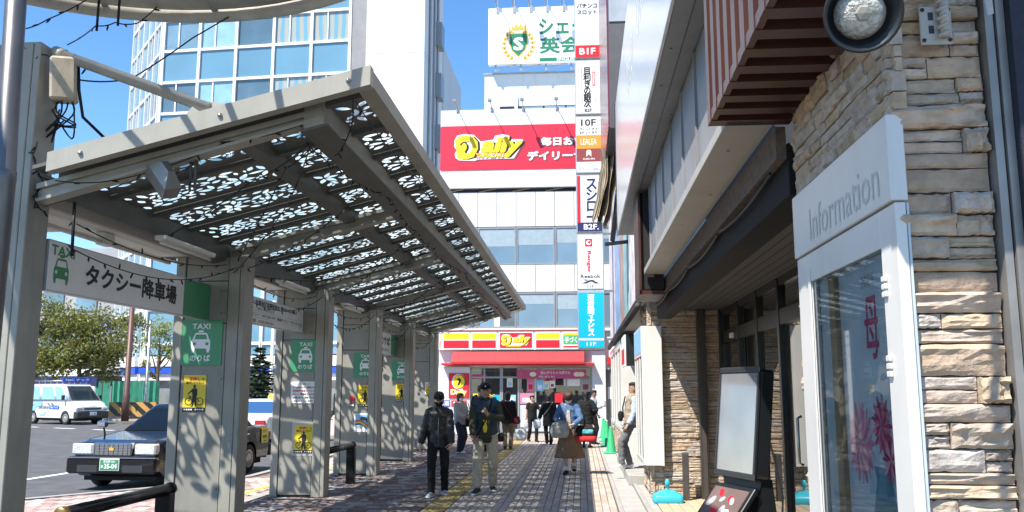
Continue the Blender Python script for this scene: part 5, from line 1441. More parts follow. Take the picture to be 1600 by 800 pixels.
# fir
c = at(405, 600, Y=44); zt = at(408, 531, Y=44).z
r = thing('fir_tree', 'small dark fir tree between the first two shelter columns', 'tree', (c.x, c.y, -.1))
part('trunk', MB().tube([(0, 0, 0), (0, 0, zt)], [.09, .015], 7), bark, r, True)
mb = MB(); rr = random.Random(4)
NL = 26
for lvl in range(NL):
    z = .55+(zt-.75)*lvl/NL+rr.uniform(-.05, .05); rad = 1.55*(1-lvl/NL)**.85+.08; nb = 12 if lvl < 20 else 7
    for k in range(nb):
        a = 2*PI*(k+.5*(lvl % 2))/nb+rr.uniform(-.25, .25); Lb = rad*rr.uniform(.5, 1.15); tip = Vector((math.cos(a)*Lb, math.sin(a)*Lb, z+rr.uniform(-.35, .3)*Lb+.05)); s0 = Vector((0, 0, z+.05))
        for j in range(14):
            p = s0.lerp(tip, (j+1)/14); sp = .22*(1-j/18)
            for sd in (-1, 1):
                dr = Vector((math.cos(a+sd*.9), math.sin(a+sd*.9), rr.uniform(-.3, .15))).normalized(); q = p+dr*sp*rr.uniform(.8, 1.3); up = Vector((0, 0, .03))
                mb.add([p-up, p+up, q+up*.3, q-up*.6], [(0, 1, 2, 3)])
                sw = dr.cross(Vector((0, 0, 1)))*.045
                mb.add([p-sw, p+sw, q+sw*.4, q-sw*.4], [(0, 1, 2, 3)])
part('crown', mb, lv3, r, True)

# ================================================================ street furniture on the far side
r = thing('green_sheet_fence', 'green mesh sheeting round a work site by the van', 'fence', (-27, 55, 0))
gm = M('green_mesh', (.03, .22, .15), .7, var=.25, vs=2)
a = at(150, 600, Y=55); b = at(248, 600, Y=53)
for k in range(4):
    t0, t1 = k/4, (k+1)/4; A = a.lerp(b, t0); B = a.lerp(b, t1); pts = []
    for j in range(9):
        q = A.lerp(B, j/8); pts.append((q.x, q.y+.12*math.sin(j*2.1+k)))
    mb = MB()
    for (p, q) in zip(pts, pts[1:]): mb.quad((p[0], p[1], .4), (q[0], q[1], .4), (q[0], q[1], 2.2), (p[0], p[1], 2.2))
    part('sheet', mb, gm, r); part('fence_post', MB().tube([(A.x, A.y+.2, 0), (A.x, A.y+.2, 2.3)], .04, 6), steel, r)
hz = bpy.data.materials.new('hazard_stripes'); hz.use_nodes = True; t = hz.node_tree
g = t.nodes.new('ShaderNodeNewGeometry'); wv = t.nodes.new('ShaderNodeTexWave'); wv.bands_direction = 'DIAGONAL'; wv.inputs['Scale'].default_value = .9
cr = t.nodes.new('ShaderNodeValToRGB'); cr.color_ramp.interpolation = 'CONSTANT'; cr.color_ramp.elements[0].color = (.015, .015, .015, 1); cr.color_ramp.elements[1].position = .5; cr.color_ramp.elements[1].color = (.45, .25, .06, 1)
t.links.new(g.outputs['Position'], wv.inputs[0]); t.links.new(wv.outputs[0], cr.inputs[0]); t.links.new(cr.outputs[0], t.nodes['Principled BSDF'].inputs[0])
a = at(172, 640, Y=50); b = at(245, 640, Y=49)
mb = MB(); d = (b-a).normalized(); n = Vector((-d.y, d.x, 0))*.1
for z0, z1 in ((.12, .95),):
    mb.add([(q.x, q.y, z) for z in (z0, z1) for q in (a-n, b-n, b+n, a+n)], [(3, 2, 1, 0), (4, 5, 6, 7), (0, 1, 5, 4), (1, 2, 6, 5), (2, 3, 7, 6), (3, 0, 4, 7)])
r = thing('hazard_barrier', 'black and orange striped barrier below the green sheeting', 'barrier', a)
part('board', mb, hz, r); part('foot', MB().box(a.x, b.x, a.y-.3, a.y+.3, 0, .119), conc, r)
def pole(px, y0, y1, Z, rad, mat, lab, name='street_pole'):
    p = at(px, y1, Z=Z); top = at(px, y0, Y=p.y)
    o = tag(link(name, MB().tube([(p.x, p.y, Z), (p.x, p.y, Z+1.4), (p.x, p.y, Z+1.45), (p.x, p.y, top.z)], [rad*1.15, rad*1.1, rad*.9, rad*.8], 10).mesh(name, mat)), lab, 'pole'); return p
bp_ = M('brown_steel', (.10, .05, .04), .5, metal=.2)
p = pole(195, 468, 658, -.0, .17, bp_, 'brown steel street pole beside the white van')
p = pole(226, 500, 652, 0, .11, steel, 'silver pole in front of the glass tower corner')
p = pole(421, 470, 655, 0, .12, M('pale_pole', (.5, .47, .42), .6), 'pale pole rising behind the fir tree')
p = pole(530, 470, 675, 0, .055, M('red_pole', (.55, .02, .03), .4), 'thin red pole between the second and third columns')
r = thing('pole_sign', 'small black box fixed to the red pole, high up', 'sign', (p.x, p.y, 3.6))
part('box', MB().box(p.x+.05, p.x+.3, p.y-.1, p.y+.1, 3.3, 3.75, 0, .01), dk, r); part('light', MB().lathe([(0, .01), (.06, .0)], 12, 0, Matrix.Translation((p.x+.17, p.y-.1, 3.6)) @ Matrix.Rotation(PI/2, 4, 'X')), white, r)
c = at(166, 508, Y=50)
r = thing('crossing_sign', 'blue and white triangular road sign half hidden in the big tree', 'road sign', c)
shape('plate', [[(-.32, -.32), (.32, -.32), (.32, .05), (0, .4), (-.32, .05)]], (c.x, c.y, c.z), '-y', blue, r, 1, depth=.02); shape('white_triangle', [[(-.2, -.2), (.2, -.2), (0, .2)]], (c.x, c.y-.025, c.z), '-y', white, r)
part('post', MB().tube([(c.x, c.y+.05, c.z+.3), (c.x, c.y+.05, 0)], .04, 6), steel, r)
# cones
cm = M('green_cone', (.03, .36, .15), .45, var=.05)
r = thing('traffic_cone', 'nearest green traffic cone on the drain strip', 'traffic cone', (.76, 23.4, .0), 0, 'green traffic cones')
part('base', MB().box(-.19, .19, -.19, .19, 0.004, .03, 0, .01), cm, r, True)
part('cone', MB().lathe([(.14, .03), (.125, .06), (.04, .66), (.03, .69), (0, .69)], 20), cm, r, True)
for k, (x, y, s_) in enumerate(((.74, 26.4, 'second green traffic cone from the camera'), (.75, 28.6, 'third green traffic cone from the camera'), (.76, 31, 'farthest green traffic cone, nearest the corner shop'))):
    c = copy_tree(r); c.location = (x, y, 0); c['label'] = s_
r = thing('cone_bar', 'white and green bar linking the cone tops', 'bar', (.75, 27, .7))
part('bar', MB().tube([(.75, 26.4, .72), (.75, 31, .72)], .02, 6), white, r)
# ================================================================ vehicles (built facing local -Y)
blackp = M('black_car_paint', (.007, .007, .009), .16, var=0, spec=.3, coat=.55)
whitep = M('white_car_paint', (.70, .71, .72), .2, var=.0, spec=.5, coat=.8)
chrome = M('chrome', (.75, .75, .76), .08, metal=1, var=.02)
cargl = glass('car_glass', (.45, .52, .53), .6, .02, (.01, .013, .015), 1.33)
cargl.node_tree.nodes['Principled BSDF'].inputs['Specular IOR Level'].default_value = .15
tyre = M('tyre', (.018, .018, .018), .85)
hub_m = M('hubcap', (.5, .48, .44), .3, metal=.6)
lampc = M('headlamp_glass', (.55, .57, .58), .06, var=.3, vs=30, spec=.9, coat=1)
tail = M('tail_lamp', (.40, .01, .015), .15, coat=1)
plast = M('bumper_plastic', (.03, .032, .035), .5)
def wheel(par, x, y, r, w, sgn):
    T = Matrix.Translation((x, y, r)) @ Matrix.Rotation(PI/2*sgn, 4, 'Y')
    wh = part('wheel', MB().lathe([(r*.62, -w/2), (r*.93, -w/2), (r, -w/2+.03), (r, w/2-.03), (r*.93, w/2), (r*.62, w/2-.005)], 32, 0, T), tyre, par, True)
    mb = MB().lathe([(r*.63, w/2-.01), (r*.58, w/2+.006), (r*.5, w/2-.012), (r*.25, w/2+.0), (.05, w/2+.012), (0, w/2+.012)], 32, 0, T)
    part('rim', mb, hub_m, wh, True)
    mb = MB()
    for k in range(14):
        a = 2*PI*k/14; c, s = math.cos(a), math.sin(a); q = []
        for rr_, ww in ((r*.34, .010), (r*.5, .017)):
            for sg in (-1, 1): q.append(T @ Vector((c*rr_-s*ww*sg, s*rr_+c*ww*sg, w/2-.004)))
        mb.add([q[0], q[1], q[3], q[2]], [(0, 1, 2, 3)])
    part('rim_slots', mb, tyre, wh, True)
def car_body(par, prof, hw, mat, arches, rb=.05, taper=.07):
    """lower body: side outline with wheel arches, rounded across the width"""
    bot = []
    for (yc, zc, ra) in arches:
        n = 10
        for i in range(n+1):
            a = PI-PI*i/n; bot.append((yc+ra*math.cos(a), zc+ra*math.sin(a)*1.0))
    pts = prof[:1]+[(p[0], p[1]) for p in bot]+prof[1:]
    cy = sum(p[0] for p in prof)/len(prof); L2 = max(abs(p[0]) for p in prof)
    ss = [-1, -.985, -.93, -.8, -.4, 0, .4, .8, .93, .985, 1]
    rings = []
    for s in ss:
        e = max(0, (abs(s)-.8)/.2); ins = rb*(1-math.sqrt(max(0, 1-e*e)))
        ring = []
        for i, (y, z) in enumerate(pts):
            isb = 1 <= i <= len(bot)
            yy = y-(ins if y > 0 else -ins)*(1 if abs(y) > L2*.8 else 0)-(taper*abs(s)**3*(1 if y > 0 else -1) if abs(y) > L2*.8 else 0)
            zz = z-(ins if z > .7 else 0)
            tp_ = 1-.035*max(0, (abs(y)/L2-.75)/.25)-.03*max(0, (z-.65))/.3*0-.025*max(0, (.45-z)/.3)
            ring.append((s*hw*tp_, yy, zz))
        rings.append(ring)
    mb = MB(); n = len(pts); vs = [p for r_ in rings for p in r_]; fs = []
    for i in range(len(rings)-1):
        for k in range(n):
            l = (k+1) % n; fs.append([i*n+k, (i+1)*n+k, (i+1)*n+l, i*n+l])
    mb.add(vs, fs, 0, False)
    mb.add(rings[0], [list(range(n))]); mb.add(rings[-1], [list(range(n-1, -1, -1))])
    return part('body', mb, mat, par, True)
def cabin(par, base, roof, mat, gmat, wins, rr_=.09):
    """base, roof = (y0,y1,halfwidth,z)"""
    def ring(y0, y1, hw, z, r): return [(p[0], p[1], z) for p in rrect(-hw, hw, y0, y1, r, 4)]
    (a0, a1, aw, az_), (b0, b1, bw, bz) = base, roof
    mb = MB().loft([ring(a0, a1, aw, az_, .06), ring(b0, b1, bw, bz-.05, .1), ring(b0+.05, b1-.05, bw-.05, bz-.012, .1), ring(b0+.2, b1-.2, bw-.22, bz, .1)])
    part('cabin', mb, mat, par, True)
    def sidep(s, u, v):     # u along the length 0..1, v up 0..1
        A = Vector((s*aw, a0+(a1-a0)*u, az_)); B = Vector((s*bw, b0+(b1-b0)*u, bz-.05)); return A.lerp(B, v)+Vector((s*.006, 0, .002))
    def endp(f, u, v):
        y0, y1 = (a0, b0) if f else (a1, b1)
        A = Vector(((u*2-1)*aw, y0, az_)); B = Vector(((u*2-1)*bw, y1, bz-.05)); return A.lerp(B, v)+Vector((0, -.008 if f else .008, .004))
    for s in (-1, 1):
        for (u0, u1, t0, t1) in wins:
            part('side_window', MB().quad(sidep(s, u0, .12), sidep(s, u1, .12), sidep(s, t1, .9), sidep(s, t0, .9)), gmat, par, True)
    part('windscreen', MB().quad(endp(True, .06, .05), endp(True, .94, .05), endp(True, .92, .93), endp(True, .08, .93)), gmat, par, True)
    part('rear_window', MB().quad(endp(False, .08, .15), endp(False, .92, .15), endp(False, .88, .92), endp(False, .12, .92)), gmat, par, True)
def sedan(lab, loc, rz, paint, group, roofsign=False):
    r = thing('sedan', lab, 'car', loc, rz, group)
    prof = [(-2.20, .24), (2.25, .26), (2.36, .40), (2.37, .62), (2.33, .90), (2.22, .975), (1.5, .985), (-.9, .985), (-1.2, .955), (-2.1, .87), (-2.26, .83), (-2.31, .70), (-2.36, .60), (-2.37, .38)]
    car_body(r, prof, .845, paint, [(-1.49, .31, .35), (1.24, .31, .35)])
    part('underbody', MB().box(-.70, .70, -2.1, 2.1, .16, .4), tyre, r, True)
    cabin(r, (-1.0, 1.62, .74, .965), (-.22, 1.10, .60, 1.475), paint, cargl, [(.08, .42, .07, .44), (.45, .80, .47, .80), (.83, .93, .83, .90)])
    for y in (-1.49, 1.24):
        for s in (-1, 1): wheel(r, s*.74, y, .305, .19, s)
    part('grille', MB().box(-.37, .37, -2.40, -2.27, .60, .83, 0, .02), chrome, r, True)
    mb = MB()
    for k in range(7): mb.box(-.34, .34, -2.408, -2.4, .625+.027*k, .633+.027*k)
    for k in range(8): mb.box(-.33+.09*k, -.325+.09*k, -2.407, -2.4, .62, .81)
    part('grille_bars', mb, plast, r, True)
    shape('crown_badge', [[(-.04, -.03), (.04, -.03), (.05, .03), (.02, .01), (0, .045), (-.02, .01), (-.05, .03)]], (0, -2.411, .73), '-y', gold, r, 1, True, depth=.004)
    for s in (-1, 1):
        part('headlight', MB().box(min(s*.40, s*.80), max(s*.40, s*.80), -2.365, -2.2, .62, .815, 0, .025), lampc, r, True)
        part('fog_lamp', MB().box(min(s*.58, s*.72), max(s*.58, s*.72), -2.425, -2.3, .335, .40, 0, .01), lampc, r, True)
        part('tail_lamp', MB().box(min(s*.45, s*.80), max(s*.45, s*.80), 2.3, 2.385, .64, .84, 0, .02), tail, r, True)
        mir = part('fender_mirror', MB().box(min(s*.66, s*.86), max(s*.66, s*.86), -1.62, -1.52, 1.06, 1.18, 0, .03), chrome, r, True)
        part('mirror_arm', MB().tube([(s*.74, -1.5, .9), (s*.75, -1.55, 1.08)], .018, 6), plast, mir, True)
        for y in (-.05, .95): part('door_handle', MB().box(min(s*.84, s*.87), max(s*.84, s*.87), y, y+.2, .80, .84, 0, .008), chrome, r, True)
        part('side_moulding', MB().box(min(s*.84, s*.862), max(s*.84, s*.862), -1.1, .85, .55, .60, 0, .006), chrome, r, True)
    part('bumper', MB().box(-.86, .86, -2.43, -2.25, .30, .585, 0, .04), paint, r, True)
    part('bumper_strip', MB().box(-.85, .85, -2.445, -2.42, .565, .585, 0, .006), chrome, r, True)
    mb = MB(); mb.box(-.62, -.24, -2.435, -2.425, .33, .45); mb.box(.24, .62, -2.435, -2.425, .33, .45); part('air_intake', mb, plast, r, True, kind='stuff')
    part('rear_bumper', MB().box(-.85, .85, 2.28, 2.45, .30, .56, 0, .04), paint if paint is whitep else plast, r, True)
    pl = part('number_plate', MB().box(-.175, .175, -2.452, -2.44, .37, .55, 0, .004), green if paint is blackp else white, r, True)
    part('plate_rim', MB().box(-.185, .185, -2.446, -2.436, .36, .56), white, r, True)
    if paint is blackp:
        text('35-04', (.03, -2.454, .435), .24, .085, '-y', white, pl, .03, local=True); text('習志野 500', (0, -2.454, .515), .22, .045, '-y', white, pl, .02, local=True); text('あ', (-.13, -2.454, .43), .05, .05, '-y', white, pl, .02, local=True)
        for s in (1,):
            st_ = part('side_sticker', MB().box(.846, .853, 1.78, 2.12, .60, .92), M('sticker_yellow', (.62, .66, .08), .4), r, True)
            text('初乗り', (.8545, 1.95, .85), .26, .08, '+x', orange, st_, .02, local=True); text('禁煙車', (.8545, 1.95, .73), .24, .08, '+x', black, st_, .02, local=True); text('ご乗車', (.8545, 1.95, .64), .24, .04, '+x', black, st_, .01, local=True)
    mb = MB()
    for s in (-1, 1):
        mb.box(min(s*.2, s*.55), max(s*.2, s*.55), -.2, -.05, .9, 1.22, 0, .04); mb.box(min(s*.2, s*.55), max(s*.2, s*.55), .55, .7, .9, 1.22, 0, .04)
    part('seats', mb, plast, r, True, kind='stuff')
    part('steering_wheel', MB().tube([(.36+.17*math.cos(a), -.55+.06*math.sin(a), 1.03+.16*math.sin(a)) for a in [2*PI*i/16 for i in range(17)]], .014, 6), plast, r, True)
    if roofsign:
        part('roof_lamp', MB().loft([[(p[0], p[1], z) for p in rrect(-w, w, .3-d, .3+d, .04)] for w, d, z in ((.16, .08, 1.47), (.17, .09, 1.52), (.14, .07, 1.6), (.06, .03, 1.63))]), M('lamp_yellow', (.75, .50, .03), .3), r, True)
    return r
sedan('black taxi with chrome grille and green number plate facing the camera', (-8.02, 17.45, -.12), R(-4.5), blackp, 'taxis waiting at the rank')
sedan('white taxi seen from behind with a yellow roof lamp', (-10.05, 28.7, -.12), R(173), whitep, 'taxis waiting at the rank', True)
# van
c = at(106, 655, Z=-.05)
v = thing('delivery_van', 'white delivery van with pale blue rear graphics and a roof sign', 'van', (-27.2, 45.0, -.12), R(64))
v.scale = (1.12, 1.12, 1.12)
prof = [(-1.95, .30), (1.98, .30), (2.04, .5), (2.02, 1.02), (1.99, 1.06), (-1.5, 1.06), (-1.78, .98), (-1.98, .80), (-2.03, .55), (-2.03, .42)]
car_body(v, prof, .82, whitep, [(-1.22, .30, .34), (1.30, .30, .34)], .04, .05)
cabin(v, (-1.52, 1.98, .805, 1.05), (-.78, 1.90, .70, 1.86), whitep, cargl, [(.05, .28, .10, .28), (.33, .62, .33, .62), (.68, .96, .68, .95)])
for y in (-1.22, 1.30):
    for s in (-1, 1): wheel(v, s*.72, y, .30, .17, s)
part('underbody', MB().box(-.68, .68, -1.8, 1.8, .18, .4), tyre, v, True)
part('bumper', MB().box(-.82, .82, -2.09, -1.80, .28, .62, 0, .05), plast, v, True)
part('grille', MB().box(-.42, .42, -2.06, -1.98, .68, .76, 0, .01), plast, v, True)
for s in (-1, 1):
    part('headlight', MB().box(min(s*.5, s*.79), max(s*.5, s*.79), -2.02, -1.85, .66, .80, 0, .03), lampc, v, True)
    part('mirror', MB().box(min(s*.86, s*1.0), max(s*.86, s*1.0), -1.2, -1.1, 1.12, 1.34, 0, .02), plast, v, True)
pl = part('number_plate', MB().box(-.17, .17, -2.10, -2.088, .42, .58), white, v, True); text('・1  83', (0, -2.102, .48), .26, .09, '-y', dkgreen, pl, .02, local=True)
text('DUSKIN', (0, -2.045, .84), .36, .06, '-y', dkgrey, v, .02, local=True)
# graphics on the side towards the camera (local -X)
S = -.826
part('blue_graphic', MB().box(S-.004, S+.002, 1.05, 1.94, .62, 1.04), M('pale_blue_wrap', (.24, .50, .72), .3), v, True)
part('blue_graphic', MB().box(S-.004, S+.002, .62, 1.04, .8, 1.04), MC['pale_blue_wrap'], v, True)
part('purple_line', MB().box(S-.006, S-.0045, 1.2, 1.94, .86, .89), navy, v, True)
A = [(.2+1.0*t_, .42-.18*math.sin(PI*t_)+.25*t_) for t_ in [i/10 for i in range(11)]]
shape('swoosh', [A+[(p[0]+.02, p[1]-.07*math.sin(PI*i/10)) for i, p in reversed(list(enumerate(A)))]], (S-.003, 1.2, .1), '-x', MC['pale_blue_wrap'], v, 1, True)
text('DUSKIN', (S-.004, .42, .78), .85, .15, '-x', dkgrey, v, .03, local=True)
part('blue_label', MB().box(S-.005, S+.002, -.72, -.02, .70, .86), blue, v, True); text('NaC ナック', (S-.006, -.37, .78), .58, .1, '-x', white, v, .02, local=True)
mb = MB()
for y in (-.35, .35): mb.box(S-.003, S-.001, y-.004, y+.004, .4, 1.05)
part('door_gaps', mb, black, v, True, kind='stuff')
mb = MB()
for y in (-.25, .04): mb.box(S-.02, S, y, y+.13, .92, .96)
part('door_handles', mb, plast, v, True, kind='stuff')
part('roof_sign', MB().box(-.72, .72, -.72, -.66, 1.93, 2.16, 0, .01), blue, v, True, label='navy roof sign with white lettering')
text('NaC ナック', (0, -.725, 2.045), 1.2, .14, '-y', white, v, .03, local=True)
mb = MB()
for x in (-.6, .6): mb.tube([(x, -.6, 2.0), (x, 1.8, 2.0)], .025, 6)
for k in range(6): mb.tube([(-.6, -.5+.45*k, 2.0), (.6, -.5+.45*k, 2.0)], .02, 6); mb.tube([(-.6, -.5+.45*k, 2.0), (-.6, -.5+.45*k, 1.84)], .02, 5); mb.tube([(.6, -.5+.45*k, 2.0), (.6, -.5+.45*k, 1.84)], .02, 5)
part('roof_rack', mb, steel, v, True)
# bus far behind
r = thing('bus', 'white bus with navy stripe mostly hidden behind the van', 'bus', (-36, 57, 0), R(80))
part('body', MB().box(-1.2, 1.2, -5, 5, .35, 3.0, 0, .15), whitep, r, True); part('stripe', MB().box(-1.215, 1.215, -5.015, 5.015, 1.9, 2.55, 0, .01), navy, r, True)
for y in (-3.8, -2.4, -1, .4, 1.8, 3.2):
    for s in (-1, 1): part('window', MB().box(min(s*1.2, s*1.22), max(s*1.2, s*1.22), y, y+1.2, 1.3, 1.88), cargl, r, True)
for y in (-3, 3):
    for s in (-1, 1): wheel(r, s*1.05, y, .45, .28, s)
# ================================================================ people
skin = M('skin', (.40, .235, .165), .55, var=.06, vs=30); skin2 = M('skin_pale', (.50, .32, .24), .55, var=.06, vs=30)
hairb = M('black_hair', (.010, .008, .008), .45, var=.3, vs=60, bump=.5, bs=160); hairbr = M('brown_hair', (.055, .022, .012), .45, var=.35, vs=60, bump=.5, bs=160)
eye_m = flat('eye_dark', (.01, .008, .008), .2); lip_m = flat('lips', (.26, .09, .08), .5)
def cloth(n, c, rough=.85, var=.15, spec=.3): return M(n, c, rough, var=var, vs=22, bump=.5, bs=24, spec=spec)
C_black = cloth('black_cloth', (.011, .011, .012)); C_char = cloth('charcoal_cloth', (.022, .022, .025)); C_olive = cloth('olive_cloth', (.05, .05, .03)); C_navy = cloth('navy_puffer', (.012, .035, .065), .45, .3, .5)
C_beige = cloth('beige_trousers', (.46, .39, .29)); C_grey = cloth('grey_sweatshirt', (.36, .36, .37)); C_dnavy = cloth('navy_denim', (.02, .025, .045)); C_khaki = cloth('khaki_trousers', (.24, .17, .11)); C_denim = cloth('denim', (.075, .145, .27), .85, .3); C_skirt = cloth('brown_skirt', (.21, .13, .075)); C_cream = cloth('cream_top', (.5, .42, .35)); C_lblue = cloth('pale_blue_shirt', (.38, .46, .62)); C_camo = cloth('beige_vest', (.32, .26, .19), .85, .4); C_gtr = cloth('grey_trousers', (.14, .145, .15)); C_white = cloth('white_cloth', (.7, .7, .7)); C_tight = cloth('dark_tights', (.02, .018, .02), .6)
C_bag = cloth('grey_bag', (.32, .31, .28)); C_red = cloth('red_bag', (.45, .03, .03)); C_dred = cloth('dark_red_bag', (.16, .02, .025)); C_turq = cloth('turquoise_bag', (.10, .38, .42), .8, .5); plasticbag = M('white_plastic_bag', (.72, .72, .73), .35, var=.1, vs=12, bump=.5, bs=30)
def remesh(mb, vox, sm=3, wr=0, seed=0):
    me = mb.mesh('tmp', [])
    bm = bmesh.new(); bm.from_mesh(me); bmesh.ops.recalc_face_normals(bm, faces=bm.faces[:]); bm.to_mesh(me); bm.free()
    o = bpy.data.objects.new('tmp', me); COL.objects.link(o)
    r = o.modifiers.new('r', 'REMESH'); r.mode = 'VOXEL'; r.voxel_size = vox
    if sm: s = o.modifiers.new('s', 'SMOOTH'); s.factor = .5; s.iterations = sm
    dg = bpy.context.evaluated_depsgraph_get()
    m2 = bpy.data.meshes.new_from_object(o.evaluated_get(dg), depsgraph=dg)
    bpy.data.objects.remove(o); bpy.data.meshes.remove(me)
    m2.polygons.foreach_set('use_smooth', [True]*len(m2.polygons))
    if wr:
        off = Vector((seed*3.1, seed*1.7, 0))
        nr = [v.normal.copy() for v in m2.vertices]
        for v, n in zip(m2.vertices, nr):
            p = v.co
            q = Vector((p.x*7+p.z*5, p.y*7-p.z*4, p.z*13))+off
            v.co = p+n*(wr*(noise.noise(q)+.6*noise.noise(q*2.3)))
    return m2
def ik(a, c, l1, l2, bend):
    d = c-a; L_ = d.length
    if L_ > (l1+l2)*.999: c = a+d*((l1+l2)*.999/L_); d = c-a; L_ = d.length
    t_ = (l1*l1-l2*l2+L_*L_)/(2*L_); h = math.sqrt(max(0, l1*l1-t_*t_)); u = d/L_
    b = Vector(bend); b = (b-u*b.dot(u)); b.normalize()
    return a+u*t_+b*h, c
def ellipsoid(mb, c, rx, ry, rz, n=12, R3=None):
    rings = []
    for i in range(1, n):
        a = PI*i/n; z = -math.cos(a)*rz; q = math.sin(a)
        ring = []
        for k in range(14):
            t_ = 2*PI*k/14; v = Vector((rx*q*math.cos(t_), ry*q*math.sin(t_), z)); ring.append(Vector(c)+(R3 @ v if R3 else v))
        rings.append(ring)
    return mb.loft(rings)
def hand(mb, w, d, n, k, curl=.5):
    """palm and five fingers from the wrist w, pointing along d, palm normal n"""
    d = d.normalized(); n = (n-d*n.dot(d)).normalized(); s = d.cross(n)
    mb.tube([w-d*.02, w+d*.02, w+d*.06, w+d*.088], [.022, (.030, .017), (.038, .016), (.034, .013)], 10)
    for i in range(4):
        b = w+d*.083+s*(-.027+.018*i); L_ = (.062, .072, .068, .052)[i]; p = [b-d*.02, b]; a = 0; q = b
        for j, f_ in enumerate((.42, .32, .26)):
            a += curl*(.7+.35*j+.08*i); q = q+(d*math.cos(a)+n*math.sin(a))*L_*f_; p.append(q)
        mb.tube(p, [.0095, .0092, .0085, .0078, .006], 7)
    sd = s*(-k)
    b = w+d*.022+sd*.026; p = [b-sd*.012, b, b+(d*.6+sd*.55+n*.35)*.035, b+(d*.95+sd*.4+n*.6)*.058, b+(d*1.1+sd*.25+n*.8)*.075]
    mb.tube(p, [.012, .0115, .0105, .0095, .007], 7)
def person(lab, loc, rz, H, pose, spec, group=None, vox=.0095):
    g = H/1.70; V = lambda x, y, z: Vector((x, y, z))*g
    lean = pose.get('lean', 0); bow = pose.get('bow', 0); hy = pose.get('yaw', 0)
    hipz = pose.get('hip', .90); build = pose.get('w', 1.0)
    tw = lambda z: -lean*max(0, (z-hipz))                       # forward (−y) offset with height
    A = pose['feet']                                            # right (−x), left (+x): ankle x, y, z, toe angle
    legs = []
    for s, (ax, ay, azz, ta) in zip((-1, 1), A):
        hip = V(s*.092*build, 0, hipz); ank = V(ax, ay, azz)
        kn, ank = ik(hip, ank, .43*g, .42*g, (s*.1, -1, 0)); legs.append((hip, kn, ank, ta))
    arms = []
    for s, (wx, wy, wz, bend) in zip((-1, 1), pose['hands']):
        sh = V(s*.162*build, tw(1.365), 1.365); wr_ = V(wx, wy, wz)
        el_, wr_ = ik(sh, wr_, .29*g, .255*g, bend); arms.append((sh, el_, wr_))
    mb = MB()
    T = [(hipz-.06, .15, .105), (hipz+.02, .165, .115), (hipz+.14, .142, .10), (hipz+.28, .155, .108), (hipz+.40, .165, .112), (hipz+.47, .14, .095), (hipz+.525, .08, .066)]
    mb.tube([V(0, tw(z), z) for z, _, _ in T], [(a*g*build, b*g*build) for _, a, b in T], 16)
    zn = hipz+.53; hc = V(0, tw(1.58)-bow*.07, hipz+.68-bow*.03)
    mb.tube([V(0, tw(zn), zn-.03), V(0, tw(zn+.06)-bow*.02, zn+.06), hc+V(0, .012, -.02)], [.062*g, .053*g, .05*g], 12)
    RH = Matrix.Rotation(hy, 3, 'Z') @ Matrix.Rotation(bow*.75, 3, 'X')
    HR = [(-.112, .030, -.062, -.005), (-.100, .044, -.078, .03), (-.07, .058, -.086, .062), (-.03, .068, -.088, .084), (.015, .074, -.089, .096), (.055, .074, -.085, .098), (.085, .064, -.070, .085), (.104, .045, -.045, .06), (.113, .02, -.015, .025)]
    def hring(z, rx, y0, y1, k=1.0, n=18):
        return [hc+RH @ (Vector((rx*k*math.sin(2*PI*i/n), (y0+y1)/2-(y1-y0)/2*k*math.cos(2*PI*i/n), z*(1 if k <= 1 else 1.0)))*g) for i in range(n)]
    mb.loft([hring(*h) for h in HR])
    hp = lambda x, y, z: hc+RH @ (Vector((x, y, z))*g)
    mb.tube([hp(0, -.082, .02), hp(0, -.098, -.015), hp(0, -.103, -.03), hp(0, -.085, -.04)], [.008*g, .011*g, .014*g, .008*g], 8)
    for s in (-1, 1): ellipsoid(mb, hp(s*.076, .012, -.005), .009*g, .02*g, .03*g, 8, RH)
    ellipsoid(mb, hp(0, -.075, -.095), .02*g, .016*g, .014*g, 8, RH)
    for s, (sh, el_, wr_), hd in zip((-1, 1), arms, pose.get('hd', (None, None))):
        mb.tube([sh+V(-s*.04, 0, .0), sh, sh.lerp(el_, .5), el_, el_.lerp(wr_, .4), wr_], [.045*g, .052*g, .046*g, .038*g, .036*g, .024*g], 12)
        d = (wr_-el_).normalized(); nn = Vector(hd[1]) if hd else Vector((-s, -.3, 0))
        if hd and hd[0]: d = Vector(hd[0])
        hand(mb, wr_, d, nn, s, hd[2] if hd else .35)
    for (hip, kn, ank, ta), s in zip(legs, (-1, 1)):
        mb.tube([hip+V(0, 0, .03), hip.lerp(kn, .4), kn, kn.lerp(ank, .35), ank.lerp(kn, .1), ank], [.085*g, .072*g, .054*g, .056*g, .037*g, .036*g], 12)
        f_ = Vector((math.sin(ta), -math.cos(ta), 0)); dn = -max(0, ank.z-.085*g)*0
        mb.tube([ank-f_*.03*g+V(0, 0, -.03), ank+f_*.05*g+V(0, 0, -.04), ank+f_*.12*g+V(0, 0, -.058), ank+f_*.17*g+V(0, 0, -.062)], [(.034*g, .035*g), (.038*g, .034*g), (.042*g, .022*g), (.03*g, .014*g)], 12)
    me = remesh(mb, vox, 2)
    me.materials.append(spec.get('skin', skin))
    o = bpy.data.objects.new('person', me); COL.objects.link(o); o.location = loc; o.rotation_euler = (0, 0, rz)
    tag(o, lab, 'person', group)
    def piece(name, m_, mat):
        m_.materials.clear(); m_.materials.append(mat); return link(name, m_, o, True)
    # face
    for s in (-1, 1):
        e = MB(); ellipsoid(e, hp(s*.031, -.083, .012), .012*g, .006*g, .006*g, 6, RH); part('eye', e, eye_m, o, True)
        e = MB(); e.tube([hp(s*.015, -.090, .033), hp(s*.032, -.091, .038), hp(s*.05, -.08, .032)], .004*g, 5); part('eyebrow', e, spec.get('hairmat', hairb), o, True)
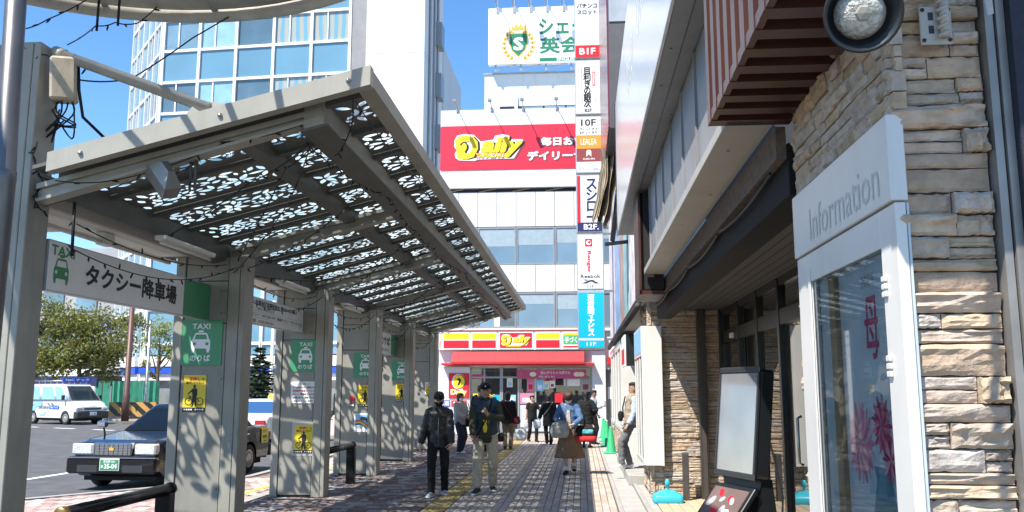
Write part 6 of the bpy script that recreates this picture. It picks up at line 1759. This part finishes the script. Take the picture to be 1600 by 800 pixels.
    e = MB(); ellipsoid(e, hp(0, -.088, -.062), .022*g, .006*g, .006*g, 6, RH); part('mouth', e, lip_m, o, True)
    # hair
    hs = spec.get('hair', 'short'); hm = spec.get('hairmat', hairb)
    n = 28; rings = []
    zlow = {'short': -.05, 'bob': -.125, 'long': -.24}[hs]
    Z = [zlow+(0.126-zlow)*i/12 for i in range(13)]
    for z in Z:
        zz = max(-.05, min(z, .112))
        for a_, b_ in zip(HR, HR[1:]):
            if a_[0] <= zz <= b_[0]: t_ = (zz-a_[0])/(b_[0]-a_[0]); rx, y0, y1 = [a_[i]+(b_[i]-a_[i])*t_ for i in (1, 2, 3)]
        if z > .09: q = math.sqrt(max(.02, 1-((z-.07)/.058)**2)); rx, y0, y1 = .078*q, -.088*q, .10*q
        th = .014 if hs == 'short' else .024 if z > -.1 else .016
        ring = []
        for i in range(n):
            a = 2*PI*i/n; fx = math.sin(a); fy = -math.cos(a); k = 1
            front = fy < (-.15 if hs == 'short' else -.45)
            hl = spec.get('hl', .058 if hs == 'short' else .045)
            jj = noise.noise(Vector((a*3, z*25, H*9)))*.006
            ex = th+jj
            if front and z < hl: ex = -.02
            if hs == 'short' and z < 0 and fy < .25: ex = -.02
            if z < -.05 and fy < -.2: ex = -.03
            ring.append(hp((rx+ex)*fx, (y0+y1)/2+((y1-y0)/2+ex)*fy, z))
        rings.append(ring)
    hb = MB().loft(rings)
    part('hair', hb, hm, o, True)
    if spec.get('mask'):
        rings = []
        for z, ex in ((-.115, .002), (-.10, .008), (-.07, .013), (-.04, .016), (-.015, .012)):
            for a_, b_ in zip(HR, HR[1:]):
                if a_[0] <= max(-.11, z) <= b_[0]: t_ = (max(-.11, z)-a_[0])/(b_[0]-a_[0]); rx, y0, y1 = [a_[i]+(b_[i]-a_[i])*t_ for i in (1, 2, 3)]
            rings.append([hp((rx+ex)*math.sin(a), (y0+y1)/2+((y1-y0)/2+ex)*-math.cos(a), z) for a in [(-1.2+2.4*i/12) for i in range(13)]])
        mm = MB(); vs = [p for r_ in rings for p in r_]; mm.add(vs, [(i*13+j, i*13+j+1, i*13+14+j, i*13+13+j) for i in range(4) for j in range(12)], 0, True)
        part('mask', mm, white if spec['mask'] == 'white' else C_black, o, True)
    if spec.get('cap'):
        cb = MB(); cb.loft([[hp(.088*q*math.sin(2*PI*i/20), .005-.106*q*math.cos(2*PI*i/20), z) for i in range(20)] for z, q in ((.035, 1.0), (.07, 1.0), (.10, .90), (.122, .66), (.134, .3))])
        cb.loft([[hp(w_*math.sin(t_), -.09-.075*math.cos(t_)*q_, .045-.02*(1-abs(math.sin(t_)))+dz) for t_ in [-1.5+3*i/10 for i in range(11)]] for w_, q_, dz in ((.078, 1.0, 0), (.078, 1.0, .008), (.07, .1, .01))])
        cp = part('cap', cb, C_black, o, True)
        if spec['cap'] == 'badge': 
            e = MB(); ellipsoid(e, hp(0, -.104, .078), .013*g, .004*g, .012*g, 6, RH); part('badge', e, white, cp, True)
    # trousers / skirt
    sk = spec
    if sk.get('trousers'):
        c = MB(); wd = sk.get('wide', 1.0); zt = hipz+.10
        c.tube([V(0, tw(z), z) for z in (hipz-.10, hipz-.02, hipz+.06, zt)], [(.155*g*build, .115*g*build), (.178*g*build, .128*g*build), (.168*g*build, .12*g*build), (.155*g*build, .112*g*build)], 16)
        for (hip, kn, ank, ta) in legs:
            e_ = ank.lerp(kn, sk.get('cuff', -.03))
            c.tube([hip+V(0, 0, .0), hip.lerp(kn, .45), kn, kn.lerp(e_, .45), kn.lerp(e_, .85), e_], [.098*g*build, .088*g*build*wd**.5, .072*g*wd, .070*g*wd, .064*g*wd, .066*g*wd], 14)
        piece('trousers', remesh(c, .013, 3, .009*g, H*10), sk['trousers'])
    if sk.get('skirt'):
        c = MB(); zs, ze, wr2 = sk['skirt'][1:]
        rings = []
        for i in range(9):
            t_ = i/8; z = zs+(ze-zs)*t_
            rings.append([V((.15+(wr2-.15)*t_**.8)*math.cos(a)*(1+.10*t_*math.sin(7*a+H)), tw(z)+(.11+(wr2*.8-.11)*t_**.8)*math.sin(a)*(1+.10*t_*math.sin(7*a+H))+sk.get('sway', 0)*t_**2, z) for a in [2*PI*k/36 for k in range(36)]])
        c.loft(rings); m_ = c.mesh('skirt', []); piece('skirt', m_, sk['skirt'][0])
    # top
    def top(name, mat, infl, zbot, slv, wr_amt=.010, open_=False, coll=False, vx=.013, flare=1.0):
        c = MB()
        prof = [(zbot, .158*flare, .115*flare), (max(zbot+.05, hipz+.02), .166, .12), (hipz+.14, .155, .115), (hipz+.28, .165, .118), (hipz+.40, .17, .12), (hipz+.465, .142, .102), (hipz+.515, .088, .076)]
        prof = [q for i, q in enumerate(prof) if i == 0 or q[0] > zbot+.03]
        c.tube([V(0, tw(z), z) for z, _, _ in prof], [((a*build+infl)*g, (b*build+infl)*g) for _, a, b in prof], 18)
        if coll: c.tube([V(0, tw(zn), zn-.03), V(0, tw(zn+.04), zn+.045)], [(.083*g, .078*g), (.078*g, .075*g)], 14)
        if slv > 0:
            for s, (sh, el_, wr_) in zip((-1, 1), arms):
                e_ = sh.lerp(el_, slv/.5) if slv < .5 else el_.lerp(wr_, (slv-.5)/.5)
                pts = [sh+V(-s*.075, 0, .022), sh+V(s*.004, 0, -.004)]; rr_ = [.066, .063]
                if slv < .5: pts += [sh.lerp(e_, .6), e_]; rr_ += [.060, .060]
                else: pts += [sh.lerp(el_, .5), el_, el_.lerp(e_, .5), e_]; rr_ += [.055, .05, .047, .042]
                c.tube(pts, [(r_+infl*.7)*g for r_ in rr_], 12)
        else:
            for s, (sh, el_, wr_) in zip((-1, 1), arms): c.tube([sh+V(-s*.08, 0, -.02), sh+V(s*.022, 0, .0)], [(.09+infl)*g, (.078+infl)*g], 12)
        return piece(name, remesh(c, vx, 2, wr_amt*g, H*7+infl*100), mat)
    for t_ in sk['tops']: top(**t_)
    # shoes
    for (hip, kn, ank, ta) in legs:
        f_ = Vector((math.sin(ta), -math.cos(ta), 0)); pitch_ = max(0, ank.z-.10*g)
        c = MB(); b0 = ank+V(0, 0, -.078)
        dz = lambda q: Vector((0, 0, -pitch_*.55*q))
        side = Vector((f_.y, -f_.x, 0))
        pr = [(-.075, .030, .10), (-.06, .040, .105), (.0, .042, .10), (.06, .047, .075), (.12, .050, .055), (.165, .042, .042), (.19, .02, .025)]
        rings = []
        for u, w_, h_ in pr:
            ring = []
            for k in range(12):
                a = 2*PI*k/12; ring.append(b0+f_*u*g+dz((u+.07)/.26)+side*(w_*g*math.cos(a))+Vector((0, 0, (h_*.5+h_*.5*math.sin(a))*g)))
            rings.append(ring)
        c.loft(rings); sh_ = part('shoe', c, sk.get('shoe', C_black), o, True)
        if sk.get('sole'):
            c = MB(); rings = []
            for u, w_, h_ in pr:
                ring = []
                for k in range(12):
                    a = 2*PI*k/12; ring.append(b0+f_*u*g*1.04+dz((u+.07)/.26)+side*((w_+.004)*g*math.cos(a))+Vector((0, 0, (.011+.015*math.sin(a))*g)))
                rings.append(ring)
            c.loft(rings); part('sole', c, sk['sole'], sh_, True)
    o['_g'] = g
    del o['_g']
    return o, dict(hp=hp, arms=arms, legs=legs, g=g, tw=tw, V=V, hipz=hipz)
def W_(o, p): return Matrix.Translation(o.location) @ Matrix.Rotation(o.rotation_euler.z, 4, 'Z') @ Vector(p)
def strip_on(o, name, pts, r_, mat): return part(name, MB().tube(pts, r_, 6), mat, o, True)
def bag(name, lab, cat, o, c, dims, mat, strap=None, extra=None, sag=.15, rzb=0):
    """soft bag hanging at c (person coordinates)"""
    w, d, h = dims; wc = W_(o, c)
    r = thing(name, lab, cat, wc, o.rotation_euler.z+rzb)
    mb = MB(); rings = []
    for z, k in ((-h/2, .55), (-h*.46, .85), (-h*.2, 1.03), (h*.1, 1.0), (h*.35, .85), (h*.5, .6)):
        rings.append([Vector((p[0], p[1]*(1 if z < h*.4 else .4), z-sag*h*.0)) for p in rrect(-w/2*k, w/2*k, -d/2*k, d/2*k, min(w, d)*.3*k, 4)])
    mb.loft(rings); m_ = remesh(mb, max(.012, min(dims)*.09), 3, .006, w*50); m_.materials.append(mat); link('pouch', m_, r, True)
    if strap: 
        inv = (Matrix.Translation(wc) @ Matrix.Rotation(o.rotation_euler.z+rzb, 4, 'Z')).inverted()
        part('strap', MB().tube([inv @ W_(o, q) for q in strap], .011, 6), extra or mat, r, True)
    return r
WALKR = lambda a=.16, b=.2: [(-.09, -a, .085, -.08), (.09, b, .12, .08)]
HR0 = ((-.27, -.05, .80, (-.3, 1, 0)), (.27, -.02, .80, (.3, 1, 0)))
T_ = lambda name, mat, infl=.012, zbot=.80, slv=.97, **k: dict(name=name, mat=mat, infl=infl, zbot=zbot, slv=slv, **k)
o, I = person('man in black hooded jacket, black trousers and black mask walking towards the camera', (-2.235, 13.845, .0), R(6), 1.60,
    dict(feet=[(-.10, -.16, .085, -.25), (.10, .12, .095, .20)], hands=[(-.315, -.10, .74, (-.5, 1, 0)), (.235, -.20, .76, (.6, 1, 0))], bow=.36, w=1.0, hd=[((-.1, -.25, -1), (.6, .2, 0), .55), ((-.25, -.6, -.8), (-.6, .3, 0), .8)]),
    dict(skin=skin2, hair='short', mask='black', cap='plain', trousers=C_black, cuff=-.06, shoe=M('grey_sneaker', (.32, .34, .38), .6, var=.3, vs=40), sole=C_white, tops=[T_('jacket', M('black_nylon', (.013, .013, .014), .5, var=.4, vs=14, bump=.5, bs=22), .022, .78, .98, coll=True)]), vox=.0078)
strip_on(o, 'zip', [I['V'](0, -.150, .80), I['V'](0, -.148, 1.05), I['V'](.0, -.146, 1.28)], .004, steel)
o, I = person('older man in black cap, navy padded vest and beige trousers walking towards the camera', (-1.55, 14.33, .0), R(4), 1.75,
    dict(feet=[(-.12, -.20, .085, -.3), (.11, .14, .10, .12)], hands=[(-.20, -.24, .82, (-1, .5, 0)), (.03, -.27, 1.20, (1, .2, -.6))], bow=.18, w=1.02, hd=[((.25, -.7, -.5), (.6, .2, -.3), .9), ((-.5, -.3, .65), (-.2, .8, 0), 1.15)]),
    dict(hair='short', cap='badge', trousers=C_beige, wide=1.12, cuff=.02, shoe=M('dark_green_shoe', (.02, .03, .03), .6), sole=C_white, tops=[T_('jacket', C_olive, .014, .76, .97, coll=True), T_('vest', C_navy, .03, .88, 0, wr_amt=.014)]), vox=.0078)
c = MB(); V = I['V']
c.loft([[V(x, -.166+.02*abs(x)*3, z) for x in (-w_, w_)]+[V(x, -.15, z) for x in (w_, -w_)] for z, w_ in ((.83, .11), (1.0, .075), (1.2, .055), (1.33, .04))], smooth=False)
sp_ = part('open_front', c, C_olive, o, True)
part('yellow_print', MB().loft([[V(x, -.170, z) for x in (-w_, w_)]+[V(x, -.16, z) for x in (w_, -w_)] for z, w_ in ((.93, .02), (1.0, .035), (1.06, .02), (1.12, .03))], smooth=False), yellow, o, True)
strip_on(o, 'shoulder_strap', [V(.10, -.11, 1.42), V(.05, -.168, 1.2), V(-.08, -.168, .95), V(-.19, -.10, .80)], .013, C_black)
o, I = person('person in dark jacket and trousers hidden behind the man in the navy vest', (-2.72, 23.9, 0), R(170), 1.76,
    dict(feet=WALKR(.1, .12), hands=HR0, bow=.1), dict(hair='short', trousers=C_char, tops=[T_('jacket', C_black, .03, .8, .98)]))
bag('backpack', 'dark backpack worn by the person behind the navy vest', 'backpack', o, (0, .2, 1.2), (.3, .16, .45), C_char)
o, I = person('woman in grey sweatshirt and wide navy trousers looking at her phone', (-3.19, 23.2, 0), R(55), 1.55,
    dict(feet=[(-.09, -.10, .085, 0), (.09, .06, .085, .1)], hands=[(-.07, -.30, 1.0, (-.8, .3, -.5)), (.08, -.29, 1.0, (.8, .3, -.5))], bow=.15, hd=[((.2, -.8, .3), (.5, 0, .6), .8), ((-.2, -.8, .3), (-.5, 0, .6), .8)]),
    dict(skin=skin2, hair='bob', hairmat=hairbr, mask='white', trousers=C_dnavy, wide=1.5, cuff=-.08, shoe=C_white, tops=[T_('sweatshirt', C_grey, .035, .80, .96)]))
r = thing('phone', 'dark phone held by the woman in grey', 'phone', W_(o, (0, -.36, .98)), R(55)); part('phone_body', MB().box(-.035, .035, -.005, .005, -.02, .12, 0, .003), black, r, True)
bag('shoulder_bag', 'black shoulder bag with hanging scarf beside the woman in grey', 'bag', o, (.24, -.12, .80), (.26, .14, .26), C_char, [(.2, -.1, 1.3), (.25, -.15, 1.05), (.24, -.12, .9)])
o, I = person('woman seen from behind in black jacket and khaki trousers with red strap', (-2.06, 24.8, 0), R(176), 1.58,
    dict(feet=[(-.08, -.04, .085, 0), (.08, .02, .085, .05)], hands=HR0), dict(skin=skin2, hair='bob', hairmat=hairb, trousers=C_khaki, shoe=M('brown_shoe', (.06, .03, .02), .5), tops=[T_('jacket', C_black, .03, .76, .98)]))
strip_on(o, 'bag_strap', [I['V'](.13, .10, 1.42), I['V'](.0, .175, 1.18), I['V'](-.17, .13, .92)], .010, C_dred)
bag('red_handbag', 'dark red handbag at the hip of the woman in khaki trousers', 'bag', o, (-.27, .06, .80), (.2, .1, .22), C_dred)
bag('carrier_bag', 'big translucent white carrier bag low beside the woman in khaki trousers', 'carrier bag', o, (-.36, -.05, .42), (.34, .22, .36), plasticbag, [(-.28, -.05, .78), (-.32, -.05, .6)])
bag('black_tote', 'small black tote by the feet of the woman in khaki trousers', 'bag', o, (.2, .02, .32), (.18, .1, .24), C_black, [(.27, 0, .78), (.22, 0, .45)])
o, I = person('woman in black T-shirt and black trousers stepping along with a small plastic bag', (-1.57, 28.4, 0), R(25), 1.46,
    dict(feet=[(-.1, .14, .1, -.1), (.1, -.16, .085, .1)], hands=[(-.24, .02, .78, (-.3, 1, 0)), (.2, -.2, .98, (.8, .4, -.4))], yaw=.5), dict(hair='short', trousers=C_black, tops=[T_('tshirt', C_black, .02, .82, .3)]))
bag('carrier_bag', 'small white carrier bag with red print held by the woman in the black T-shirt', 'carrier bag', o, (-.25, .0, .55), (.2, .12, .28), plasticbag, [(-.25, 0, .78), (-.25, 0, .66)])
o, I = person('woman in long black coat walking away with a pale crossbody strap', (-.98, 26.9, 0), R(188), 1.52,
    dict(feet=[(-.07, -.06, .085, 0), (.08, .14, .12, .0)], hands=[(-.24, .02, .82, (-.4, -1, 0)), (.32, .0, .86, (.3, -1, 0))], lean=-.03), dict(skin=skin2, hair='bob', hairmat=hairb, trousers=C_black, tops=[T_('coat', C_black, .035, .62, .98, flare=1.12)]))
strip_on(o, 'bag_strap', [I['V'](-.12, .11, 1.42), I['V'](.02, .18, 1.2), I['V'](.18, .13, 1.0)], .012, C_bag)
bag('carrier_bag', 'white carrier bag in the left hand of the woman in the long black coat', 'carrier bag', o, (.36, .0, .62), (.22, .14, .26), plasticbag, [(.33, 0, .86), (.35, 0, .72)])
o, I = person('woman in denim jacket and long brown skirt rummaging in a bag as she walks', (-.25, 17.55, 0), R(-3), 1.62,
    dict(feet=[(-.05, -.02, .085, -.2), (.085, .20, .17, .1)], hands=[(-.10, -.28, 1.03, (-.9, .4, -.3)), (.10, -.28, 1.01, (.9, .4, -.3))], bow=.85, hd=[((.7, -.5, -.3), (.3, -.1, -.8), .8), ((-.8, -.4, -.1), (-.2, .2, -.8), .7)]),
    dict(skin=skin2, hair='bob', hairmat=hairbr, mask='white', hl=-.01, skirt=(C_skirt, .98, .33, .30), sway=.05, shoe=C_black, tops=[T_('blouse', C_cream, -.006, .90, 0), T_('denim_jacket', C_denim, .02, .94, .93)]), vox=.0085)
V = I['V']
part('blouse_front', MB().loft([[V(x, -.150, z) for x in (-w_, w_)]+[V(x, -.13, z) for x in (w_, -w_)] for z, w_ in ((.92, .06), (1.1, .045), (1.3, .03))], smooth=False), C_cream, o, True)
for (hip, kn, ank, ta) in I['legs']: part('sock', MB().tube([ank+V(0, 0, -.02), ank.lerp(kn, .22)], .043, 10), C_white, o, True)
bag('grey_shoulder_bag', 'soft grey shoulder bag held open in front of the woman in denim', 'bag', o, (-.16, -.27, .86), (.36, .16, .30), C_bag, [(-.30, -.3, .98), (-.05, -.3, 1.04), (.08, -.28, .98)])
b_ = bag('striped_tote', 'large black, turquoise and red tote hanging from the shoulder of the woman in denim', 'bag', o, (.31, -.04, .80), (.44, .18, .30), C_black, [(.2, -.05, 1.38), (.3, -.1, 1.15), (.32, -.08, .95)])
mb = MB(); mb.loft([[Vector((p[0], p[1], z)) for p in rrect(-.225*k, .225*k, -.098*k, .098*k, .05)] for z, k in ((-.17, .9), (-.14, 1), (-.06, 1.02), (-.055, .9))]); part('red_base', mb, C_red, b_, True)
mb = MB(); mb.loft([[Vector((p[0]+.06, p[1], z)) for p in rrect(-.13*k, .13*k, -.096*k, .096*k, .05)] for z, k in ((-.03, .9), (.0, 1), (.06, .98), (.10, .6))]); part('turquoise_print', mb, C_turq, b_, True)
o, I = person('woman seen from behind in black jacket, short beige skirt and dark tights', (.14, 25.5, 0), R(165), 1.60,
    dict(feet=[(-.09, -.02, .085, -.2), (.08, .03, .085, .15)], hands=[(-.2, -.15, 1.0, (-.6, .6, 0)), (.2, -.15, 1.0, (.6, .6, 0))], bow=.25), dict(skin=C_tight, hair='long', hairmat=hairb, skirt=(C_beige, .92, .62, .19), shoe=C_black, tops=[T_('jacket', C_black, .04, .70, .98, flare=1.1)]))
o, I = person('man in pale blue shirt looking at a phone, beyond the woman in black', (.36, 27.3, 0), R(75), 1.64,
    dict(feet=[(-.08, -.04, .085, 0), (.08, .04, .085, .1)], hands=[(-.08, -.32, 1.18, (-.7, .4, -.5)), (.18, -.1, .9, (.4, 1, 0))], bow=.3), dict(hair='short', trousers=C_black, tops=[T_('shirt', C_lblue, .018, .88, .95)]))
r = thing('phone', 'phone held up by the man in the pale blue shirt', 'phone', W_(o, (-.05, -.39, 1.2)), R(75)); part('phone_body', MB().box(-.035, .035, -.005, .005, -.05, .1, 0, .003), black, r, True)
o, I = person('man in beige vest and grey trousers leaning on the white display case', (.93, 16.9, .172), R(-82), 1.60,
    dict(feet=[(-.08, -.02, .085, -.1), (.09, -.22, .11, .25)], hands=[(-.2, -.06, .86, (-.5, 1, 0)), (.2, -.1, .86, (.5, 1, 0))], lean=-.10, bow=.05), dict(hair='short', trousers=C_gtr, shoe=C_white, sole=C_white, tops=[T_('shirt', C_lblue, .016, .86, .95), T_('vest', C_camo, .03, .86, 0, coll=True)]))
strip_on(o, 'crossbody_strap', [I['V'](.12, -.13, 1.42), I['V'](.0, -.16, 1.2), I['V'](-.16, -.12, 1.0)], .014, C_black)
bag('crossbody_bag', 'small black crossbody bag on the leaning man', 'bag', o, (-.13, -.17, .97), (.16, .08, .2), C_black)
o, I = person('man in black suit striding past on the far pavement', (-13.2, 47, -.005), R(75), 1.76,
    dict(feet=[(-.09, .30, .14, 0), (.09, -.24, .085, 0)], hands=[(-.25, -.22, .86, (-.3, 1, 0)), (.25, .16, .84, (.3, 1, 0))], lean=.05), dict(hair='short', trousers=C_char, tops=[T_('suit_jacket', C_black, .022, .76, .97)]), vox=.012)
